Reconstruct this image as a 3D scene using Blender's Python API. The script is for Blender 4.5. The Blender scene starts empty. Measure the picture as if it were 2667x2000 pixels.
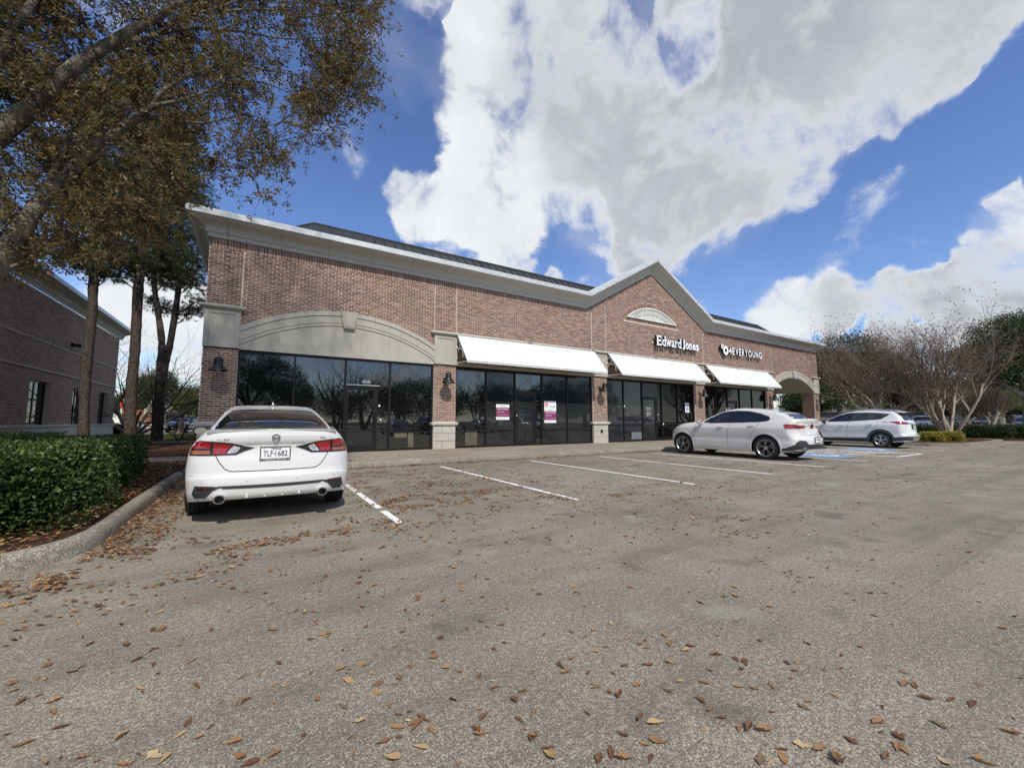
import bpy, math, random
import numpy as np
from mathutils import Vector, Matrix, geometry, noise
from mathutils.bvhtree import BVHTree

sc = bpy.context.scene
COL = sc.collection
PI = math.pi
R = math.radians
rng = np.random.default_rng(7)
random.seed(7)

# ------------------------------------------------------------------ camera
EYE = np.array([0.0, 0.0, 1.18])
PITCH = math.atan(97/1067.0); YAW = R(31.85)
cam = bpy.data.cameras.new('camera')
cam.sensor_width = 36.0; cam.lens = 36.0*1067/2667
cam.clip_start = 0.05; cam.clip_end = 2000
camo = bpy.data.objects.new('camera', cam); COL.objects.link(camo)
camo.location = EYE; camo.rotation_euler = (PI/2+PITCH, 0, -YAW)
sc.camera = camo
FW = np.array([math.sin(YAW)*math.cos(PITCH), math.cos(YAW)*math.cos(PITCH), math.sin(PITCH)])
RT = np.array([math.cos(YAW), -math.sin(YAW), 0.0]); UP = np.cross(RT, FW)
def view_dir(px, py):
    return FW*1067 + RT*(px-1333.5) + UP*(1000-py)
def at(px, py, fwd):                       # a world point on the sight line of a photo pixel, fwd metres ahead on the level
    d = view_dir(px, py); h = d[0]*math.sin(YAW)+d[1]*math.cos(YAW)
    return EYE + d/h*fwd

# ------------------------------------------------------------------ light and sky
SUN_EL, SUN_AZ = R(50), R(188)             # azimuth measured clockwise from +Y
sun = bpy.data.lights.new('sun', 'SUN'); sun.energy = 3.7; sun.angle = R(0.9); sun.color = (1, 0.94, 0.85)
suno = bpy.data.objects.new('sun', sun); COL.objects.link(suno)
sd = Vector((math.sin(SUN_AZ)*math.cos(SUN_EL), math.cos(SUN_AZ)*math.cos(SUN_EL), math.sin(SUN_EL)))
suno.rotation_euler = sd.to_track_quat('Z', 'Y').to_euler()
sc.view_settings.view_transform = 'Standard'; sc.view_settings.look = 'None'
sc.view_settings.exposure = 0.12; sc.view_settings.gamma = 1.0; sc.view_settings.use_curve_mapping = False

def build_world():
    w = bpy.data.worlds.new('World'); sc.world = w; w.use_nodes = True
    nt = w.node_tree; nt.nodes.clear(); N = nt.nodes; L = nt.links
    out = N.new('ShaderNodeOutputWorld')
    sky = N.new('ShaderNodeTexSky'); sky.sky_type = 'NISHITA'; sky.sun_disc = False
    sky.sun_elevation = SUN_EL; sky.sun_rotation = SUN_AZ; sky.air_density = 1.0; sky.dust_density = 0.2; sky.ozone_density = 3.2
    tc = N.new('ShaderNodeTexCoord')
    nrm = N.new('ShaderNodeVectorMath'); nrm.operation = 'NORMALIZE'; L.new(tc.outputs['Generated'], nrm.inputs[0])
    D = nrm.outputs[0]
    def M(op, a, b=None, c=None, clamp=False):
        n = N.new('ShaderNodeMath'); n.operation = op; n.use_clamp = clamp
        for i, v in enumerate((a, b, c)):
            if v is None: continue
            if isinstance(v, (int, float)): n.inputs[i].default_value = v
            else: L.new(v, n.inputs[i])
        return n.outputs[0]
    def ramp(v, a, b, c=0.0, d=1.0, smooth=True):
        n = N.new('ShaderNodeMapRange'); n.clamp = True
        n.interpolation_type = 'SMOOTHSTEP' if smooth else 'LINEAR'
        L.new(v, n.inputs['Value'])
        for k, x in (('From Min', a), ('From Max', b), ('To Min', c), ('To Max', d)): n.inputs[k].default_value = x
        return n.outputs[0]
    sep = N.new('ShaderNodeSeparateXYZ'); L.new(D, sep.inputs[0])
    z = M('MAXIMUM', sep.outputs[2], 0.0)
    zz = M('ADD', z, 0.16)
    cmb = N.new('ShaderNodeCombineXYZ')
    L.new(M('DIVIDE', sep.outputs[0], zz), cmb.inputs[0]); L.new(M('DIVIDE', sep.outputs[1], zz), cmb.inputs[1])
    def nz(vec, scale, detail, rough, off):
        mp = N.new('ShaderNodeVectorMath'); mp.operation = 'ADD'; L.new(vec, mp.inputs[0]); mp.inputs[1].default_value = off
        n = N.new('ShaderNodeTexNoise'); n.inputs['Scale'].default_value = scale; n.inputs['Detail'].default_value = detail
        n.inputs['Roughness'].default_value = rough; n.inputs['Distortion'].default_value = 0.25
        L.new(mp.outputs[0], n.inputs['Vector']); return n.outputs['Fac']
    def warp(vec, scale, amp, detail, off):
        mp = N.new('ShaderNodeVectorMath'); mp.operation = 'ADD'; L.new(vec, mp.inputs[0]); mp.inputs[1].default_value = off
        n = N.new('ShaderNodeTexNoise'); n.inputs['Scale'].default_value = scale; n.inputs['Detail'].default_value = detail; n.inputs['Roughness'].default_value = 0.6
        L.new(mp.outputs[0], n.inputs['Vector'])
        a = N.new('ShaderNodeVectorMath'); a.operation = 'SUBTRACT'; L.new(n.outputs['Color'], a.inputs[0]); a.inputs[1].default_value = (0.5, 0.5, 0.5)
        b = N.new('ShaderNodeVectorMath'); b.operation = 'MULTIPLY_ADD'; L.new(a.outputs[0], b.inputs[0]); b.inputs[1].default_value = (amp, amp, amp*0.8); L.new(vec, b.inputs[2])
        return b.outputs[0]
    DW = warp(warp(D, 3.5, 0.24, 3, (0.3, 1.7, 9.1)), 10.0, 0.085, 4, (5.3, 2.7, 0.1))
    nd = N.new('ShaderNodeVectorMath'); nd.operation = 'NORMALIZE'; L.new(DW, nd.inputs[0]); DW = nd.outputs[0]
    n1 = nz(cmb.outputs[0], 2.3, 9, 0.58, (3.1, 7.7, 0.4))
    n2 = nz(D, 7.0, 10, 0.62, (1.3, 0.2, 5.0))
    n3 = nz(D, 3.0, 5, 0.5, (4.3, 2.2, 1.0))
    s = 1.2057
    def blobs(lst):
        acc = None
        for (x, y, r) in lst:
            c = Vector(view_dir(x*s, y*s)).normalized(); e = Vector(view_dir((x+r*1.75)*s, y*s)).normalized()
            dt = N.new('ShaderNodeVectorMath'); dt.operation = 'DOT_PRODUCT'; L.new(DW, dt.inputs[0]); dt.inputs[1].default_value = c
            v = ramp(dt.outputs['Value'], c.dot(e), 1.0-0.25*(1-c.dot(e)), 0, 1.0, True)
            acc = v if acc is None else M('ADD', acc, v)
        return M('MINIMUM', acc, 1.0)
    B = blobs([(1215, 90, 150), (1190, 270, 145), (1095, 400, 80), (930, 468, 50), (1050, 445, 62), (1390, 200, 255), (1430, 400, 150), (1440, 510, 60),
               (1570, 320, 165), (1720, 170, 215), (1900, 90, 190), (1935, 225, 80), (1300, -80, 230), (2110, -60, 175), (2010, 150, 70), (1080, 10, 55), (1010, 40, 22),
               (1660, 705, 58), (1800, 668, 55), (1930, 650, 62), (2060, 625, 62), (2170, 590, 70), (2240, 500, 70), (2225, 445, 45),
               (1100, 562, 34), (1190, 575, 18), (330, 720, 110), (420, 700, 60), (2120, 700, 70), (1950, 730, 60)])
    hole = blobs([(1478, 85, 60), (1215, 455, 40), (1245, 505, 40), (1350, -10, 34)])
    fwd = N.new('ShaderNodeVectorMath'); fwd.operation = 'DOT_PRODUCT'; L.new(D, fwd.inputs[0]); fwd.inputs[1].default_value = FW
    outside = ramp(fwd.outputs['Value'], 0.35, -0.1, 0.0, 0.42)     # scattered cloud goes on all round
    dens = M('ADD', M('ADD', M('MULTIPLY', B, 0.98), outside), M('MULTIPLY', M('SUBTRACT', n1, 0.5), 1.2))
    dens = M('ADD', dens, M('MULTIPLY', M('SUBTRACT', n2, 0.5), 3.0))
    dens = M('SUBTRACT', dens, M('MULTIPLY', hole, 0.5))
    mask = ramp(dens, 0.16, 1.0, 0.0, 0.97)
    veil = ramp(M('ADD', n3, M('MULTIPLY', B, 0.25)), 0.5, 0.85, 0.0, 0.25)
    mask = M('MAXIMUM', mask, veil)
    lowh = ramp(sep.outputs[2], 0.10, 0.0, 0.0, 0.6)
    mask = M('MAXIMUM', mask, lowh)
    G = blobs([(1700, 200, 400), (1480, 330, 260), (1960, 60, 260), (1330, 60, 160), (1900, 660, 160), (2150, 640, 120)])
    shade = M('MULTIPLY', ramp(dens, 0.5, 1.3), M('ADD', 0.08, M('MULTIPLY', G, 0.92)))
    shade = M('MULTIPLY', shade, ramp(n3, 0.25, 0.6, 0.55, 1.0))
    mix = N.new('ShaderNodeMix'); mix.data_type = 'RGBA'; L.new(M('MINIMUM', shade, 1.0), mix.inputs[0])
    mix.inputs[6].default_value = (0.88, 0.90, 0.92, 1); mix.inputs[7].default_value = (0.45, 0.46, 0.50, 1)
    # the same broken light and dark clumps as real cumulus
    clump = N.new('ShaderNodeMix'); clump.data_type = 'RGBA'; clump.blend_type = 'MULTIPLY'; clump.inputs[0].default_value = 1.0
    L.new(mix.outputs[2], clump.inputs[6])
    cr = N.new('ShaderNodeCombineColor'); tv = ramp(n2, 0.32, 0.68, 0.88, 1.08, False)
    for i in range(3): L.new(tv, cr.inputs[i])
    L.new(cr.outputs[0], clump.inputs[7])
    hsv = N.new('ShaderNodeHueSaturation'); hsv.inputs['Saturation'].default_value = 1.12; hsv.inputs['Value'].default_value = 1.12; hsv.inputs['Hue'].default_value = 0.512
    L.new(sky.outputs[0], hsv.inputs['Color'])
    bs = N.new('ShaderNodeBackground'); L.new(hsv.outputs[0], bs.inputs[0]); bs.inputs[1].default_value = 0.135
    bc = N.new('ShaderNodeBackground'); L.new(clump.outputs[2], bc.inputs[0]); bc.inputs[1].default_value = 0.92
    ms = N.new('ShaderNodeMixShader'); L.new(mask, ms.inputs[0]); L.new(bs.outputs[0], ms.inputs[1]); L.new(bc.outputs[0], ms.inputs[2])
    L.new(ms.outputs[0], out.inputs[0])
build_world()

# ------------------------------------------------------------------ naming helpers
def tag(o, label=None, cat=None, group=None, kind=None):
    if label: o['label'] = label
    if cat: o['category'] = cat
    if group: o['group'] = group
    if kind: o['kind'] = kind
    return o
def empty(name, loc=(0, 0, 0), rz=0.0, parent=None):
    o = bpy.data.objects.new(name, None); COL.objects.link(o); o.empty_display_size = 0.2
    o.location = loc; o.rotation_euler = (0, 0, rz); o.parent = parent; return o
def link(name, me, parent=None, loc=(0, 0, 0), rot=(0, 0, 0)):
    o = bpy.data.objects.new(name, me); COL.objects.link(o); o.parent = parent
    o.location = loc; o.rotation_euler = rot; return o
def copy_tree(o, parent=None):
    c = o.copy(); COL.objects.link(c); c.parent = parent
    for ch in list(o.children): copy_tree(ch, c)
    return c

# ------------------------------------------------------------------ materials
def new_mat(name):
    m = bpy.data.materials.new(name); m.use_nodes = True
    nt = m.node_tree; return m, nt, nt.nodes['Principled BSDF']
def node(nt, t, **kw):
    n = nt.nodes.new(t)
    for k, v in kw.items():
        if k.startswith('_'): setattr(n, k[1:], v)
        else: n.inputs[k.replace('__', ' ')].default_value = v
    return n
def c4(c): return (c[0], c[1], c[2], 1.0)
def mixc(nt, fac, a, b, blend='MIX'):
    n = nt.nodes.new('ShaderNodeMix'); n.data_type = 'RGBA'; n.blend_type = blend
    for i, v in ((0, fac), (6, a), (7, b)):
        if isinstance(v, (int, float)): n.inputs[i].default_value = v
        elif isinstance(v, (tuple, list)): n.inputs[i].default_value = c4(v)
        else: nt.links.new(v, n.inputs[i])
    return n.outputs[2]
def maprange(nt, v, a, b, c, d):
    n = nt.nodes.new('ShaderNodeMapRange'); nt.links.new(v, n.inputs[0])
    for i, x in enumerate((a, b, c, d)): n.inputs[i+1].default_value = x
    return n.outputs[0]
def noise_f(nt, vec, scale, detail=4, rough=0.55, stretch=None):
    if stretch:
        mp = nt.nodes.new('ShaderNodeMapping'); mp.inputs['Scale'].default_value = stretch[:3]
        if len(stretch) > 3: mp.inputs['Rotation'].default_value = (0, 0, stretch[3])
        nt.links.new(vec, mp.inputs[0]); vec = mp.outputs[0]
    n = node(nt, 'ShaderNodeTexNoise', Scale=scale, Detail=detail, Roughness=rough)
    nt.links.new(vec, n.inputs['Vector']); return n.outputs['Fac']
def pos(nt):
    return nt.nodes.new('ShaderNodeNewGeometry').outputs['Position']
def bump(nt, bsdf, h, strength=0.3, dist=0.01):
    b = node(nt, 'ShaderNodeBump', Strength=strength, Distance=dist)
    nt.links.new(h, b.inputs['Height']); nt.links.new(b.outputs[0], bsdf.inputs['Normal'])
MATS = {}
def plain(name, col, rough=0.5, metal=0.0, coat=0.0, spec=None, var=0.12, nscale=3.0, trans=0.0):
    if name in MATS: return MATS[name]
    m, nt, b = new_mat(name)
    n = noise_f(nt, pos(nt), nscale, 5)
    f = maprange(nt, n, 0.3, 0.7, 1-var, 1+var)
    cc = nt.nodes.new('ShaderNodeCombineColor')
    for i in range(3): nt.links.new(f, cc.inputs[i])
    nt.links.new(mixc(nt, 1.0, tuple(col), cc.outputs[0], 'MULTIPLY'), b.inputs['Base Color'])
    b.inputs['Roughness'].default_value = rough; b.inputs['Metallic'].default_value = metal
    b.inputs['Coat Weight'].default_value = coat; b.inputs['Coat Roughness'].default_value = 0.03
    if spec is not None: b.inputs['Specular IOR Level'].default_value = spec
    if trans: b.inputs['Transmission Weight'].default_value = trans
    MATS[name] = m; return m
def toned(name, stops, rough=0.7, extra=None, spec=0.3, trans=0.0, objrand=True):
    """colour picked from a ramp by the face attribute 'tone' (plus the object's own random for single pieces)"""
    m, nt, b = new_mat(name)
    at_ = nt.nodes.new('ShaderNodeAttribute'); at_.attribute_name = 'tone'
    v = at_.outputs['Fac']
    if objrand:
        oi = nt.nodes.new('ShaderNodeObjectInfo')
        a = nt.nodes.new('ShaderNodeMath'); a.operation = 'ADD'; nt.links.new(v, a.inputs[0]); nt.links.new(oi.outputs['Random'], a.inputs[1])
        fr = nt.nodes.new('ShaderNodeMath'); fr.operation = 'FRACT'; nt.links.new(a.outputs[0], fr.inputs[0]); v = fr.outputs[0]
    cr = nt.nodes.new('ShaderNodeValToRGB'); e = cr.color_ramp.elements
    e[0].position = stops[0][0]; e[0].color = c4(stops[0][1]); e[1].position = stops[-1][0]; e[1].color = c4(stops[-1][1])
    for p, c in stops[1:-1]:
        x = e.new(p); x.color = c4(c)
    nt.links.new(v, cr.inputs[0]); col = cr.outputs[0]
    if extra: col = extra(nt, col, b)
    nt.links.new(col, b.inputs['Base Color']); b.inputs['Roughness'].default_value = rough
    b.inputs['Specular IOR Level'].default_value = spec
    if trans:
        tr = nt.nodes.new('ShaderNodeBsdfTranslucent'); nt.links.new(col, tr.inputs[0])
        mx = nt.nodes.new('ShaderNodeMixShader'); mx.inputs[0].default_value = trans
        o = nt.nodes['Material Output']
        nt.links.new(b.outputs[0], mx.inputs[1]); nt.links.new(tr.outputs[0], mx.inputs[2]); nt.links.new(mx.outputs[0], o.inputs[0])
    MATS[name] = m; return m
def brick_extra(nt, col, b):
    p = pos(nt)
    n = noise_f(nt, p, 30, 6, 0.7)
    c = mixc(nt, maprange(nt, n, 0.50, 0.72, 0, 0.55), col, (0.34, 0.26, 0.215))
    stk = noise_f(nt, p, 2.0, 6, 0.65, (2.5, 2.5, 0.25)); c = mixc(nt, maprange(nt, stk, 0.52, 0.75, 0, 0.42), c, (0.075, 0.05, 0.04))
    n2 = noise_f(nt, p, 0.8, 4)
    c = mixc(nt, maprange(nt, n2, 0.35, 0.75, 0, 0.35), c, (0.27, 0.19, 0.155))
    bump(nt, b, n, 0.35, 0.004)
    return c
M_brick = toned('brick', [(0, (0.115, 0.060, 0.042)), (0.25, (0.17, 0.090, 0.063)), (0.5, (0.225, 0.122, 0.087)), (0.75, (0.28, 0.16, 0.116)), (0.93, (0.34, 0.225, 0.17)), (1, (0.20, 0.075, 0.055))], 0.85, brick_extra)
def mat_mortar():
    m, nt, b = new_mat('mortar'); n = noise_f(nt, pos(nt), 60, 4)
    nt.links.new(mixc(nt, n, (0.52, 0.43, 0.345), (0.74, 0.64, 0.53)), b.inputs['Base Color']); b.inputs['Roughness'].default_value = 0.9
    return m
M_mortar = mat_mortar()
def mat_stucco(name, a, c, streak=0.5):
    m, nt, b = new_mat(name); p = pos(nt)
    n = noise_f(nt, p, 1.6, 7, 0.6); col = mixc(nt, n, a, c)
    st = noise_f(nt, p, 2.2, 6, 0.65, (3.0, 3.0, 0.35))
    col = mixc(nt, maprange(nt, st, 0.55, 0.78, 0, streak), col, tuple(x*0.62 for x in a))
    f = noise_f(nt, p, 130, 3)
    col = mixc(nt, maprange(nt, f, 0.3, 0.7, 0, 0.18), col, tuple(x*0.7 for x in a))
    nt.links.new(col, b.inputs['Base Color']); b.inputs['Roughness'].default_value = 0.88; bump(nt, b, f, 0.25, 0.003); return m
M_stucco = mat_stucco('stucco', (0.40, 0.38, 0.315), (0.50, 0.48, 0.405), 0.7)
M_cornice = mat_stucco('cornice_stucco', (0.46, 0.445, 0.39), (0.56, 0.545, 0.48), 0.6)
M_stone = mat_stucco('stone_block', (0.36, 0.33, 0.27), (0.58, 0.55, 0.48), 0.65)
def mat_cap():
    m, nt, b = new_mat('galvanised_cap'); p = pos(nt)
    n = noise_f(nt, p, 2.5, 7, 0.7, (1, 1, 2.5)); col = mixc(nt, maprange(nt, n, 0.35, 0.7, 0, 1), (0.50, 0.51, 0.50), (0.68, 0.69, 0.68))
    nt.links.new(col, b.inputs['Base Color']); b.inputs['Roughness'].default_value = 0.45; b.inputs['Metallic'].default_value = 0.25; return m
M_cap = mat_cap()
M_roof = plain('bronze_roof_metal', (0.050, 0.052, 0.050), 0.45, 0.4, var=0.2, nscale=1.5)
M_frame = plain('bronze_frame', (0.018, 0.016, 0.015), 0.35, 0.3)
def mat_glass(name, base, refl=0.5, tint=(1, 1, 1)):
    m, nt, b = new_mat(name); p = pos(nt)
    n = noise_f(nt, p, 0.9, 3); col = mixc(nt, maprange(nt, n, 0.4, 0.65, 0, 1), tuple(base), tuple(x*1.5 for x in base))
    nt.links.new(col, b.inputs['Base Color']); b.inputs['Roughness'].default_value = 0.015
    b.inputs['Specular IOR Level'].default_value = refl; b.inputs['IOR'].default_value = 1.9; b.inputs['Specular Tint'].default_value = c4(tint)
    wv = noise_f(nt, p, 0.55, 1); bump(nt, b, wv, 0.012, 0.5)
    return m
M_glass = mat_glass('storefront_glass', (0.004, 0.005, 0.005), 0.6)
M_glass_shade = mat_glass('glass_over_dark_shade', (0.018, 0.020, 0.021), 0.22)
M_glass_dark = mat_glass('dark_glass', (0.003, 0.003, 0.003), 0.15)
M_white_panel = mat_stucco('white_awning_metal', (0.60, 0.63, 0.61), (0.70, 0.73, 0.71), 0.22)
M_white_seam = plain('awning_seam_metal', (0.72, 0.74, 0.72), 0.45, var=0.03)
M_black = plain('black_satin', (0.012, 0.012, 0.014), 0.45)
M_offwhite = plain('offwhite_metal', (0.62, 0.62, 0.56), 0.5)
def mat_paper(name, col): return plain(name, col, 0.6, var=0.03)
M_paperw = mat_paper('white_print', (0.82, 0.83, 0.83)); M_magenta = mat_paper('magenta_print', (0.22, 0.022, 0.11))
M_red = mat_paper('red_print', (0.55, 0.03, 0.03)); M_ink = mat_paper('dark_print', (0.03, 0.03, 0.04)); M_blue = mat_paper('blue_print', (0.03, 0.13, 0.42))
M_palegreen = mat_paper('pale_print', (0.50, 0.66, 0.64)); M_grey = mat_paper('grey_print', (0.35, 0.35, 0.36))
def mat_concrete(name, a, c, coarse=1.0, stain=(0.10, 0.085, 0.065), stain_amt=0.55, objr=True, cracks=False):
    m, nt, b = new_mat(name); p = pos(nt)
    big = noise_f(nt, p, 0.45, 7, 0.68); mid = noise_f(nt, p, 2.2, 7, 0.65); fine = noise_f(nt, p, 120*coarse, 3, 0.65); fine2 = noise_f(nt, p, 38*coarse, 4, 0.7)
    brush = noise_f(nt, p, 30, 3, 0.6, (1, 9, 1, R(8)))
    pass
    col = mixc(nt, maprange(nt, mid, 0.3, 0.7, 0, 1), a, c)
    col = mixc(nt, maprange(nt, big, 0.42, 0.68, 0, stain_amt), col, stain)
    col = mixc(nt, maprange(nt, fine, 0.38, 0.56, 0.9, 0), col, tuple(x*0.33 for x in a))
    col = mixc(nt, maprange(nt, fine, 0.54, 0.70, 0, 0.65), col, tuple(min(1, x*1.75) for x in c))
    col = mixc(nt, maprange(nt, fine2, 0.38, 0.52, 0.62, 0), col, tuple(x*0.50 for x in a)); col = mixc(nt, maprange(nt, fine2, 0.55, 0.68, 0, 0.35), col, tuple(min(1, x*1.6) for x in c))
    col = mixc(nt, maprange(nt, brush, 0.55, 0.72, 0, 0.22), col, tuple(min(1, x*1.5) for x in c))
    spots = noise_f(nt, p, 5.5, 3, 0.5)
    col = mixc(nt, maprange(nt, spots, 0.70, 0.78, 0, 0.45), col, tuple(x*0.5 for x in a))
    if cracks:
        tx = nt.nodes.new('ShaderNodeTexNoise'); tx.inputs['Scale'].default_value = 1.6; tx.inputs['Detail'].default_value = 6; nt.links.new(p, tx.inputs['Vector'])
        wv = nt.nodes.new('ShaderNodeVectorMath'); wv.operation = 'MULTIPLY_ADD'; nt.links.new(tx.outputs['Color'], wv.inputs[0]); wv.inputs[1].default_value = (0.55, 0.55, 0); nt.links.new(p, wv.inputs[2])
        vo = nt.nodes.new('ShaderNodeTexVoronoi'); vo.feature = 'DISTANCE_TO_EDGE'; vo.inputs['Scale'].default_value = 0.23; nt.links.new(wv.outputs[0], vo.inputs['Vector'])
        keepm = maprange(nt, noise_f(nt, p, 0.5, 3), 0.50, 0.58, 0, 0.55); ck = maprange(nt, vo.outputs['Distance'], 0.0004, 0.0014, 1, 0)
        mu = nt.nodes.new('ShaderNodeMath'); mu.operation = 'MULTIPLY'; nt.links.new(keepm, mu.inputs[0]); nt.links.new(ck, mu.inputs[1])
        col = mixc(nt, mu.outputs[0], col, (0.07, 0.06, 0.05))
        bl = noise_f(nt, p, 0.9, 8, 0.72); col = mixc(nt, maprange(nt, bl, 0.56, 0.72, 0, 0.5), col, (0.50, 0.465, 0.40))
        oil = noise_f(nt, p, 1.35, 5, 0.6); col = mixc(nt, maprange(nt, oil, 0.58, 0.68, 0, 0.55), col, (0.085, 0.075, 0.062))
        lane = noise_f(nt, p, 1.0, 5, 0.6, (0.22, 2.2, 1)); col = mixc(nt, maprange(nt, lane, 0.5, 0.66, 0, 0.40), col, (0.11, 0.095, 0.078))
    if objr:
        oi = nt.nodes.new('ShaderNodeObjectInfo')
        f = maprange(nt, oi.outputs['Random'], 0, 1, 0.965, 1.03); cc = nt.nodes.new('ShaderNodeCombineColor')
        for i in range(3): nt.links.new(f, cc.inputs[i])
        col = mixc(nt, 1.0, col, cc.outputs[0], 'MULTIPLY')
    nt.links.new(col, b.inputs['Base Color']); b.inputs['Roughness'].default_value = 0.92
    b.inputs['Specular IOR Level'].default_value = 0.2
    bump(nt, b, fine, 0.16, 0.004); return m
M_lot = mat_concrete('lot_concrete', (0.245, 0.216, 0.165), (0.390, 0.348, 0.270), 1.0, (0.120, 0.104, 0.080), 0.8, cracks=True)
M_walk = mat_concrete('walk_concrete', (0.30, 0.255, 0.185), (0.46, 0.40, 0.30), 1.0, (0.13, 0.11, 0.08), 0.5)
M_kerb = mat_concrete('kerb_concrete', (0.27, 0.24, 0.19), (0.40, 0.36, 0.29), 0.8, (0.08, 0.07, 0.055), 0.6)
M_joint = plain('joint_filler', (0.085, 0.075, 0.065), 0.95)
def mat_line(name, col, wear=0.5):
    m, nt, b = new_mat(name); p = pos(nt)
    n = noise_f(nt, p, 14, 7, 0.7); nt.links.new(mixc(nt, maprange(nt, n, wear, wear+0.08, 0, 1), tuple(col), (0.20, 0.18, 0.155)), b.inputs['Base Color'])
    b.inputs['Roughness'].default_value = 0.8; return m
M_line = mat_line('road_paint_white', (0.80, 0.80, 0.78), 0.57); M_lineold = mat_line('worn_white_paint', (0.62, 0.61, 0.58), 0.52)
M_lineblue = mat_line('road_paint_blue', (0.17, 0.33, 0.56), 0.50)
def mat_soil(name, a, c, d, scale=6):
    m, nt, b = new_mat(name); p = pos(nt)
    n = noise_f(nt, p, scale, 8, 0.7); n2 = noise_f(nt, p, scale*6, 5, 0.7)
    col = mixc(nt, maprange(nt, n, 0.35, 0.65, 0, 1), a, c); col = mixc(nt, maprange(nt, n2, 0.5, 0.7, 0, 0.7), col, d)
    nt.links.new(col, b.inputs['Base Color']); b.inputs['Roughness'].default_value = 1.0; b.inputs['Specular IOR Level'].default_value = 0.1
    bump(nt, b, n2, 0.8, 0.03); return m
M_mulch = mat_soil('mulch_soil', (0.030, 0.018, 0.011), (0.085, 0.046, 0.026), (0.13, 0.07, 0.035))
M_grass = mat_soil('dormant_grass', (0.035, 0.045, 0.014), (0.07, 0.075, 0.028), (0.12, 0.09, 0.05), 2.5)
M_land = mat_soil('land', (0.05, 0.055, 0.025), (0.09, 0.085, 0.045), (0.10, 0.09, 0.06), 0.5)
def bark(name, a, c, sx=6, sz=1.2, strength=0.9):
    m, nt, b = new_mat(name); p = pos(nt)
    n = noise_f(nt, p, sx, 7, 0.7, (1, 1, sz/sx*2)); n2 = noise_f(nt, p, 25, 4)
    col = mixc(nt, maprange(nt, n, 0.35, 0.65, 0, 1), a, c); col = mixc(nt, maprange(nt, n2, 0.5, 0.75, 0, 0.6), col, tuple(min(1, x*1.9) for x in c))
    nt.links.new(col, b.inputs['Base Color']); b.inputs['Roughness'].default_value = 0.95; b.inputs['Specular IOR Level'].default_value = 0.1
    bump(nt, b, n, strength, 0.03); return m
M_bark_oak = bark('oak_bark', (0.10, 0.088, 0.066), (0.24, 0.215, 0.17), 9, 3)
M_bark_pine = bark('pine_bark', (0.024, 0.020, 0.017), (0.11, 0.088, 0.072), 13, 4.0, 1.0)
M_bark_crape = bark('crape_bark', (0.26, 0.21, 0.16), (0.45, 0.39, 0.32), 8, 2)
M_twig = plain('twig_brown', (0.205, 0.155, 0.12), 0.9, var=0.3, spec=0.1)
M_twig_dark = plain('dark_twig', (0.045, 0.036, 0.030), 0.9, var=0.3, spec=0.1)
M_oakleaf = toned('oak_leaf', [(0, (0.095, 0.105, 0.034)), (0.3, (0.145, 0.132, 0.046)), (0.55, (0.20, 0.145, 0.054)), (0.8, (0.20, 0.108, 0.044)), (1, (0.14, 0.155, 0.05))], 0.5, trans=0.45, spec=0.4, objrand=False)
M_needle = toned('pine_needle', [(0, (0.022, 0.032, 0.014)), (0.5, (0.042, 0.058, 0.020)), (1, (0.080, 0.098, 0.030))], 0.6, trans=0.25, objrand=False)
M_dkleaf = toned('evergreen_leaf', [(0, (0.014, 0.026, 0.009)), (0.5, (0.034, 0.056, 0.016)), (1, (0.085, 0.110, 0.032))], 0.45, trans=0.2, objrand=False)
M_yelleaf = toned('yellowgreen_leaf', [(0, (0.05, 0.08, 0.015)), (0.5, (0.10, 0.13, 0.03)), (1, (0.17, 0.19, 0.05))], 0.5, trans=0.3, objrand=False)
M_hedgeleaf = toned('hedge_leaf', [(0, (0.018, 0.034, 0.008)), (0.45, (0.050, 0.082, 0.017)), (0.8, (0.12, 0.17, 0.038)), (0.97, (0.19, 0.24, 0.06)), (1, (0.22, 0.17, 0.06))], 0.48, trans=0.18, spec=0.35, objrand=False)
M_goldleaf = toned('gold_shrub_leaf', [(0, (0.16, 0.14, 0.02)), (0.5, (0.36, 0.30, 0.045)), (1, (0.55, 0.46, 0.09))], 0.5, trans=0.25, objrand=False)
M_fallen = toned('fallen_leaf', [(0, (0.12, 0.055, 0.030)), (0.3, (0.19, 0.092, 0.044)), (0.6, (0.28, 0.15, 0.068)), (0.88, (0.38, 0.23, 0.105)), (0.96, (0.48, 0.38, 0.20)), (1, (0.10, 0.05, 0.03))], 0.6, spec=0.3, trans=0.1, objrand=False)

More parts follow.
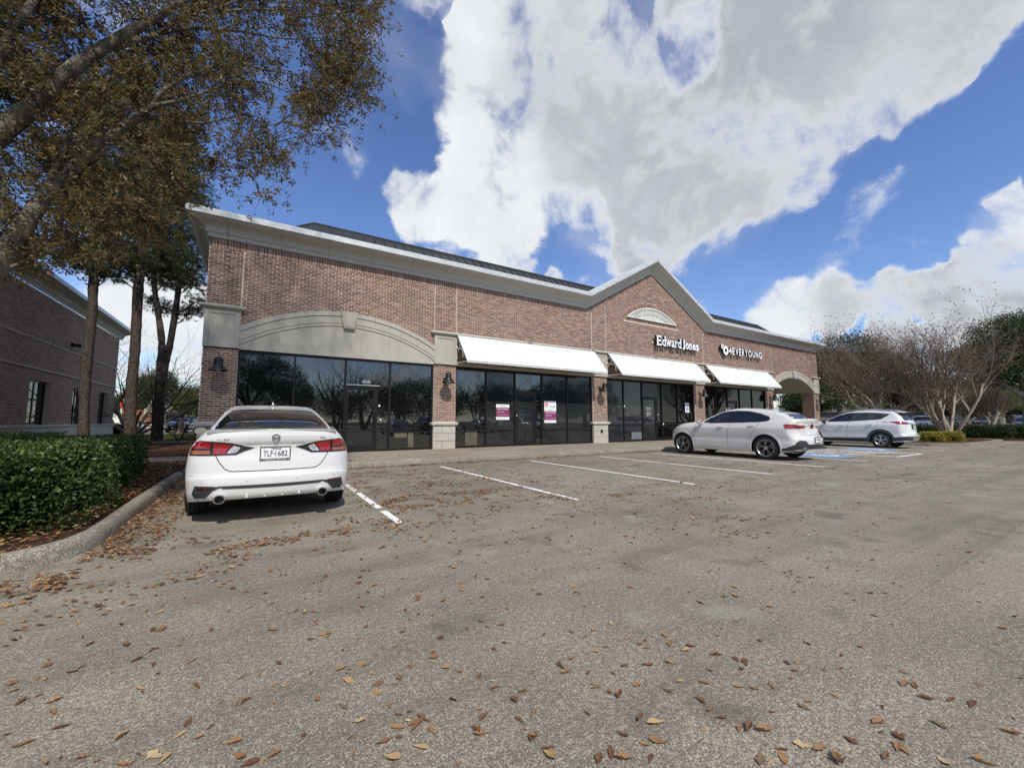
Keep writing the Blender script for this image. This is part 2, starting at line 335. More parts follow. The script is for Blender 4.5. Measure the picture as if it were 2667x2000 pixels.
# ------------------------------------------------------------------ mesh builder
class MB:
    def __init__(s): s.V = []; s.F = []; s.T = []; s.Mi = []; s.n = 0
    def add(s, v, f, tone=0.5, mi=0):
        v = np.asarray(v, dtype=float).reshape(-1, 3); s.V.append(v)
        for q in f: s.F.append(tuple(i+s.n for i in q)); s.T.append(tone); s.Mi.append(mi)
        s.n += len(v)
    def box(s, x0, x1, y0, y1, z0, z1, tone=0.5, mi=0, skip=''):
        v = [(x0, y0, z0), (x1, y0, z0), (x1, y1, z0), (x0, y1, z0), (x0, y0, z1), (x1, y0, z1), (x1, y1, z1), (x0, y1, z1)]
        f = {'b': (0, 3, 2, 1), 't': (4, 5, 6, 7), 'f': (0, 1, 5, 4), 'k': (2, 3, 7, 6), 'l': (3, 0, 4, 7), 'r': (1, 2, 6, 5)}
        s.add(v, [f[k] for k in f if k not in skip], tone, mi); return s
    def bevbox(s, x0, x1, y0, y1, z0, z1, r, tone=0.5, mi=0):
        v = []
        for sx, X, dx in ((0, x0, 1), (1, x1, -1)):
            pass
        xs = (x0, x1); ys = (y0, y1); zs = (z0, z1); f = []
        idx = {}
        for i in (0, 1):
            for j in (0, 1):
                for k in (0, 1):
                    c = [xs[i], ys[j], zs[k]]; d = [r*(1-2*i), r*(1-2*j), r*(1-2*k)]
                    for a in range(3):
                        q = [c[b]+(0 if b == a else d[b]) for b in range(3)]
                        idx[(i, j, k, a)] = len(v); v.append(q)
        for a in range(3):
            o = [b for b in range(3) if b != a]
            for sd_ in (0, 1):
                q = []
                for (p1, p2) in ((0, 0), (1, 0), (1, 1), (0, 1)):
                    c = [0, 0, 0]; c[a] = sd_; c[o[0]] = p1; c[o[1]] = p2; q.append(idx[(*c, a)])
                f.append(q)
            for p1 in (0, 1):
                for p2 in (0, 1):
                    q = []
                    for t, ax in ((0, o[0]), (1, o[0]), (1, o[1]), (0, o[1])):
                        c = [0, 0, 0]; c[a] = t; c[o[0]] = p1; c[o[1]] = p2; q.append(idx[(*c, ax)])
                    f.append(q)
        for i in (0, 1):
            for j in (0, 1):
                for k in (0, 1): f.append([idx[(i, j, k, a)] for a in range(3)])
        s.add(v, f, tone, mi); return s
    def prism(s, poly, fn, a, b, tone=0.5, mi=0, caps=True):
        n = len(poly); v = [fn(p, a) for p in poly]+[fn(p, b) for p in poly]
        f = [(i, (i+1) % n, n+(i+1) % n, n+i) for i in range(n)]
        if caps: f += [tuple(range(n))[::-1], tuple(range(n, 2*n))]
        s.add(v, f, tone, mi); return s
    def tube(s, pts, rad, k=8, tone=0.5, mi=0, cap=True):
        pts = [Vector(p) for p in pts]; n = len(pts); v = []; f = []
        if isinstance(rad, (int, float)): rad = [rad]*n
        ref = None
        for i, p in enumerate(pts):
            t = (pts[min(i+1, n-1)]-pts[max(i-1, 0)]).normalized()
            if ref is None: ref = t.orthogonal().normalized()
            a = (ref-t*ref.dot(t)).normalized(); ref = a; b = t.cross(a)
            for j in range(k):
                an = 2*PI*j/k; v.append(p+(a*math.cos(an)+b*math.sin(an))*rad[i])
        for i in range(n-1):
            for j in range(k): f.append((i*k+j, i*k+(j+1) % k, (i+1)*k+(j+1) % k, (i+1)*k+j))
        if cap: f += [tuple(range(k))[::-1], tuple(range((n-1)*k, n*k))]
        s.add([tuple(q) for q in v], f, tone, mi); return s
    def lathe(s, prof, k=24, fn=lambda r, h, c, sn: (r*c, r*sn, h), tone=0.5, mi=0, cap=False):
        v = []; f = []; m = len(prof)
        for (r, h) in prof:
            for j in range(k): v.append(fn(r, h, math.cos(2*PI*j/k), math.sin(2*PI*j/k)))
        for i in range(m-1):
            for j in range(k): f.append((i*k+j, i*k+(j+1) % k, (i+1)*k+(j+1) % k, (i+1)*k+j))
        if cap: f += [tuple(range(k))[::-1], tuple(range((m-1)*k, m*k))]
        s.add(v, f, tone, mi); return s
    def grid(s, P, closed_u=False, tone=0.5, mi=0, flip=False):
        P = np.asarray(P); a, b = P.shape[:2]; f = []
        for i in range(a-1):
            for j in range(b if closed_u else b-1):
                q = (i*b+j, i*b+(j+1) % b, (i+1)*b+(j+1) % b, (i+1)*b+j); f.append(q[::-1] if flip else q)
        s.add(P.reshape(-1, 3), f, tone, mi); return s
    def mesh(s, name, mats, smooth=None, tone=False, fix=False):
        me = bpy.data.meshes.new(name)
        V = np.concatenate(s.V) if s.V else np.zeros((0, 3))
        me.from_pydata(V.tolist(), [], s.F)
        for m in (mats if isinstance(mats, (list, tuple)) else [mats]): me.materials.append(m)
        if any(s.Mi): me.polygons.foreach_set('material_index', np.array(s.Mi, dtype=np.int32))
        if tone:
            a = me.attributes.new('tone', 'FLOAT', 'FACE'); a.data.foreach_set('value', np.array(s.T, dtype=np.float32))
        if fix:
            import bmesh
            bm = bmesh.new(); bm.from_mesh(me); bmesh.ops.remove_doubles(bm, verts=bm.verts, dist=1e-5)
            bmesh.ops.recalc_face_normals(bm, faces=bm.faces); bm.to_mesh(me); bm.free()
        if smooth is not None:
            me.polygons.foreach_set('use_smooth', [True]*len(me.polygons))
            if smooth < 180: me.set_sharp_from_angle(angle=R(smooth))
        me.update(); return me
    def obj(s, name, mats, parent=None, smooth=None, tone=False, loc=(0, 0, 0), fix=False):
        return link(name, s.mesh(name, mats, smooth, tone, fix), parent, loc)
def raw_mesh(name, V, F, mat, tones=None, smooth=False):
    """fast mesh from numpy arrays, F is (n, k)"""
    me = bpy.data.meshes.new(name); V = np.asarray(V, dtype=np.float32); F = np.asarray(F, dtype=np.int32); n, k = F.shape
    me.vertices.add(len(V)); me.vertices.foreach_set('co', V.ravel())
    me.loops.add(n*k); me.loops.foreach_set('vertex_index', F.ravel())
    me.polygons.add(n); me.polygons.foreach_set('loop_start', np.arange(0, n*k, k, dtype=np.int32))
    try: me.polygons.foreach_set('loop_total', np.full(n, k, dtype=np.int32))
    except Exception: pass
    if smooth: me.polygons.foreach_set('use_smooth', np.ones(n, dtype=bool))
    me.materials.append(mat)
    if tones is not None:
        a = me.attributes.new('tone', 'FLOAT', 'FACE'); a.data.foreach_set('value', np.asarray(tones, dtype=np.float32))
    me.update(calc_edges=True); me.validate(); return me
def unit(a): return a/np.maximum(np.linalg.norm(a, axis=-1, keepdims=True), 1e-9)
def leaves_arrays(P, Dr, size, rg, wid=0.42, droop=0.25):
    """one folded diamond per leaf: base, left, tip, right"""
    n = len(P); Dr = unit(Dr); up = unit(rg.normal(size=(n, 3))); side = unit(np.cross(Dr, up)); nn = np.cross(side, Dr)
    L = np.asarray(size).reshape(-1, 1)*np.ones((n, 1))
    mid = P+Dr*L*0.55; tip = P+Dr*L-nn*L*droop*rg.random((n, 1))
    l = mid+side*L*wid*0.5+nn*L*0.1; r = mid-side*L*wid*0.5+nn*L*0.1
    V = np.stack([P, l, tip, r], 1).reshape(-1, 3); F = np.arange(4*n).reshape(n, 4)
    return V, F
def sticks(P0, P1, r0, r1, k=3):
    P0 = np.asarray(P0, float); P1 = np.asarray(P1, float); n = len(P0)
    r0 = np.asarray(r0, float).reshape(-1, 1); r1 = np.asarray(r1, float).reshape(-1, 1)
    t = unit(P1-P0); ref = np.where(np.abs(t[:, 2:3]) > 0.9, np.array([[1.0, 0, 0]]), np.array([[0, 0, 1.0]]))
    a = unit(np.cross(t, ref)); b = np.cross(t, a); V = []
    for j in range(k):
        c, s_ = math.cos(2*PI*j/k), math.sin(2*PI*j/k); V.append(P0+(a*c+b*s_)*r0)
    for j in range(k):
        c, s_ = math.cos(2*PI*j/k), math.sin(2*PI*j/k); V.append(P1+(a*c+b*s_)*r1)
    V = np.stack(V, 1).reshape(-1, 3); base = (np.arange(n)*2*k).reshape(-1, 1)
    F = np.concatenate([base+np.array([[j, (j+1) % k, k+(j+1) % k, k+j]]) for j in range(k)], 0)
    return V, F
def cat_arrays(lst):
    V = []; F = []; o = 0
    for v, f in lst: V.append(v); F.append(f+o); o += len(v)
    return np.concatenate(V), np.concatenate(F)
def text_mesh(txt, height, depth, mat, bold=0.0, width=None):
    cu = bpy.data.curves.new('text', 'FONT'); cu.body = txt; cu.size = 1; cu.extrude = 0.5; cu.offset = bold; cu.resolution_u = 3
    o = bpy.data.objects.new('text', cu); COL.objects.link(o); dg = bpy.context.evaluated_depsgraph_get()
    me = bpy.data.meshes.new_from_object(o.evaluated_get(dg)); bpy.data.objects.remove(o)
    n = len(me.vertices); co = np.zeros(n*3, dtype=np.float32); me.vertices.foreach_get('co', co); co = co.reshape(-1, 3)
    mn, mx = co.min(0), co.max(0); sz = np.maximum(mx-mn, 1e-6)
    k = height/sz[1] if height else 1; kx = (width/sz[0]) if width else k
    co = (co-mn)*np.array([kx, k, depth/sz[2]]); me.vertices.foreach_set('co', co.astype(np.float32).ravel())
    me.materials.clear(); me.materials.append(mat); me.update(); return me, sz[0]*kx
# ------------------------------------------------------------------ ground, lot, walks, kerbs
KY = 10.95; WALK = 0.15; FY = 14.60
def ground_all():
    b = MB().box(-320, 420, -260, 460, -0.6, -0.06); tag(b.obj('ground', M_land), kind='structure')
    lot = MB().box(-60, 80, -60, KY+0.02, -0.05, -0.012)
    lot = lot.obj('parking_lot', M_lot); tag(lot, kind='structure')
    xs = [-12.8, -7.1, -1.4, 4.3, 10.0, 15.7, 21.4, 27.1, 32.8]; ys = [-8.2, -5.1, -2.0, 1.02, 4.1, 7.5, 10.93]
    fl = MB()
    for x in xs: fl.box(x-0.03, x+0.03, ys[0], ys[-1], -0.0118, -0.0022)
    for i, y in enumerate(ys): fl.box(xs[0], xs[-1], y-0.03, y+0.03, -0.0118, -0.0020-0.0002*i)
    fl.obj('joint_filler', M_joint, lot)
    for i in range(len(xs)-1):
        for j in range(len(ys)-1):
            g = 0.0018
            m = MB().box(xs[i]+g, xs[i+1]-g, ys[j]+g, ys[j+1]-g, -0.0115, 0.0)
            o = m.obj('slab', M_lot, lot)
    # painted stall lines
    lines = [(1.48, 4.86, 5.60, 0), (1.48, 5.82, 7.2, 0), (1.48, 7.24, 10.3, 1), (4.17, 4.84, 10.25, 0), (7.06, 4.86, 10.28, 0), (9.86, 4.84, 10.3, 0), (12.57, 4.88, 10.3, 0), (15.38, 4.88, 10.3, 0), (23.4, 4.95, 10.3, 1), (26.2, 5.4, 10.3, 1)]
    for x, y0, y1, old in lines:
        w = 0.042
        m = MB(); m.box(x-w, x+w, y0, y1, 0.0005, 0.004, skip='b'); m.obj('painted_line', M_lineold if old else M_line, lot)
    m = MB(); z0, z1 = 0.0005, 0.004
    for x in (18.17, 20.61): m.box(x-0.05, x+0.05, 4.9, 10.3, z0, z1, skip='b')
    m.box(18.22, 20.56, 4.9, 5.0, z0, z1, skip='b')
    yy = 5.6
    while yy < 11.8:
        x0, x1 = 18.25, 20.53; ya, yb = yy, yy+1.0 if False else yy-0.0
        sl = 0.75
        p = [(x0, yy), (x1, yy-sl*0), (x1, yy+0.1), (x0, yy+0.1)]
        p = [(x0, yy+sl), (x1, yy), (x1, yy+0.11), (x0, yy+sl+0.11)]
        if max(q[1] for q in p) < 10.4: m.prism(p, lambda q, h: (q[0], q[1], h), z0, z1-0.0008)
        yy += 0.62
    m.obj('painted_hatching', M_line, lot)
    for cx, cy in ((16.8, 6.6), (22.0, 6.9)):
        m = MB(); m.box(cx-0.85, cx+0.85, cy-0.8, cy+0.8, 0.0005, 0.0042, skip='b')
        sq = m.obj('painted_blue_square', M_lineblue, lot)
        t = MB(); z = (0.0046, 0.0062)
        def ring(cxx, cyy, r0, r1, a0, a1, n=20):
            for i in range(n):
                a, b_ = R(a0+(a1-a0)*i/n), R(a0+(a1-a0)*(i+1)/n)
                t.prism([(cxx+r0*math.cos(a), cyy+r0*math.sin(a)), (cxx+r1*math.cos(a), cyy+r1*math.sin(a)), (cxx+r1*math.cos(b_), cyy+r1*math.sin(b_)), (cxx+r0*math.cos(b_), cyy+r0*math.sin(b_))], lambda q, h: (q[0], q[1], h), *z)
        ring(cx-0.05, cy-0.17, 0.27, 0.36, 130, 380); ring(cx-0.1, cy+0.58, 0, 0.1, 0, 360, 10)
        for p in ([(-0.15, 0.45), (-0.04, 0.45), (0.0, 0.02), (-0.12, 0.02)], [(-0.12, 0.02), (0.25, 0.02), (0.25, 0.11), (-0.12, 0.11)], [(-0.08, 0.25), (0.2, 0.25), (0.2, 0.33), (-0.08, 0.33)], [(0.17, 0.06), (0.27, 0.1), (0.45, -0.38), (0.34, -0.4)], [(0.34, -0.4), (0.52, -0.36), (0.5, -0.28), (0.34, -0.3)]):
            t.prism([(cx+q[0], cy+q[1]) for q in p], lambda q, h: (q[0], q[1], h), z[0]+0.0002, z[1]+0.0003)
        t.obj('wheelchair_symbol', M_line, lot)
    # front walk: kerb sections and panels
    walk = MB().box(-1.30, 38.5, KY+0.16, FY+8, 0.0, WALK-0.02).obj('sidewalk', M_joint); tag(walk, kind='structure')
    x = -1.30
    prof = [(0, -0.05), (0.012, 0.10), (0.03, 0.135), (0.06, 0.15), (0.155, 0.15), (0.155, -0.05)]
    kerb = empty('kerb', (0, 0, 0)); tag(kerb, kind='structure')
    xx = -0.9
    while xx < 27.0:
        e = min(xx+2.95, 27.0)
        m = MB(); m.prism(prof, lambda q, a: (a, KY+q[0], q[1]), xx+0.004, e-0.004); m.obj('kerb_section', M_kerb, kerb, 50, fix=True); xx = e
    xs2 = [-1.3+i*1.7 for i in range(24)]
    for i in range(23):
        for (y0, y1) in ((KY+0.165, 12.75), (12.76, FY-0.01)):
            MB().box(xs2[i]+0.006, xs2[i+1]-0.006, y0+0.004, y1-0.004, WALK-0.0195, WALK).obj('paving_panel', M_walk, walk)
    MB().box(30.6, 38.4, FY+0.0, FY+5.9, WALK-0.0195, WALK-0.001).obj('paving_panel', M_walk, walk)
    # left planting-bed kerb: up the side of the first stall, round the corner, off to the left
    path = [(-1.22, 10.98), (-1.22, 9.0), (-1.21, 7.0), (-1.19, 6.0), (-1.20, 5.55), (-1.27, 5.2), (-1.42, 4.97), (-1.62, 4.83), (-2.0, 4.74), (-3.4, 4.66), (-6.0, 4.62), (-9, 4.6)]
    pv = [Vector((p[0], p[1], 0)) for p in path]
    kb = empty('kerb'); tag(kb, kind='structure')
    prof2 = [(0, -0.04), (-0.012, 0.08), (-0.035, 0.125), (-0.07, 0.145), (-0.135, 0.145), (-0.165, 0.125), (-0.175, 0.02)]
    def ring(i, sh=0.0):
        t = (pv[min(i+1, len(pv)-1)]-pv[max(i-1, 0)]).normalized(); nrm = Vector((t.y, -t.x, 0))   # left of travel is the bed side
        return [tuple(pv[i]+t*sh+Vector((-t.y, t.x, 0))*0+nrm*(-q[0])+Vector((0, 0, q[1]))) for q in prof2]
    cuts = [0, 1, 2, 4, 7, 9, 10, 11]
    for a, b_ in zip(cuts[:-1], cuts[1:]):
        rings = []
        for i in range(a, b_+1):
            sh = 0.006 if i == a else (-0.006 if i == b_ else 0)
            rings.append(ring(i, sh))
        m = MB(); n = len(prof2)
        m.add([p for r_ in rings for p in r_], [(i*n+j, i*n+j+1, (i+1)*n+j+1, (i+1)*n+j) for i in range(len(rings)-1) for j in range(n-1)]+[tuple(range(n)), tuple(range((len(rings)-1)*n, len(rings)*n))[::-1]])
        m.obj('kerb_section', M_kerb, kb, 50, fix=True)
    # planting bed, walkway, lawn and far path at the left
    bed = [(-1.375, 14.4), (-1.36, 6.0), (-1.375, 5.6), (-1.44, 5.3), (-1.6, 5.06), (-2.0, 4.91), (-3.4, 4.83), (-9, 4.77), (-40, 4.8), (-40, 14.4)]
    tag(MB().prism(bed[::-1], lambda q, a: (q[0], q[1], a), -0.03, 0.10).obj('planting_bed', M_mulch), kind='structure')
    tag(MB().box(-40, -1.31, 14.41, 16.0, -0.03, 0.115).obj('walkway', M_kerb), kind='structure')
    tag(MB().box(-7.9, -1.45, 16.01, 27.2, -0.03, 0.09).obj('pine_straw_bed', M_mulch), kind='structure')
    tag(MB().box(-7.9, 0, 27.21, 28.4, -0.03, 0.11).obj('walkway', M_walk), kind='structure')
    tag(MB().box(-40, 30, 28.41, 46, -0.03, 0.07).obj('lawn', M_grass), kind='structure')
    tag(MB().box(-60, 40, 46.01, 75, -0.03, 0.0).obj('street', M_walk), kind='structure')
    # island at the far right
    isl = [(26.93, 10.94), (26.93, 7.1), (27.15, 6.2), (27.7, 5.55), (28.5, 5.2), (30, 5.05), (34, 5.0), (36, 5.2), (37, 6.2), (37.2, 8), (37.2, 16), (38.6, 16.0), (38.6, 10.94)]
    isl = [(26.93, 10.94), (26.93, 7.1), (27.15, 6.2), (27.7, 5.55), (28.5, 5.2), (30, 5.05), (34, 5.0), (36, 5.2), (37, 6.2), (37.2, 8), (37.2, 10.94)]
    tag(MB().prism(isl[::-1], lambda q, a: (q[0], q[1], a), -0.03, 0.148).obj('kerb', M_kerb), kind='structure')
    c = (31.5, 8.2); inn = [(c[0]+(x-c[0])*0.95, c[1]+(y-c[1])*0.93) for x, y in isl]
    m = MB(); n = len(inn); rings = []
    for k, s_ in enumerate((1, 0.85, 0.6, 0.3, 0.05)): rings.append([(c[0]+(x-c[0])*s_, c[1]+(y-c[1])*s_, 0.14+0.22*(1-s_)**0.8) for x, y in inn])
    m.grid(rings, True, flip=True); tag(m.obj('planting_bed', M_mulch, smooth=180), kind='structure')
    tag(MB().prism([(30, 14.0), (46, -1.2), (48.5, 0.8), (32.5, 16.5)], lambda q, a: (q[0], q[1], a), -0.03, 0.13).obj('planting_bed', M_mulch), kind='structure')
ground_all()

# ------------------------------------------------------------------ brickwork
CRS = 0.068; BL = 0.215; JT = 0.0175
def brick_mesh(L, H, D):
    m = MB().box(-L/2, L/2, 0, D, -H/2, H/2, skip='k'); return m
class Bricks:
    """collects bricks of one wall; the pieces that show largest become objects, the rest one mesh"""
    def __init__(s, nname='brick'): s.L = []; s.name = nname
    def add(s, c, L, H, ang=0.0, plane='y', sgn=-1): s.L.append((c, L, H, ang, plane, sgn))
    def build(s, wall, limit, mat=None):
        mat = mat or M_brick
        def score(b):
            c = np.array(b[0], float); d = c-EYE; r = np.linalg.norm(d)
            w = d@FW; x = 1333.5+1067*(d@RT)/w; y = 1000-1067*(d@UP)/w
            if w < 0.5 or not (0 < x < 2667 and 0 < y < 2000): return 0
            nn = abs(d[1] if b[4] == 'y' else d[0])/r
            return b[1]*b[2]*nn/r**2
        order = sorted(range(len(s.L)), key=lambda i: -score(s.L[i])); solo = set(order[:limit])
        cache = {}
        m = MB(); D = 0.007
        for i, (c, L, H, ang, pl, sg) in enumerate(s.L):
            out = random.uniform(-0.0015, 0.002)
            if i in solo:
                key = (round(L, 3), round(H, 3))
                if key not in cache:
                    q = MB(); h = L/2; k = H/2; e = 0.002
                    v = [(-h, 0, -k), (h, 0, -k), (h, 0, k), (-h, 0, k), (-h+e, -D+0, -k+e), (h-e, -D, -k+e), (h-e, -D, k-e), (-h+e, -D, k-e), (-h, -D+e, -k), (h, -D+e, -k), (h, -D+e, k), (-h, -D+e, k)]
                    f = [(4, 5, 6, 7), (8, 9, 5, 4), (9, 10, 6, 5), (10, 11, 7, 6), (11, 8, 4, 7), (0, 1, 9, 8), (1, 2, 10, 9), (2, 3, 11, 10), (3, 0, 8, 11)]
                    q.add(v, f, 0.0); cache[key] = q.mesh(s.name, mat, tone=True)
                o = link(s.name, cache[key], wall, (c[0], c[1]-out, c[2]) if pl == 'y' else (c[0]-out, c[1], c[2]))
                o.rotation_euler = (0, -ang, 0) if pl == 'y' else (0, 0, (-PI/2 if sg < 0 else PI/2))
                continue
            h, k = L/2, H/2; ca, sa = math.cos(ang), math.sin(ang)
            pts = [(-h, -k), (h, -k), (h, k), (-h, k)]; v = []
            for dd in (0, D+out):
                for (u, w) in pts:
                    uu, ww = u*ca-w*sa, u*sa+w*ca
                    v.append((c[0]+uu, c[1]-dd, c[2]+ww) if pl == 'y' else (c[0]+sg*dd, c[1]-sg*(-uu)*1.0, c[2]+ww))
            f = [(4, 5, 6, 7), (0, 1, 5, 4), (1, 2, 6, 5), (2, 3, 7, 6), (3, 0, 4, 7)]
            if pl == 'x' and sg > 0: f = [t[::-1] for t in f]
            m.add(v, f, random.random())
        o = m.obj(s.name, mat, wall, tone=True); tag(o, kind='stuff'); return o
def course_fill(B, zlo, zhi, spans, y, plane='y', sgn=-1, z0=WALK, fixed=None):
    n0 = int(math.ceil((zlo-z0)/CRS-1e-6)); z = z0+n0*CRS
    while z+CRS <= zhi+0.012:
        zc = z+CRS/2; k = int(round((z-z0)/CRS)); off = 0 if k % 2 else BL/2
        for (a, b) in spans(zc):
            if b-a < 0.03: continue
            x = math.floor((a-off)/BL)*BL+off
            while x < b:
                l, r_ = max(x, a), min(x+BL, b)
                if r_-l > 0.035:
                    L = r_-l-JT; c = (l+r_)/2
                    B.add((c, y, zc) if plane == 'y' else (fixed, c, zc), L, CRS-JT, 0, plane, sgn)
                x += BL
        z += CRS

XL, XR, XC = -1.42, 37.50, 18.04
COLS = [(-1.42, -0.56), (5.60, 6.50), (13.62, 14.57), (21.58, 22.54), (29.55, 30.50), (36.64, 37.50)]
BAYS = [(-0.56, 5.60), (6.50, 13.62), (14.57, 21.58), (22.54, 29.55)]
GTH = math.atan(2.65/4.75); GL, GR, GZ = XC-4.75, XC+4.75, 6.60
ARC_R = (3.08**2+0.92**2)/(2*0.92)
def arc_z(x, xc, zap, extra=0.0):          # circle through apex zap, radius ARC_R+extra
    r = ARC_R+extra; d = x-xc
    return zap+extra-(r-math.sqrt(max(r*r-d*d, 0)))
def sub(spans, a, b):
    o = []
    for (l, r_) in spans:
        if b <= l or a >= r_: o.append((l, r_)); continue
        if a > l: o.append((l, a))
        if b < r_: o.append((b, r_))
    return o
def build_store():
    bld = empty('commercial_building', (18, FY, 0))
    bld.location = (0, 0, 0)
    tag(bld, 'long single-storey brick shop building with gabled parapet, arched bays and white awnings', 'building')
    W0 = FY+0.007                                             # mortar face
    wall = MB()
    y1 = FY+0.85
    for i, (a, b) in enumerate(COLS): wall.box(a, b, W0, y1 if i < 5 else y1, 0.0, 3.45)
    # wall above the bays as one outline: level parapet and gable, with the open arch at the right cut out
    n = 24
    arch = [(30.5+6.14*i/n, arc_z(30.5+6.14*i/n, 33.57, 4.36)) for i in range(n+1)]
    outl = [(XL, 3.32), (XL, 6.62), (GL, 6.62), (XC, 6.62+2.65), (GR, 6.62), (XR, 6.62), (XR, 3.45)]+[(36.64, 3.45)]+arch[::-1]+[(30.5, 3.32)]
    tri = geometry.tessellate_polygon([[Vector((p[0], p[1], 0)) for p in outl]])
    m = len(outl)
    for (Y, fl) in ((W0, False), (y1, True)):
        wall.add([(p[0], Y, p[1]) for p in outl], [t[::-1] if fl else t for t in tri])
    wall.add([(p[0], W0, p[1]) for p in outl]+[(p[0], y1, p[1]) for p in outl], [(i, (i+1) % m, m+(i+1) % m, m+i) for i in range(m)])
    # left flank, back and inner floor-to-roof shell
    wall.box(XL, XL+0.3, y1, 29, 0, 6.62); wall.box(30.2, 30.5, y1, 29, 0, 6.62); wall.box(XL, 30.5, 28.7, 29, 0, 6.62)
    wo = wall.obj('wall', M_mortar, bld, fix=True)
    B = Bricks()
    ej = [-0.56, 2.0+100, 5.6, 6.5, 13.62, 14.57, 21.58, 22.54, 29.55, 30.5]
    fanx, fanr, fanz = XC+0.03, 3.23, 6.58-2.52
    def spans(z):
        if z < 1.15: return []
        if z < 3.35: return list(COLS)
        if z < 3.5: s_ = [(36.9, 36.95)][:0]+list(COLS)
        elif z < 6.33: s_ = [(XL, XR)]
        else:
            d = (z-6.30)/math.tan(GTH); a, b = GL+d, GR-d
            if z < 6.335: s_ = [(XL, XR)]
            else: s_ = [(a, b)] if b-a > 0.1 else []
        if 3.4 < z < 4.9:
            for xc in (2.52, 33.57):                         # arches hide the brick below their outer edge
                zap = 4.37+0.47; r = ARC_R+0.45
                h = zap-z
                if h > 0:
                    d = math.sqrt(max(r*r-(r-h)**2, 0)); s_ = sub(s_, xc-min(d, 3.07), xc+min(d, 3.07))
        if 3.3 < z < 3.5:
            for a, b in BAYS: s_ = sub(s_, a, b)
        if 6.36 < z < 7.62:
            if z < 6.6: s_ = sub(s_, fanx-2.2, fanx+2.2)
            else:
                rr = fanr+0.26; h = z-fanz
                if rr > h: d = math.sqrt(rr*rr-h*h); s_ = sub(s_, fanx-d, fanx+d)
        for x in ej:
            if z > 4.6 or (x < 6.4 and z > 4.0): s_ = sub(s_, x-0.006, x+0.006)
        return s_
    course_fill(B, 1.15, 9.0, spans, W0)
    course_fill(B, 1.15, 3.45, lambda z: [(W0, y1)], None, 'x', -1, fixed=36.64)      # inner face of the end pier
    B.build(wo, 300)
    S = Bricks('soldier_brick')
    def soldiers(x0, z0, x1, z1, h, step=0.079):
        L = math.hypot(x1-x0, z1-z0); n_ = int(L/step); an = math.atan2(z1-z0, x1-x0)
        for i in range(n_):
            t = (i+0.5)/n_; S.add((x0+(x1-x0)*t, W0-0.001, z0+(z1-z0)*t), step-JT, h, an)
    soldiers(XL, 6.46, GL+0.07, 6.46, 0.25); soldiers(GR-0.07, 6.46, XR, 6.46, 0.25)
    nx, nz_ = math.sin(GTH)*0.14, -math.cos(GTH)*0.14
    soldiers(GL+nx, GZ+nz_, XC, 9.25-0.14/math.cos(GTH), 0.25); soldiers(XC, 9.25-0.14/math.cos(GTH), GR-nx, GZ+nz_, 0.25)
    soldiers(fanx-2.15, 6.485, fanx+2.15, 6.485, 0.17)
    a0 = math.acos(2.30/3.36); na = int((PI-2*a0)*3.36/0.079)
    for i in range(na):
        a = a0+(PI-2*a0)*(i+0.5)/na; S.add((fanx+3.36*math.cos(a), W0-0.001, fanz+3.36*math.sin(a)), 0.066, 0.23, a-PI/2)
    S.build(wo, 300)
    # fan-shaped gable vent
    fan = MB(); pts = []
    aa = math.acos(2.02/3.23); na = 20
    for i in range(na+1):
        a = aa+(PI-2*aa)*i/na; pts.append((fanx+3.22*math.cos(a), fanz+3.22*math.sin(a)))
    fan.prism(pts, lambda q, h: (q[0], h, q[1]), W0-0.004, W0-0.03)
    fo = fan.obj('gable_vent', M_offwhite, bld, fix=True)
    fr = MB()
    for i in range(na):
        a, b = aa+(PI-2*aa)*i/na, aa+(PI-2*aa)*(i+1)/na
        for (r0, r1, d) in ((3.16, 3.24, 0.075), (2.86, 2.90, 0.06)):
            fr.prism([(fanx+r*math.cos(t), max(fanz+r*math.sin(t), 6.58)) for r, t in ((r0, a), (r1, a), (r1, b), (r0, b))], lambda q, h: (q[0], h, q[1]), W0-0.031, W0-d)
    fr.box(fanx-2.0, fanx+2.0, W0-0.08, W0-0.031, 6.575, 6.62)
    fr.obj('vent_frame', M_offwhite, fo, fix=True)
    for i in range(17):
        t = (i+0.5)/17*2-1; x = fanx+t*1.62; zt = fanz+math.sqrt(2.86**2-(x-fanx)**2)
        if zt > 6.66:
            q = MB(); q.box(x-0.022, x+0.022, W0-0.055, W0-0.031, 6.62, zt); q.obj('vent_slat', M_offwhite, fo)
    for i in range(17):
        a = aa+0.04+(PI-2*aa-0.08)*(i+0.5)/17; cx, cz = fanx+3.03*math.cos(a), fanz+3.03*math.sin(a)
        if cz < 6.68: continue
        q = MB(); q.lathe([(0.075, 0), (0.075, 0.03), (0.105, 0.03), (0.105, 0), (0.075, 0)], 12, lambda r, h, c, s_: (cx+r*c, W0-0.031-h, cz+r*s_)); q.obj('vent_ring', M_offwhite, fo, fix=True)
    # cornice: one profile swept round three sides and over the gable, cut into panels
    prof = [(0.02, 0.0), (0.065, 0.0), (0.065, 0.125), (0.10, 0.135), (0.115, 0.155), (0.10, 0.18), (0.11, 0.22), (0.14, 0.27), (0.20, 0.32), (0.30, 0.358), (0.40, 0.388), (0.47, 0.42), (0.50, 0.452), (0.02, 0.452)]
    capp = [(0.0, 0.455), (0.53, 0.455), (0.545, 0.47), (0.545, 0.64), (0.53, 0.655), (0.0, 0.68), (-0.55, 0.66), (-0.55, 0.30), (-0.50, 0.30), (-0.50, 0.455)]
    tg = math.tan(GTH/2); cz = 1/math.cos(GTH)
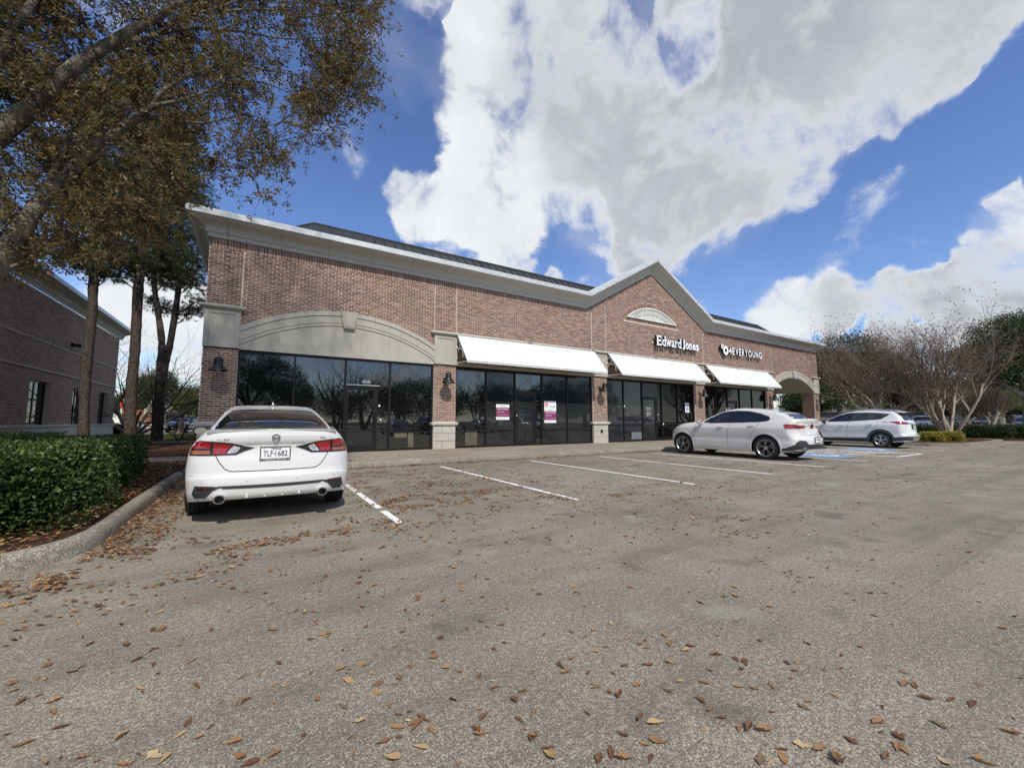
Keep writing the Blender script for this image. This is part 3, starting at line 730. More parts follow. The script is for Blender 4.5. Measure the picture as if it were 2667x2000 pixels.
    nodes = [((XL, 28.9, GZ), (-1, 0, 0), (0, 0, 1)), ((XL, FY, GZ), (-1, -1, 0), (0, 0, 1)), ((GL, FY, GZ), (0, -1, 0), (-tg, 0, 1)),
             ((XC, FY, 9.25), (0, -1, 0), (0, 0, cz)), ((GR, FY, GZ), (0, -1, 0), (tg, 0, 1)), ((XR, FY, GZ), (1, -1, 0), (0, 0, 1)), ((XR, 20.5, GZ), (1, 0, 0), (0, 0, 1))]
    def sweep(pr, A, Bn, t0, t1, name, mat, gap):
        m = MB(); ring = []
        P0, P1 = Vector(A[0]), Vector(Bn[0]); L = (P1-P0).length; dirv = (P1-P0)/L
        for (t, sgn_) in ((t0, 1), (t1, -1)):
            end = (t < 1e-6) or (t > 1-1e-6)
            pts = []
            for (o_, h) in pr:
                a = P0+Vector(A[1])*o_+Vector(A[2])*h; b = P1+Vector(Bn[1])*o_+Vector(Bn[2])*h
                if end: p = a if t < 0.5 else b
                else:
                    mid_o = Vector((0, -1, 0)) if abs(dirv.y) < 0.5 else Vector((math.copysign(1, A[1][0]), 0, 0))
                    upv = Vector((-dirv.z, 0, dirv.x)) if abs(dirv.y) < 0.5 else Vector((0, 0, 1))
                    p = P0+dirv*(L*t)+mid_o*o_+upv*h+dirv*(gap*sgn_)
                pts.append(tuple(p))
            ring += pts
        n_ = len(pr)
        m.add(ring, [(j, (j+1) % n_, n_+(j+1) % n_, n_+j) for j in range(n_)]+[tuple(range(n_))[::-1], tuple(range(n_, 2*n_))])
        m.obj(name, mat, bld, 35, fix=True)
    for A, Bn in zip(nodes[:-1], nodes[1:]):
        L = (Vector(A[0])-Vector(Bn[0])).length
        for pr, name, mat, sp, gap in ((prof, 'cornice_panel', M_cornice, 1.39, 0.0045), (capp, 'parapet_cap', M_cap, 3.05, 0.0015)):
            off = 0.43 if (A[0][0] == XL and A[0][1] == FY) else 0
            ts = [0.0]; x = (off or sp)
            while x < L-0.4: ts.append(x/L); x += sp
            ts.append(1.0)
            for a, b in zip(ts[:-1], ts[1:]): sweep(pr, A, Bn, a, b, name, mat, gap)
    # dark backing that closes the cornice joints
    if False: sweep([(0.0, 0.0), (0.055, 0.01), (0.06, 0.15), (0.10, 0.23), (0.28, 0.37), (0.44, 0.43), (0.44, 0.45), (0, 0.45)], nodes[1], nodes[2], 0, 1, 'cornice_backing', M_joint, 0)
    # standing-seam hip roof behind the parapet
    roof = MB(); ya, za, yb, zb = FY+0.75, 6.95, 17.43, 8.98
    x0, x1, xa, xb = XL+0.6, XR-0.6, 1.55, 34.55
    roof.add([(x0, ya, za), (x1, ya, za), (xb, yb, zb), (xa, yb, zb), (x0, 28.6, za), (x1, 28.6, za), (xb, 26.5, zb), (xa, 26.5, zb)],
             [(0, 1, 2, 3), (4, 0, 3, 7), (1, 5, 6, 2), (3, 2, 6, 7), (5, 4, 7, 6)])
    ro = roof.obj('roof', M_roof, bld)
    nseam = 0; x = x0+0.5
    while x < x1:
        t = min((x-x0)/(xa-x0), 1, (x1-x)/(x1-xb)); q = MB()
        q.prism([(-0.016, 0.0), (0.016, 0.0), (0.016, 0.05), (-0.016, 0.05)], lambda p, a: (x+p[0], ya+(yb-ya)*a, za+(zb-za)*a+p[1]), 0, t)
        q.obj('roof_seam', M_roof, ro); x += 0.42
    MB().tube([(xa, yb, zb+0.01), (xb, yb, zb+0.01)], 0.06, 6).obj('ridge_cap', M_roof, ro)
    MB().tube([(xa, yb, zb+0.01), (x0, ya, za)], 0.045, 6).obj('ridge_cap', M_roof, ro); MB().tube([(xb, yb, zb+0.01), (x1, ya, za)], 0.045, 6).obj('ridge_cap', M_roof, ro)
    # pilaster trim
    MB()
    for i, (a, b) in enumerate(COLS):
        # block base: split-face courses
        for k in range(3):
            z0 = WALK-0.02 if k == 0 else WALK+k*0.288; z1 = WALK+(k+1)*0.288-0.008
            cutx = [a-0.0, (a+b)/2+(0.16 if k % 2 else -0.1), b]
            for l, r_ in zip(cutx[:-1], cutx[1:]):
                q = MB().bevbox(l+0.003, r_-0.003, FY-0.035, FY+0.4, z0, z1, 0.012); q.obj('stone_block', M_stone, bld)
        q = MB(); pr = [(0.0, 0.0), (0.05, 0.0), (0.085, 0.03), (0.095, 0.07), (0.085, 0.11), (0.05, 0.14), (0, 0.14)]
        q.grid([[(a-o_+0.01, FY+0.3, 1.01+h), (a-o_+0.01, FY-o_, 1.01+h), (b+o_-0.01, FY-o_, 1.01+h), (b+o_-0.01, FY+0.3, 1.01+h)][::1] for o_, h in pr]); q.obj('stone_cap', M_stucco, bld, 50)
        # capital block with a sunk panel
        z0, z1 = 3.345, 4.48; f = FY-0.06
        q = MB(); fw = 0.11
        q.box(a-0.01, b+0.01, f+0.022, FY+0.2, z0, z1)
        for (l, r_, zl, zh) in ((a-0.01, a+fw, z0, z1), (b-fw, b+0.01, z0, z1), (a+fw, b-fw, z0, z0+fw+0.04), (a+fw, b-fw, z1-fw-0.02, z1)): q.box(l, r_, f, f+0.0215, zl, zh)
        w_ = 0.018
        for (l, r_, zl, zh) in ((a+fw, a+fw+w_, z0+0.15, z1-0.13), (b-fw-w_, b-fw, z0+0.15, z1-0.13), (a+fw+w_, b-fw-w_, z0+0.15, z0+0.15+w_), (a+fw+w_, b-fw-w_, z1-0.13-w_, z1-0.13)): q.box(l, r_, f+0.010, f+0.0213, zl, zh)
        q.obj('capital_panel', M_stucco, bld)
    def ledge(a, b):
        pr = [(0, 4.475), (0.075, 4.475), (0.11, 4.50), (0.125, 4.54), (0.115, 4.58), (0.08, 4.605), (0, 4.615)]
        q = MB(); q.grid([[(a-o_, FY+0.05, z), (a-o_, FY-o_-0.02, z), (b+o_, FY-o_-0.02, z), (b+o_, FY+0.05, z)] for o_, z in pr]); q.obj('ledge_moulding', M_stucco, bld, 50)
    ledge(-1.45, -0.53)
    xx = 5.57
    for e in (9.9, 13.6, 18.1, 21.6, 26.0, 30.53): ledge(xx, e); xx = e+0.0 if e == 30.53 else e-0.11+0.115
    ledge(36.61, 37.53)
    for a, b in BAYS[1:]:
        q = MB(); q.prism([(0, 3.32), (0.055, 3.32), (0.075, 3.345), (0.075, 3.43), (0.05, 3.475), (0, 3.48)], lambda p, h: (h, FY+0.02-p[0], p[1]), a+0.0, b-0.0); q.obj('lintel', M_stucco, bld, 40, fix=True)
    # arches
    def arch_ring(xc, deep, tymp):
        def ring(e0, e1, f, back, name):
            q = MB(); n_ = 36
            P = [[], []]
            poly = []
            for i in range(n_+1):
                x = xc-3.075+6.15*i/n_; poly.append((x, arc_z(x, xc, 4.37, e1)))
            for i in range(n_, -1, -1):
                x = xc-3.075+6.15*i/n_; poly.append((x, arc_z(x, xc, 4.37, e0)))
            m_ = len(poly)
            v = [(p[0], f, p[1]) for p in poly]+[(p[0], back, p[1]) for p in poly]
            fc = [(i, i+1, m_-2-i, m_-1-i) for i in range(n_)]
            fb = [tuple(m_+j for j in t[::-1]) for t in fc]
            q.add(v, fc+fb+[(i, (i+1) % m_, m_+(i+1) % m_, m_+i) for i in range(m_)]); q.obj(name, M_stucco, bld, 30, fix=True)
        ring(0.0, 0.10, FY-0.035, FY+0.02, 'arch_moulding'); ring(0.10, 0.34, FY-0.05, FY+0.02, 'arch_band'); ring(0.34, 0.48, FY-0.075, FY+0.02, 'arch_moulding')
        q = MB(); q.prism([(xc-0.17, 4.30), (xc+0.17, 4.30), (xc+0.29, 4.885), (xc-0.29, 4.885)], lambda p, h: (p[0], h, p[1]), FY+0.01, FY-0.115)
        q.prism([(xc-0.13, 4.345), (xc+0.13, 4.345), (xc+0.235, 4.845), (xc-0.235, 4.845)], lambda p, h: (p[0], h, p[1]), FY-0.114, FY-0.13); q.obj('keystone', M_stucco, bld, fix=True)
        if tymp:
            n_ = 36; poly = [(xc+3.075, 3.32), (xc-3.075, 3.32)][::1]
            pts = [(xc-3.075+6.15*i/n_, arc_z(xc-3.075+6.15*i/n_, xc, 4.37)) for i in range(n_+1)]
            v = [(p[0], FY-0.012, p[1]) for p in pts]+[(p[0], FY-0.012, 3.32) for p in pts]
            q = MB(); q.add(v, [(i+1, i, n_+1+i, n_+2+i) for i in range(n_)])
            q.add([(xc-3.07, FY-0.012, 3.32), (xc+3.07, FY-0.012, 3.32), (xc+3.07, FY+0.2, 3.32), (xc-3.07, FY+0.2, 3.32)], [(0, 1, 2, 3)]); q.obj('arch_infill', M_stucco, bld)
        else:
            q = MB(); n_ = 36; pts = [(xc-3.07+6.14*i/n_, arc_z(xc-3.07+6.14*i/n_, xc, 4.36)-0.004) for i in range(n_+1)]
            q.grid([[(p[0], FY-0.03, p[1]) for p in pts], [(p[0], FY+5.9, p[1]) for p in pts]], flip=True); q.obj('porch_vault', M_stucco, bld, 60)
            q = MB(); q.box(30.5, 37.5, FY+5.0, FY+5.4, 3.25, 4.5); q.box(36.66, 37.5, FY+4.6, FY+5.4, 0.15, 3.25); q.box(30.5, 37.5, FY+5.4, FY+5.9, 3.3, 6.6); q.box(36.65, 37.48, FY+0.86, FY+5.9, 3.46, 6.6)
            q.obj('porch_beam', M_stucco, bld)
    arch_ring(2.52, False, True); arch_ring(33.57, True, False)
    # storefronts
    GY = FY+0.12
    def frame_bar(q, a, b, z0, z1, d=0.05): q.box(a, b, GY-d, GY+0.05, z0, z1)
    def storefront(a, b, mull, door, bar=None, kinds=None, top=3.30):
        q = MB(); w_ = 0.028
        q.box(a, b, GY-0.055, GY+0.06, WALK-0.01, WALK+0.075); q.box(a, b, GY-0.055, GY+0.06, top-0.055, top+0.03)
        q.box(a, a+0.06, GY-0.056, GY+0.061, WALK, top); q.box(b-0.06, b, GY-0.056, GY+0.061, WALK, top)
        for x in mull: q.box(x-w_, x+w_, GY-0.06, GY+0.05, WALK+0.07, top-0.05)
        d0, d1, dl, dz = door                                    # door left, zone right, door leaf right, head height
        q.box(d0, d1, GY-0.062, GY+0.05, dz, dz+0.055)
        if dl < d1-0.1: q.box(dl, dl+0.05, GY-0.061, GY+0.05, WALK+0.07, dz)
        edges = sorted([a]+list(mull)+[b]); kk = 0
        so = q.obj('window_frame', M_frame, bld)
        for l, r_ in zip(edges[:-1], edges[1:]):
            g = M_glass if not kinds else (M_glass, M_glass_shade, M_glass_dark)[kinds[kk]]; kk += 1
            l2, r2 = l+0.027, r_-0.027
            def pane(x0, x1, z0, z1, gg=g):
                w2 = MB(); w2.box(x0, x1, GY-0.004+random.uniform(-0.001, 0.001), GY+0.01, z0, z1); w2.obj('pane', gg, so)
            if abs(l-d0) < 0.05:
                pane(l2, r2, dz+0.055, top-0.055)
                if dl < d1-0.1: pane(dl+0.05, r2, WALK+0.07, dz)
            elif bar:
                w3 = MB(); w3.box(l2, r2, GY-0.045, GY+0.04, bar-0.028, bar+0.028); w3.obj('window_bar', M_frame, so)
                pane(l2, r2, WALK+0.075, bar-0.028); pane(l2, r2, bar+0.028, top-0.055)
            else: pane(l2, r2, WALK+0.075, top-0.055)
        D = MB(); s_ = 0.085; x0, x1, z0, z1 = d0+0.03, dl-0.004, WALK+0.015, dz-0.006; f = GY-0.045
        D.box(x0, x0+s_, f, GY+0.02, z0, z1); D.box(x1-s_, x1, f, GY+0.02, z0, z1); D.box(x0+s_, x1-s_, f, GY+0.02, z1-s_-0.02, z1); D.box(x0+s_, x1-s_, f, GY+0.02, z0, z0+0.2)
        dd = D.obj('door', M_frame, bld)
        P = MB(); P.box(x0+s_, x1-s_, GY-0.015, GY-0.005, z0+0.2, z1-s_-0.02); P.obj('pane', M_glass if not kinds else (M_glass, M_glass_shade, M_glass_dark)[kinds[1]], dd)
        H = MB(); hx = (x1-s_/2) if door[0] < 5 else x0+s_/2
        H.tube([(hx, f, 1.05), (hx, f-0.06, 1.05), (hx, f-0.06, 1.35), (hx, f, 1.35)], 0.012, 6); H.obj('handle', M_black, dd)
        return dd, so
    d1, s1 = storefront(-0.56, 5.60, [0.96, 2.49, 3.99], (2.49, 3.99, 3.52, 2.36), None)
    # low rail in the last window of the first shop
    q = MB(); q.box(4.02, 5.54, GY-0.03, GY-0.006, 0.78, 0.83); q.obj('window_bar', M_frame, s1)
    q = MB(); q.box(0.99, 2.46, GY-0.03, GY-0.006, 0.78, 0.83); q.obj('window_bar', M_frame, s1)
    storefront(6.50, 13.62, [7.88, 9.27, 10.68, 12.12], (9.27, 10.68, 10.30, 2.40), 0.82, [0, 1, 0, 1, 1])
    storefront(14.57, 21.58, [15.80, 17.18, 18.73, 20.08], (17.18, 18.73, 18.26, 2.42), 1.02, [1, 1, 2, 2, 2])
    storefront(22.54, 29.55, [23.75, 25.0, 26.4, 27.9], (25.0, 26.4, 26.0, 2.42), None, [2, 2, 2, 2, 2])
    # marks on the doors and panes
    def label_text(txt, x, z, h, w, mat, parent, y=GY-0.02, name='lettering'):
        me, _ = text_mesh(txt, h, 0.004, mat, 0.0, w); link(name, me, parent, (x, y, z), (PI/2, 0, 0))
    label_text('23120', 3.04, 2.50, 0.085, 0.27, M_paperw, s1)
    q = MB(); q.box(2.52, 3.62, GY-0.075, GY-0.063, 2.405, 2.425); q.obj('door_head_strip', M_offwhite, s1)
    for (x, z, w_, h) in ((3.60, 1.69, 0.06, 0.06), (3.66, 1.21, 0.05, 0.05), (9.32, 1.40, 0.03, 0.05), (15.79, 1.90, 0.05, 0.09), (18.33, 1.52, 0.08, 0.04), (18.76, 0.98, 0.07, 0.10)):
        q = MB(); q.box(x, x+w_, GY-0.07, GY-0.0655, z, z+h); q.obj('sticker', M_paperw, s1)
    t = 0
    for txt, z, h, w_ in (('Edward Jones', 1.83, 0.07, 0.36), ('INVESTMENTS', 1.75, 0.03, 0.3), ('FINANCIAL ADVISOR', 1.62, 0.03, 0.34), ('HOURS BY APPOINTMENT', 1.57, 0.03, 0.32), ('MONDAY - FRIDAY', 1.51, 0.03, 0.30), ('8:30 - 4:30', 1.46, 0.03, 0.2)):
        label_text(txt, 17.52, z, h, w_, M_paperw, s1, FY+0.12-0.02)
    label_text('PLEASE USE OTHER DOOR', 9.62, 1.10, 0.03, 0.34, M_palegreen, d1)
    M_board = plain('dull_board', (0.105, 0.095, 0.062), 0.7, var=0.25); M_dimw = plain('dim_white_board_and_reflection', (0.15, 0.165, 0.165), 0.6, var=0.2)
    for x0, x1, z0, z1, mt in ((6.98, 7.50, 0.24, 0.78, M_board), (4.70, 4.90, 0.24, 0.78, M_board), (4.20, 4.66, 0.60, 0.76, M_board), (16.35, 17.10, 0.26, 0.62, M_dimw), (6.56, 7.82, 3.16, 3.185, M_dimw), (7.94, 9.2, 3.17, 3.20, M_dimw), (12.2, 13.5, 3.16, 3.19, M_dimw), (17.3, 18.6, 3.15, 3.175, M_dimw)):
        q = MB(); q.box(x0, x1, GY-0.0075, GY-0.0055, z0, z1); q.obj('board', mt, s1)  # strips along the pane tops are painted header reflections; the rest are dull boards
    q = MB(); q.box(14.05, 14.2, FY-0.045, FY-0.034, 0.62, 0.78); q.obj('outlet_cover', M_black, bld)
    return bld
BLD = build_store()

# ------------------------------------------------------------------ things on the shop front
def poster(name, label, x0, x1, z0, z1, draw, y=14.705):
    t = empty(name, ((x0+x1)/2, y, z0)); tag(t, label, 'poster')
    ox, oz = (x0+x1)/2, z0; W, H = x1-x0, z1-z0
    q = MB(); q.box(-W/2, W/2, -0.004, 0.0, 0, H); q.obj('sheet', M_paperw, t)
    def rect(a, b, c, d, mat, nm='printed_panel', dy=0.002): q_ = MB(); q_.box(-W/2+W*a, -W/2+W*b, -0.004-dy, -0.0041, H*c, H*d); q_.obj(nm, mat, t)
    def txt(s_, a, c, h, w_, mat, dy=0.0105):
        me, _ = text_mesh(s_, H*h, 0.002, mat, 0.0, W*w_); link('lettering', me, t, (-W/2+W*a, -dy+0.002, H*c), (PI/2, 0, 0))
    draw(rect, txt); return t
def lease(rect, txt, lo=0.0, hi=1.0):
    f = lambda v: lo+(hi-lo)*v
    rect(0, 1, f(0.19), f(0.80), M_magenta); k = hi-lo
    txt('NEWQUEST', 0.3, f(0.86), 0.055*k, 0.4, M_grey); txt('FOR LEASE', 0.08, f(0.64), 0.11*k, 0.84, M_paperw)
    txt('713.275.2626', 0.1, f(0.47), 0.07*k, 0.5, M_paperw); txt('RETAIL', 0.1, f(0.40), 0.025*k, 0.12, M_paperw); txt('commercialnewrealty.com', 0.1, f(0.29), 0.055*k, 0.82, M_paperw)
    txt('Commercial Realty', 0.1, f(0.07), 0.05*k, 0.55, M_grey)
poster('lease_poster', 'magenta and white FOR LEASE poster left of the glass door in the second shop front', 8.36, 9.0, 1.24, 1.88, lease)
def lease2(rect, txt):
    lease(rect, txt, 0.0, 0.67)
    txt('FOR', 0.5, 0.70, 0.075, 0.42, M_ink, 0.0075)
poster2 = poster('lease_poster', 'tall poster with a red star shape above FOR LEASE right of the glass door', 10.82, 11.48, 1.11, 2.08, lease2)
st = MB()
for k in range(4):
    a = k*PI/4; c, s_ = math.cos(a), math.sin(a)
    st.prism([(-0.13, -0.014), (-0.13, 0.014), (0.0, 0.008), (0.13, 0.014), (0.13, -0.014), (0.0, -0.008)], lambda p, h: (-0.21+p[0]*c-p[1]*s_, h-0.0003*k, 0.81+p[0]*s_+p[1]*c), -0.0045, -0.0065)
st.obj('red_star', M_red, poster2)
def access(rect, txt):
    rect(0.28, 0.82, 0.16, 0.50, M_blue)
    txt('WELCOME', 0.12, 0.86, 0.05, 0.76, M_ink); txt('ACCESSIBLE', 0.12, 0.78, 0.045, 0.76, M_ink); txt('ENTRANCE', 0.15, 0.66, 0.05, 0.7, M_ink); rect(0.5, 0.58, 0.38, 0.44, M_paperw, 'figure', 0.003); rect(0.46, 0.64, 0.22, 0.36, M_paperw, 'figure', 0.003)
p3 = poster('window_notice', 'pale blue and white notice with a blue wheelchair square on the dark glass', 20.80, 21.16, 1.68, 2.24, access)
p4 = poster('window_notice', 'small pale green notice standing behind the glass above the roof of the white coupe SUV', 24.9, 25.25, 1.75, 2.0, lambda rect, txt: (rect(0.1, 0.9, 0.12, 0.88, M_palegreen), txt('OPEN', 0.2, 0.45, 0.2, 0.6, M_ink)))

def make_awning(x0, x1, label):
    t = empty('awning', (x0, FY, 3.4)); tag(t, label, 'awning', 'white metal awnings over the shop windows')
    W = x1-x0; n = 9; ya, za, yb, zb = -0.14, 1.08, -1.0, 0.0; th = 0.03
    dy, dz = (yb-ya), (zb-za); L = math.hypot(dy, dz); ny, nz_ = dz/L, -dy/L                     # normal pointing out and up
    if nz_ < 0: ny, nz_ = -ny, -nz_
    for i in range(n):
        a, b = W*i/n+0.006, W*(i+1)/n-0.006
        q = MB(); q.prism([(ya, za), (yb, zb), (yb+ny*th, zb+nz_*th), (ya+ny*th, za+nz_*th)], lambda p, h: (h, p[0], p[1]), a, b); q.obj('awning_panel', M_white_panel, t, fix=True)
    for i in range(n+1):
        x = min(max(W*i/n, 0.012), W-0.012)
        q = MB(); q.prism([(ya, za), (yb, zb), (yb+ny*0.042, zb+nz_*0.042), (ya+ny*0.042, za+nz_*0.042)], lambda p, h: (h, p[0], p[1]), x-0.014, x+0.014); q.obj('awning_seam', M_white_seam, t, fix=True)
    q = MB(); q.box(0, W, yb-0.012, yb+0.012, -0.05, 0.01); q.obj('drip_edge', M_offwhite, t)
    for x in [0.02+(W-0.04)*k/5 for k in range(6)]:
        q = MB(); r = 0.018
        q.tube([(x, 0.0, 0.02), (x, yb+0.03, 0.0)], r, 6); q.tube([(x, -0.02, 0.0), (x, -0.02, 1.06)], r, 6); q.tube([(x, -0.12, 1.05), (x, yb+0.03, 0.0)], r, 6)
        if x < 0.1 or x > W-0.1:
            for cy, cz_, rr, a0, a1 in ((-0.19, 0.72, 0.15, 0, 360), (-0.33, 0.27, 0.29, -15, 195)):
                pts = [(x, cy+rr*math.cos(R(a0+(a1-a0)*k/20)), cz_+rr*math.sin(R(a0+(a1-a0)*k/20))) for k in range(21)]; q.tube(pts, 0.022, 6)
        q.obj('bracket', M_offwhite, t, 60)
    return t
make_awning(6.49, 13.63, 'white sloping metal awning nearest the arched window, over the two FOR LEASE posters')
make_awning(14.56, 21.60, 'middle white metal awning, over the glass door between the second and third brick piers')
make_awning(22.52, 29.56, 'rightmost white metal awning, ending at the open brick archway')

def make_lamp():
    t = empty('wall_lamp')
    q = MB(); q.lathe([(0.0, 0), (0.085, 0), (0.085, 0.02), (0.05, 0.035), (0.0, 0.035)], 16, lambda r, h, c, s_: (r*c, -h, r*s_)); q.obj('wall_plate', M_black, t, 40)
    q = MB(); q.tube([(0, -0.02, 0), (0, -0.20, 0.0)], 0.02, 8); q.obj('arm', M_black, t, 60)
    q = MB(); y = -0.33; F_ = lambda r, h, c, s_: (r*c, y+r*s_, h)
    q.lathe([(0.0, 0.25), (0.02, 0.245), (0.055, 0.225), (0.105, 0.18), (0.112, 0.165), (0.108, 0.04), (0.115, 0.0), (0.15, -0.06), (0.235, -0.15), (0.24, -0.165), (0.232, -0.16), (0.14, -0.065), (0.10, 0.0)], 24, F_); q.obj('shade', M_black, t, 40)
    q = MB(); q.lathe([(0.068, 0.0), (0.072, -0.14), (0.072, -0.20), (0.055, -0.235), (0.0, -0.245)], 16, F_); q.obj('glass_globe', MATS.get('frost') or plain('frost', (0.42, 0.42, 0.40), 0.25, var=0.05), t, 50)
    return t
lamp0 = make_lamp()
for i, (x, lb) in enumerate(((-1.0, 'black bell-shaped wall lamp on the brick pier at the left corner of the building'), (6.05, 'black bell-shaped wall lamp on the brick pier between the arched window and the first awning'), (14.08, 'black bell-shaped wall lamp on the brick pier between the first and second awnings'),
                            (22.05, 'black bell-shaped wall lamp on the brick pier between the second and third awnings'), (30.02, 'black bell-shaped wall lamp on the brick pier left of the open archway'), (37.05, 'black bell-shaped wall lamp on the end pier right of the open archway'))):
    o = lamp0 if i == 0 else copy_tree(lamp0)
    o.location = (x, FY-0.002, 2.78); tag(o, lb, 'wall lamp', 'black bell wall lamps on the brick piers')

def letter_sign(name, label, chars, x, z, mat_face, mat_side, depth=0.13):
    t = empty(name, (x, FY-0.10, z)); tag(t, label, 'sign')
    for (ch, dx, w_, h, bold, serif, dz) in chars:
        me, _ = text_mesh(ch, h, depth, mat_side, bold, w_)
        me.materials.append(mat_face)
        for p in me.polygons:
            if p.normal.z > 0.9: p.material_index = 1
        o = link('letter', me, t, (dx, 0, dz), (PI/2, 0, 0))
        if serif:
            q = MB()
            for (a, b, c, d) in serif: q.box(a*w_, b*w_, c*h, d*h, 0.002, depth+0.001)
            m2 = q.mesh('serif', [mat_side, mat_face])
            for p in m2.polygons:
                if p.normal.z > 0.9: p.material_index = 1
            link('serif', m2, o)
    return t
M_led = plain('white_letter_face', (0.86, 0.88, 0.88), 0.35, var=0.02)
Z = 0.54; xh = 0.375
sg = letter_sign('shop_sign', 'raised white bold lettering reading Edward Jones on the brick gable', [
    ('E', 0.0, 0.37, Z, 0.012, [(-0.12, 0.35, 0.0, 0.07), (-0.12, 0.35, 0.93, 1.0), (0.9, 1.04, 0, 0.28), (0.88, 1.0, 0.74, 1.0)], 0), ('d', 0.42, 0.31, Z, 0.018, [(0.5, 0.9, 0.94, 1.0), (0.75, 1.15, 0, 0.06)], 0),
    ('w', 0.76, 0.42, xh, 0.018, [(-0.1, 0.25, 0.92, 1.0), (0.35, 0.62, 0.92, 1.0), (0.78, 1.1, 0.92, 1.0)], 0), ('a', 1.20, 0.27, xh, 0.018, [(0.8, 1.15, 0, 0.1)], 0), ('r', 1.52, 0.23, xh, 0.02, [(-0.2, 0.6, 0, 0.08), (-0.2, 0.3, 0.92, 1)], 0),
    ('d', 1.77, 0.30, Z, 0.018, [(0.5, 0.9, 0.94, 1.0), (0.75, 1.15, 0, 0.06)], 0), ('J', 2.17, 0.22, Z+0.04, 0.035, None, -0.05), ('o', 2.44, 0.31, xh, 0.035, None, 0), ('n', 2.79, 0.27, xh, 0.035, None, 0), ('e', 3.11, 0.28, xh, 0.035, None, 0), ('s', 3.42, 0.26, xh, 0.035, None, 0)],
    18.12, 5.26, M_led, M_black, 0.14)
q = MB(); q.box(-0.02, 3.66, -0.015, 0.012, 0.10, 0.20); q.obj('raceway', M_black, sg)
q = MB(); q.box(-0.2, -0.12, 0.02, 0.09, 0.12, 0.18); q.obj('junction_box', M_paperw, sg)
chars = []; xx = 0.0
for ch, w_ in zip('4EVERYOUNG', (0.30, 0.25, 0.31, 0.25, 0.26, 0.30, 0.42, 0.29, 0.30, 0.38)): chars.append((ch, 0.86+xx, w_, 0.45, 0.022, None, 0)); xx += w_+0.092
sg2 = letter_sign('shop_sign', 'slim raised lettering reading 4EVERYOUNG beside two white rings on the brick', chars, 24.10, 5.37, M_led, M_black, 0.11)
for (cx, cz_, r0, r1) in ((0.18, 0.42, 0.06, 0.155), (0.52, 0.20, 0.12, 0.29)):
    q = MB(); q.lathe([(r0, 0), (r0, 0.11), (r1, 0.11), (r1, 0), (r0, 0)], 24, lambda r, h, c, s_: (cx+r*c, -h, cz_+r*s_)); o = q.obj('ring_emblem', [M_black, M_led], sg2, fix=True)
    for p in o.data.polygons:
        if p.normal.y < -0.9: p.material_index = 1
q = MB(); q.box(0.0, 4.4, -0.005, 0.012, 0.18, 0.26); q.obj('raceway', M_black, sg2)

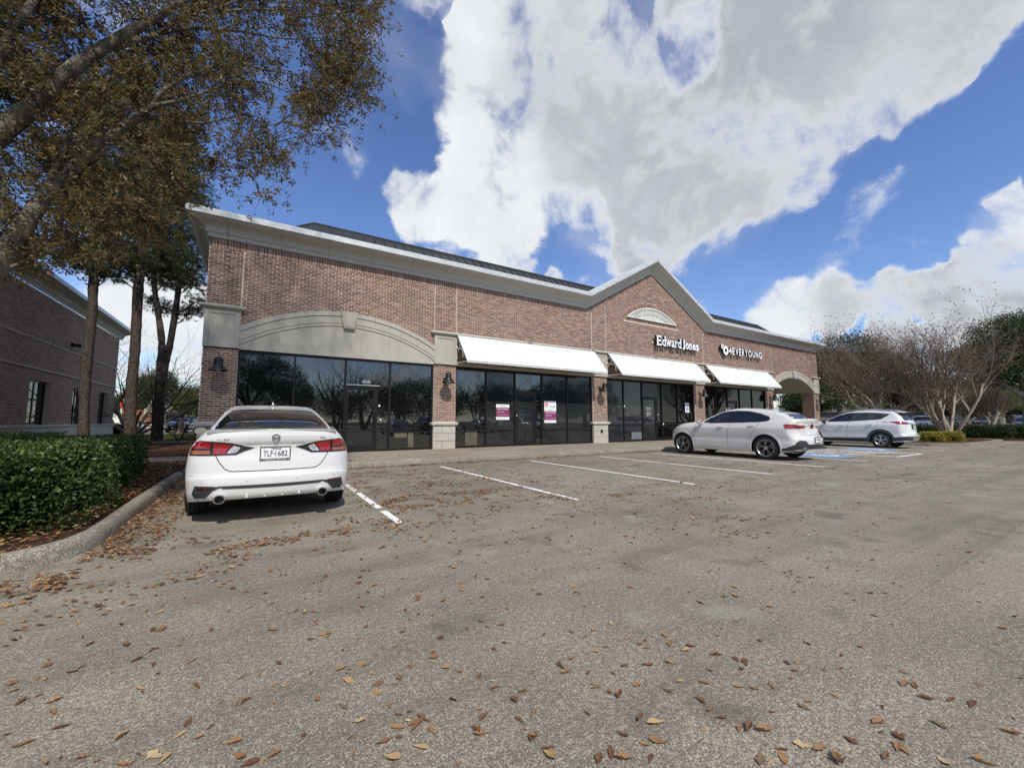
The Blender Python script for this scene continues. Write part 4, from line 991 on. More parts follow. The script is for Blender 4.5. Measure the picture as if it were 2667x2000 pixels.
# ------------------------------------------------------------------ neighbouring brick building at the left
def neighbour():
    NX = -7.95; ya, yb = 8.0, 36.45
    t = empty('brick_office'); tag(t, 'long brick office wall with deep grey cornice and narrow dark windows behind the pines', 'building')
    wins = [(24.6, 26.7), (29.3, 31.35), (33.35, 35.1), (20.0, 22.0), (15.4, 17.4)]
    M0 = NX-0.007
    w_ = MB(); ws = sorted(wins); e = ya
    w_.box(-24, M0, ya, yb, 2.92, 6.6); w_.box(-24, M0, ya, yb, 0, 1.0)
    for a, b in ws: w_.box(-24, M0, e, a, 1.0, 2.92); e = b
    w_.box(-24, M0, e, yb, 1.0, 2.92)
    for a, b in ws: w_.box(-24, M0-0.35, a, b, 1.0, 2.92)
    wo = w_.obj('wall', M_mortar, t)
    B = Bricks()
    def spans(z):
        s_ = [(ya, yb)]
        if 0.98 < z < 2.93:
            for a, b in ws: s_ = sub(s_, a, b)
        if 4.53 < z < 4.62 or 3.32 < z < 3.42: s_ = []
        if 2.93 < z < 3.2: s_ = s_
        return s_
    course_fill(B, 1.02, 6.58, spans, None, 'x', 1, fixed=M0)
    B.build(wo, 300)
    for z in (4.58, 3.37):
        q = MB(); q.prism([(0, -0.05), (0.04, -0.05), (0.075, -0.02), (0.075, 0.02), (0.04, 0.05), (0, 0.05)], lambda p, h: (M0+p[0], h, z+p[1]), ya, yb); q.obj('string_course', M_stucco, t, 60, fix=True)
    q = MB(); q.prism([(0, 0.9), (0.08, 0.9), (0.10, 0.94), (0.10, 0.99), (0.05, 1.02), (0, 1.02)], lambda p, h: (M0+p[0], h, p[1]), ya, yb); q.obj('stone_cap', M_stucco, t, 60, fix=True)
    q = MB(); q.box(M0, M0+0.06, ya, yb, 0, 0.9); q.obj('stone_base', M_cornice, t)
    prof = [(0.02, 0.0), (0.065, 0.0), (0.065, 0.125), (0.115, 0.155), (0.10, 0.18), (0.14, 0.27), (0.20, 0.32), (0.30, 0.358), (0.40, 0.388), (0.50, 0.452), (0.02, 0.452)]
    y = ya
    while y < yb-0.1:
        e = y+1.39 if y+2.0 < yb else yb+0.5
        q = MB(); q.prism(prof, lambda p, h: (NX+p[0]*1.1, h, 6.6+p[1]), y+0.006, e-0.006); q.obj('cornice_panel', M_cornice, t, 35, fix=True); y = e
    q = MB(); q.prism([(-0.3, 0.455), (0.60, 0.455), (0.60, 0.64), (0.55, 0.655), (-0.3, 0.66)], lambda p, h: (NX+p[0], h, 6.6+p[1]), ya, yb+0.55); q.obj('parapet_cap', M_cap, t, fix=True)
    q = MB(); q.box(-24, NX, yb-0.1, yb+0.5, 6.62, 7.0); q.obj('cornice_end', M_cornice, t)
    for a, b in ws:
        q = MB(); X_ = M0-0.22; mid = (a+b)/2
        for (y0, y1, z0, z1) in ((a, a+0.06, 1.0, 2.92), (b-0.06, b, 1.0, 2.92), (mid-0.035, mid+0.035, 1.0, 2.92), (a, b, 1.0, 1.06), (a, b, 2.86, 2.92)): q.box(X_-0.03, X_+0.03, y0, y1, z0, z1)
        o = q.obj('window', M_frame, t)
        for (y0, y1) in ((a+0.06, mid-0.035), (mid+0.035, b-0.06)):
            g = MB(); g.box(X_-0.01, X_+0.005, y0, y1, 1.06, 2.86); g.obj('pane', M_glass_dark, o)
    l_ = empty('flood_lamp', (NX, 28.6, 4.95)); tag(l_, 'small dark box floodlight high on the shaded brick office wall', 'wall lamp')
    q = MB(); q.box(0.0, 0.08, -0.12, 0.12, -0.1, 0.12); q.obj('wall_box', M_frame, l_)
    q = MB(); q.prism([(0.08, 0.08), (0.36, 0.02), (0.40, -0.06), (0.36, -0.12), (0.08, -0.06)], lambda p, h: (p[0], h, p[1]), -0.16, 0.16); lm = q.obj('lamp_head', M_frame, l_, fix=True)
    q = MB(); q.prism([(0.363, -0.118), (0.402, -0.062), (0.408, -0.065), (0.368, -0.122)], lambda p, h: (p[0], h, p[1]), -0.14, 0.14); q.obj('lamp_glass', M_paperw, l_, fix=True)
neighbour()
# ------------------------------------------------------------------ vehicles
def mat_paint(name, col, metal=0.0, rough=0.28):
    m, nt, b = new_mat(name); p = nt.nodes.new('ShaderNodeTexCoord').outputs['Object']
    n = noise_f(nt, p, 2.0, 6, 0.65); d = noise_f(nt, p, 26, 5, 0.75)
    c = mixc(nt, maprange(nt, n, 0.45, 0.8, 0, 0.10), tuple(col), (0.35, 0.32, 0.27)); c = mixc(nt, maprange(nt, d, 0.60, 0.80, 0, 0.14), c, (0.30, 0.27, 0.22))
    nt.links.new(c, b.inputs['Base Color']); b.inputs['Roughness'].default_value = rough; b.inputs['Metallic'].default_value = metal
    b.inputs['Coat Weight'].default_value = 0.9; b.inputs['Coat Roughness'].default_value = 0.04; return m
P_white = mat_paint('pearl_white_paint', (0.66, 0.655, 0.62)); P_white2 = mat_paint('white_paint', (0.70, 0.71, 0.70))
P_silver = mat_paint('silver_paint', (0.36, 0.37, 0.38), 0.6); P_blue = mat_paint('dark_blue_paint', (0.012, 0.022, 0.055), 0.2); P_dark = mat_paint('charcoal_paint', (0.03, 0.03, 0.035), 0.3)
P_midblue = mat_paint('blue_grey_paint', (0.045, 0.085, 0.15), 0.3)
M_carglass = plain('car_glass', (0.006, 0.007, 0.009), 0.02, spec=0.9, var=0.02)
M_carglass.node_tree.nodes['Principled BSDF'].inputs['IOR'].default_value = 1.6
M_tyre = plain('tyre_rubber', (0.016, 0.016, 0.016), 0.8, var=0.25, nscale=12)
M_cladding = plain('grey_cladding', (0.032, 0.034, 0.036), 0.6)
M_alloy = plain('alloy', (0.50, 0.50, 0.50), 0.3, 0.8); M_rimdark = plain('rim_dark', (0.03, 0.03, 0.032), 0.4, 0.5)
M_chrome = plain('chrome', (0.62, 0.62, 0.62), 0.15, 1.0)
M_lampred = plain('lamp_red', (0.30, 0.008, 0.010), 0.08, coat=1.0, var=0.35, nscale=30); M_lampdark = plain('lamp_dark_red', (0.05, 0.006, 0.008), 0.08, coat=1.0)
M_amber = plain('lamp_amber', (0.30, 0.10, 0.02), 0.12, coat=1.0); M_lampclear = plain('lamp_clear', (0.42, 0.42, 0.42), 0.1, coat=1.0, var=0.4, nscale=30)
M_seam = plain('panel_gap', (0.02, 0.02, 0.02), 0.8); M_under = plain('underbody', (0.010, 0.010, 0.010), 0.9)

def pch(tab):
    xs = np.array([t[0] for t in tab], float); ys = np.array([t[1] for t in tab], float)
    h = np.diff(xs); dl = np.diff(ys)/h; m = np.zeros(len(xs))
    for i in range(1, len(xs)-1): m[i] = 0 if dl[i-1]*dl[i] <= 0 else 2*dl[i-1]*dl[i]/(dl[i-1]+dl[i])
    m[0] = dl[0]; m[-1] = dl[-1]
    def f(x):
        x = np.clip(x, xs[0], xs[-1]); i = np.clip(np.searchsorted(xs, x, 'right')-1, 0, len(xs)-2); t = (x-xs[i])/h[i]
        return (2*t**3-3*t**2+1)*ys[i]+(t**3-2*t**2+t)*h[i]*m[i]+(-2*t**3+3*t**2)*ys[i+1]+(t**3-t**2)*h[i]*m[i+1]
    return f
def rrect(nx=14, ny=44, nc=9, rx=0.25, ry=0.10):
    """closed rounded rectangle in (-1..1)^2 starting at the middle of the rear edge, going counter-clockwise"""
    P = []
    for i in range(nx): P.append((0+(1-rx)*i/nx, -1.0))
    for i in range(nc): a = -PI/2+PI/2*i/nc; P.append((1-rx+rx*math.cos(a), -1+ry+ry*math.sin(a)))
    for i in range(ny): P.append((1, -1+ry+(2-2*ry)*i/ny))
    for i in range(nc): a = PI/2*i/nc; P.append((1-rx+rx*math.cos(a), 1-ry+ry*math.sin(a)))
    for i in range(nx): P.append((1-rx-(1-rx)*i/nx, 1.0))
    Q = np.array(P+[(0.0, 1.0)]); left = Q[1:-1][::-1].copy(); left[:, 0] *= -1
    return np.concatenate([Q, left])
def lower_body(sp):
    RR = rrect(rx=sp.get('rx', 0.22), ry=sp.get('ry', 0.085)); yr, yf = sp['yr'], sp['yf']; W = sp['W']
    prr, prf = pch(sp['rear']), pch(sp['front']); sec, plan, deck, sill = pch(sp['sec']), pch(sp['plan']), pch(sp['deck']), pch(sp['sill'])
    br, bf = sp.get('bow_r', 0.10), sp.get('bow_f', 0.28); A, Bv = RR[:, 0], RR[:, 1]; rings = []; n = 26
    for t in np.linspace(0, 1, n):
        y = yr+(Bv+1)/2*(yf-yr); z = sill(y)+t*(deck(y)-sill(y))
        for _ in range(3):
            y = (yr+prr(z))*(1-(Bv+1)/2)+(yf-prf(z))*(Bv+1)/2
            wr = np.clip((-Bv-0.72)/0.28, 0, 1); wf = np.clip((Bv-0.6)/0.4, 0, 1)
            y = y+br*wr*np.abs(A)**2.2-bf*wf*np.abs(A)**2.2
            z = sill(y)+t*(deck(y)-sill(y))
        x = A*W*sec(z)*plan(y)*(1-0.0*Bv); rings.append(np.stack([x, y, z], 1))
    top = rings[-1]; crown = sp.get('crown', 0.035)
    for s_, dz in ((0.985, 0.012), (0.955, 0.02), (0.88, 0.028), (0.7, 0.036), (0.4, 0.042), (0.0, 0.044)):
        q = top.copy(); q[:, 0] *= s_; q[:, 2] += dz*crown/0.035; rings.append(q)
    bot = []
    for s_ in (0.0, 0.5, 0.93): q = rings[0].copy(); q[:, 0] *= s_; bot.append(q)
    return bot+rings
def cabin(sp):
    RR = rrect(nx=12, ny=30, nc=8, rx=0.22, ry=0.16); A, Bv = RR[:, 0], RR[:, 1]; rings = []
    tb = sp['cab']; zs = [t[0] for t in tb]; fy, ry_, fw = pch([(t[0], t[1]) for t in tb]), pch([(t[0], t[2]) for t in tb]), pch([(t[0], t[3]) for t in tb])
    zz = np.concatenate([np.linspace(zs[0], zs[-3], 22)[:-1], np.linspace(zs[-3], zs[-1], 12)])
    for z in zz:
        y = ry_(z)*(1-(Bv+1)/2)+fy(z)*(Bv+1)/2
        w_r = np.clip(-Bv, 0, 1); w_f = np.clip(Bv, 0, 1); br = sp.get('cbow_r', 0.10); bf = sp.get('cbow_f', 0.16)
        y = y+br*np.clip((-Bv-0.6)/0.4, 0, 1)*np.abs(A)**2-bf*np.clip((Bv-0.6)/0.4, 0, 1)*np.abs(A)**2
        x = A*fw(z)*(1-sp.get('ctap', 0.10)*w_r**2-0.06*w_f**2); rings.append(np.stack([x, y, np.full_like(x, z)], 1))
    q = rings[-1].copy(); q[:, 0] *= 0.0; rings.append(q); return rings
class Car:
    def __init__(s, name, sp, paint):
        s.root = empty(name); s.sp = sp; s.paint = paint
        L, Cb = MB(), MB(); L.grid(lower_body(sp), True); Cb.grid(cabin(sp), True)
        allm = MB(); allm.grid(lower_body(sp), True); allm.grid(cabin(sp), True)
        s.bvh = BVHTree.FromPolygons([tuple(v) for v in np.concatenate(allm.V)], allm.F)
        me = L.mesh('body', [paint, M_under], fix=True); ob = link('body', me)
        r = sp['wr']+0.055; wb = sp['wb']
        cut = MB()
        for (cy) in (0.0, wb):
            for sg in (-1, 1):
                x0, x1 = sg*(sp['W']-0.34), sg*(sp['W']+0.15); k = 40; cz = sp['wr']-0.015
                ring = [(math.cos(2*PI*j/k)*r+cy, math.sin(2*PI*j/k)*r*1.02+cz) for j in range(k)]
                v = [(min(x0, x1), a, b) for a, b in ring]+[(max(x0, x1), a, b) for a, b in ring]
                cut.add(v, [(j, (j+1) % k, k+(j+1) % k, k+j) for j in range(k)]+[tuple(range(k))[::-1], tuple(range(k, 2*k))], mi=1)
        cm = cut.mesh('cut', [paint, M_under], fix=True); co = link('cut', cm)
        md = ob.modifiers.new('b', 'BOOLEAN'); md.operation = 'DIFFERENCE'; md.object = co; md.solver = 'EXACT'
        dg = bpy.context.evaluated_depsgraph_get(); me2 = bpy.data.meshes.new_from_object(ob.evaluated_get(dg))
        bpy.data.objects.remove(ob); bpy.data.objects.remove(co)
        me2.polygons.foreach_set('use_smooth', [True]*len(me2.polygons)); me2.set_sharp_from_angle(angle=R(32)); me2.name = 'body'
        s.body = link('body', me2, s.root)
        s.cab = Cb.obj('roof', paint, s.root, smooth=50, fix=True)
        s.wheels()
    def hit(s, a, b, axis, off):
        O, Dv = {'left': ((-4, a, b), (1, 0, 0)), 'right': ((4, a, b), (-1, 0, 0)), 'rear': ((a, -5, b), (0, 1, 0)), 'front': ((a, 9, b), (0, -1, 0)), 'top': ((a, b, 5), (0, 0, -1))}[axis]
        O, Dv = Vector(O), Vector(Dv); h = s.bvh.ray_cast(O, Dv)
        if h[0] is None:
            n = s.bvh.find_nearest(O+Dv*(4 if axis in ('left', 'right') else 5)); p = n[0]
            p = Vector((p.x, a, b)) if axis in ('left', 'right') else Vector((a, p.y, b)) if axis in ('rear', 'front') else Vector((a, b, p.z))
            return p-Dv*off
        return h[0]-Dv*off
    def patch(s, name, poly, axis, mat, off=0.004, g=0.06, parent=None, mirror=False, smooth=40):
        """a trim piece cut to an outline and laid on the body, with its own turned-in edge"""
        pl = []
        for i, p in enumerate(poly):
            q = poly[(i+1) % len(poly)]; d = math.hypot(q[0]-p[0], q[1]-p[1]); k = max(1, int(d/g))
            for j in range(k): pl.append((p[0]+(q[0]-p[0])*j/k, p[1]+(q[1]-p[1])*j/k))
        area = sum(pl[i][0]*pl[(i+1) % len(pl)][1]-pl[(i+1) % len(pl)][0]*pl[i][1] for i in range(len(pl)))
        if area < 0: pl = pl[::-1]
        def inside(x, y):
            c = False; j = len(pl)-1
            for i in range(len(pl)):
                if (pl[i][1] > y) != (pl[j][1] > y) and x < (pl[j][0]-pl[i][0])*(y-pl[i][1])/(pl[j][1]-pl[i][1])+pl[i][0]: c = not c
                j = i
            return c
        xs = [p[0] for p in pl]; ys = [p[1] for p in pl]; pts = [Vector(p) for p in pl]
        x = min(xs)+g/2
        while x < max(xs):
            y = min(ys)+g/2
            while y < max(ys):
                if inside(x, y) and min((x-p[0])**2+(y-p[1])**2 for p in pl) > (g*0.45)**2: pts.append(Vector((x, y)))
                y += g
            x += g
        n = len(pl); res = geometry.delaunay_2d_cdt(pts, [(i, (i+1) % n) for i in range(n)], [], 1, 1e-5)
        v = [s.hit(p.x, p.y, axis, off) for p in res[0]]; f = [tuple(t) for t in res[2]]
        e = {}
        for t in f:
            for a, b in zip(t, t[1:]+t[:1]):
                if (b, a) in e: del e[(b, a)]
                else: e[(a, b)] = 1
        Dv = Vector({'left': (1, 0, 0), 'right': (-1, 0, 0), 'rear': (0, 1, 0), 'front': (0, -1, 0), 'top': (0, 0, -1)}[axis])
        base = len(v); mp = {}
        for (a, b) in e:
            for q in (a, b):
                if q not in mp: mp[q] = len(v); v.append(v[q]+Dv*(off+0.004))
        f += [(b, a, mp[a], mp[b]) for (a, b) in e]
        m = MB(); m.add([tuple(p) for p in v], f)
        if mirror: m.add([(-p[0], p[1], p[2]) for p in v], [t[::-1] for t in f])
        me = m.mesh(name, mat)
        if axis in ('left', 'rear', 'top', 'right', 'front'):
            import bmesh
            bm = bmesh.new(); bm.from_mesh(me); bm.normal_update()
            fl = [q for q in bm.faces if q.normal.dot(-Dv if not mirror or q.index < len(f) else Vector((Dv.x, -Dv.y, -Dv.z))) < -0.2]
            bmesh.ops.reverse_faces(bm, faces=fl); bm.to_mesh(me); bm.free()
        me.polygons.foreach_set('use_smooth', [True]*len(me.polygons)); me.set_sharp_from_angle(angle=R(smooth))
        return link(name, me, parent or s.root)
    def both(s, name, poly, axis, mat, **k):
        """left-side piece and its right-side twin"""
        a = s.patch(name, poly, axis, mat, **k)
        p2 = [(-q[0], q[1]) for q in poly] if axis in ('rear', 'front', 'top') else poly
        b = s.patch(name, p2, axis if axis in ('rear', 'front', 'top') else 'right', mat, **k); return a, b
    def strip(s, name, pts, axis, mat, w=0.006, off=0.002, closed=False):
        P = []
        if closed: pts = list(pts)+[pts[0]]
        for a, b in zip(pts[:-1], pts[1:]):
            k = max(1, int(math.hypot(b[0]-a[0], b[1]-a[1])/0.04))
            for j in range(k): P.append((a[0]+(b[0]-a[0])*j/k, a[1]+(b[1]-a[1])*j/k))
        P.append(pts[-1]); L_, R_ = [], []
        for i, p in enumerate(P):
            a, b = P[max(i-1, 0)], P[min(i+1, len(P)-1)]; dx, dy = b[0]-a[0], b[1]-a[1]; d = math.hypot(dx, dy) or 1
            nx, ny = -dy/d*w/2, dx/d*w/2
            L_.append(tuple(s.hit(p[0]+nx, p[1]+ny, axis, off))); R_.append(tuple(s.hit(p[0]-nx, p[1]-ny, axis, off)))
        m = MB(); m.grid([L_, R_]); return m.obj(name, mat, s.root)
    def wheels(s):
        sp = s.sp; r = sp['wr']; rr = sp['rim']; w = sp.get('ww', 0.235); st = sp['spokes']
        X = lambda rad, h, c, sn: (h, rad*c, rad*sn)
        T = MB(); pr = [(rr-0.005, w*0.40), (rr+0.015, w*0.49), (r-0.05, w*0.5), (r-0.02, w*0.46), (r-0.004, w*0.36)]
        for gx in (0.22, 0.02, -0.18):
            pr += [(r, w*(gx+0.05)), (r-0.008, w*(gx+0.04)), (r-0.008, w*(gx-0.0)), (r, w*(gx-0.01))]
        pr += [(r-0.004, -w*0.36), (r-0.02, -w*0.46), (r-0.05, -w*0.5), (rr, -w*0.45)]
        T.lathe(pr, 40, X); tme = T.mesh('tyre', M_tyre, 35, fix=True)
        Rm = MB(); Rm.lathe([(rr+0.002, w*0.42), (rr-0.012, w*0.44), (rr-0.022, w*0.40), (rr-0.03, w*0.2), (rr-0.035, -w*0.3)], 40, X, mi=1)
        Rm.lathe([(rr-0.035, -0.02), (0.02, -0.02)], 24, X, mi=0); Rm.lathe([(0.0, w*0.36), (0.028, w*0.36), (0.055, w*0.33), (0.065, w*0.25), (0.06, 0.0)], 20, X, mi=1)
        kind, ns = st
        def spoke(a0, r0, a1, r1, w0, w1):
            p0 = (r0*math.cos(a0), r0*math.sin(a0)); p1 = (r1*math.cos(a1), r1*math.sin(a1)); dx, dy = p1[0]-p0[0], p1[1]-p0[1]; d = math.hypot(dx, dy); nx, ny = -dy/d, dx/d
            h0, h1 = w*0.30, w*0.40; v = []
            for (p, ww, h) in ((p0, w0, h0), (p1, w1, h1)):
                for (sg, hh) in ((-1, h-0.03), (-0.7, h), (0.7, h), (1, h-0.03)): v.append((hh, p[0]+nx*sg*ww/2, p[1]+ny*sg*ww/2))
            Rm.add(v, [(0, 1, 5, 4), (1, 2, 6, 5), (2, 3, 7, 6), (3, 0, 4, 7)], mi=1)
        for i in range(ns):
            a = 2*PI*i/ns+PI/2
            if kind == 'y':
                mid = 0.5*rr; spoke(a-0.10, 0.05, a-0.10, mid, 0.014, 0.010); spoke(a+0.10, 0.05, a+0.10, mid, 0.014, 0.010)
                for sg in (-1, 1): spoke(a+sg*0.10, mid-0.01, a+sg*0.34, rr-0.015, 0.010, 0.012); spoke(a+sg*0.10, mid-0.01, a+sg*0.08, rr-0.015, 0.009, 0.011)
            else:
                for sg in (-1, 1): spoke(a+sg*0.17, 0.055, a+sg*0.15, rr-0.015, 0.030, 0.052)
        rme = Rm.mesh('rim', [M_rimdark, M_alloy], 40, fix=True)
        off = sp['W']-w/2-0.005
        for cy in (0.0, sp['wb']):
            for sg in (-1, 1):
                wh = empty('wheel', (sg*off, cy, r), 0 if sg > 0 else PI, s.root)
                link('tyre', tme, wh); link('rim', rme, wh)
    def text(s, txt, x, z, w, h, mat, axis='rear', off=0.012, depth=0.006, parent=None, bold=0.0):
        p = s.hit(x+w/2, z+h/2, axis, off); me, _ = text_mesh(txt, h, depth, mat, bold, w); link('lettering', me, parent or s.root, (x, p.y+depth, z), (PI/2, 0, 0))
    def plate(s, z, num, y=None, frame=None, x=-0.155, top='TEXAS', axis='rear'):
        p = s.hit(0, z+0.08, axis, 0.0); y = p.y-0.016
        pl = empty('licence_plate', (0, y, z), 0, s.root)
        q = MB().box(x, x+0.31, -0.004, 0.012, 0, 0.16); q.obj('plate_sheet', M_paperw, pl)
        q = MB(); q.box(x-0.008, x+0.318, -0.010, 0.002, -0.008, 0.008); q.box(x-0.008, x+0.318, -0.010, 0.002, 0.152, 0.166); q.box(x-0.008, x+0.006, -0.0095, 0.002, 0.008, 0.152); q.box(x+0.304, x+0.318, -0.0095, 0.002, 0.008, 0.152); q.obj('plate_frame', M_chrome if frame else M_black, pl)
        def t(s_, xx, zz, w, h, m_, b=0.0):
            me, _ = text_mesh(s_, h, 0.002, m_, b, w); link('lettering', me, pl, (x+xx, -0.0042, zz), (PI/2, 0, 0))
        t(top, 0.105, 0.124, 0.11, 0.022, M_ink, 0.02)
        k = num.split('*'); t(k[0], 0.028, 0.045, 0.10, 0.068, M_ink, 0.012)
        if len(k) > 1: t(k[1], 0.155, 0.045, 0.13, 0.068, M_ink, 0.012); q = MB(); q.prism([(-0.009, 0), (0, -0.011), (0.009, 0.0), (0.004, 0.004), (0, 0.011), (-0.005, 0.003)], lambda p_, h: (x+0.142+p_[0], h, 0.078+p_[1]), -0.0043, -0.006); q.obj('state_mark', M_ink, pl)
        q = MB()
        for i in range(5):
            a = PI/2+i*2*PI/5; q.prism([(0, 0), (0.004*math.cos(a-0.6), 0.004*math.sin(a-0.6)), (0.013*math.cos(a), 0.013*math.sin(a)), (0.004*math.cos(a+0.6), 0.004*math.sin(a+0.6))], lambda p_, h: (x+0.035+p_[0], h, 0.135+p_[1]), -0.0042, -0.005)
        q.obj('star_mark', M_grey, pl)
        if frame:
            q = MB(); q.box(x+0.01, x+0.30, -0.0115, -0.0105, -0.006, 0.022); q.obj('frame_strip', M_ink, pl); me, _ = text_mesh(frame, 0.017, 0.002, M_paperw, 0.0, 0.25); link('lettering', me, pl, (x+0.03, -0.0117, 0.001), (PI/2, 0, 0))
        return pl
    def mirrors(s, y, z, wx=0.99, col=None):
        for sg in (-1, 1):
            q = MB(); P = []
            for (dy, k) in ((-0.055, 0.88), (-0.05, 1.0), (0.02, 1.0), (0.08, 0.8), (0.12, 0.35)):
                P.append([(sg*(wx+0.105*k*math.cos(a)*(1.0)), y+dy, z+0.075*k*math.sin(a)*(0.9 if math.sin(a) > 0 else 0.8)) for a in np.linspace(0, 2*PI, 17)[:-1]])
            q.grid(P, True); q.add([(p[0], p[1], p[2]) for p in P[-1]], [tuple(range(16))]); o = q.obj('mirror', col or s.paint, s.root, 60, fix=True)
            g = MB(); g.add([(sg*(wx+0.088*math.cos(a)), y-0.057, z+0.058*math.sin(a)) for a in np.linspace(0, 2*PI, 17)[:-1]], [tuple(range(16))]); g.obj('mirror_glass', M_chrome, o)
            st_ = MB(); st_.tube([(sg*(s.sp['W']-0.13), y+0.06, z-0.06), (sg*(wx-0.05), y+0.03, z-0.03)], 0.03, 8); st_.obj('mirror_arm', M_black, o)
    def handle(s, y, z, axis='left', mat=None):
        p = s.hit(y, z, axis, 0.0); sg = -1 if axis == 'left' else 1
        q = MB(); q.tube([(p.x+sg*0.002, y-0.10, z), (p.x+sg*0.028, y-0.08, z), (p.x+sg*0.028, y+0.08, z+0.004), (p.x+sg*0.002, y+0.10, z)], 0.013, 8); q.obj('door_handle', mat or s.paint, s.root, 60)

SED = dict(yr=-1.02, yf=3.86, W=0.925, wb=2.83, wr=0.335, rim=0.225, spokes=('twin', 5), ww=0.225, rx=0.26, ry=0.085, bow_r=0.16, bow_f=0.45, crown=0.03,
    rear=[(0.15, 0.10), (0.28, 0.05), (0.33, 0.01), (0.45, 0.0), (0.52, 0.005), (0.56, 0.045), (0.70, 0.075), (0.87, 0.115), (0.885, 0.115), (0.93, 0.085), (1.02, 0.075), (1.06, 0.10), (1.10, 0.14)],
    front=[(0.15, 0.15), (0.3, 0.02), (0.5, 0.0), (0.65, 0.05), (0.8, 0.25), (1.0, 0.5)],
    sec=[(0.15, 0.90), (0.25, 0.955), (0.40, 0.985), (0.60, 1.0), (0.78, 0.985), (0.86, 0.965), (0.92, 0.93), (1.0, 0.87), (1.07, 0.80), (1.12, 0.76)],
    plan=[(-1.02, 0.90), (-0.6, 0.965), (0.0, 1.0), (1.4, 0.985), (2.9, 1.0), (3.4, 0.96), (3.9, 0.88)],
    deck=[(-1.02, 1.035), (-0.9, 1.05), (-0.4, 1.06), (0.3, 1.05), (1.5, 0.98), (2.3, 0.97), (2.9, 0.90), (3.5, 0.78), (3.9, 0.66)],
    sill=[(-1.02, 0.29), (-0.5, 0.24), (0, 0.2), (2.8, 0.18), (3.5, 0.2), (3.9, 0.22)],
    cab=[(0.98, 2.45, -0.48, 0.80), (1.06, 2.20, -0.42, 0.775), (1.18, 1.88, -0.12, 0.705), (1.28, 1.55, 0.20, 0.645), (1.36, 1.25, 0.56, 0.595), (1.40, 1.02, 0.82, 0.545), (1.43, 0.80, 0.25+0.85, 0.40), (1.442, 0.55+0.2, 1.2, 0.12)])
SED['cab'] = [(0.98, 2.45, -0.55, 0.80), (1.06, 2.20, -0.52, 0.775), (1.18, 1.90, -0.26, 0.705), (1.28, 1.62, 0.08, 0.645), (1.355, 1.38, 0.48, 0.595), (1.395, 1.22, 0.76, 0.545), (1.428, 1.10, 0.93, 0.38), (1.441, 1.04, 0.98, 0.10)]

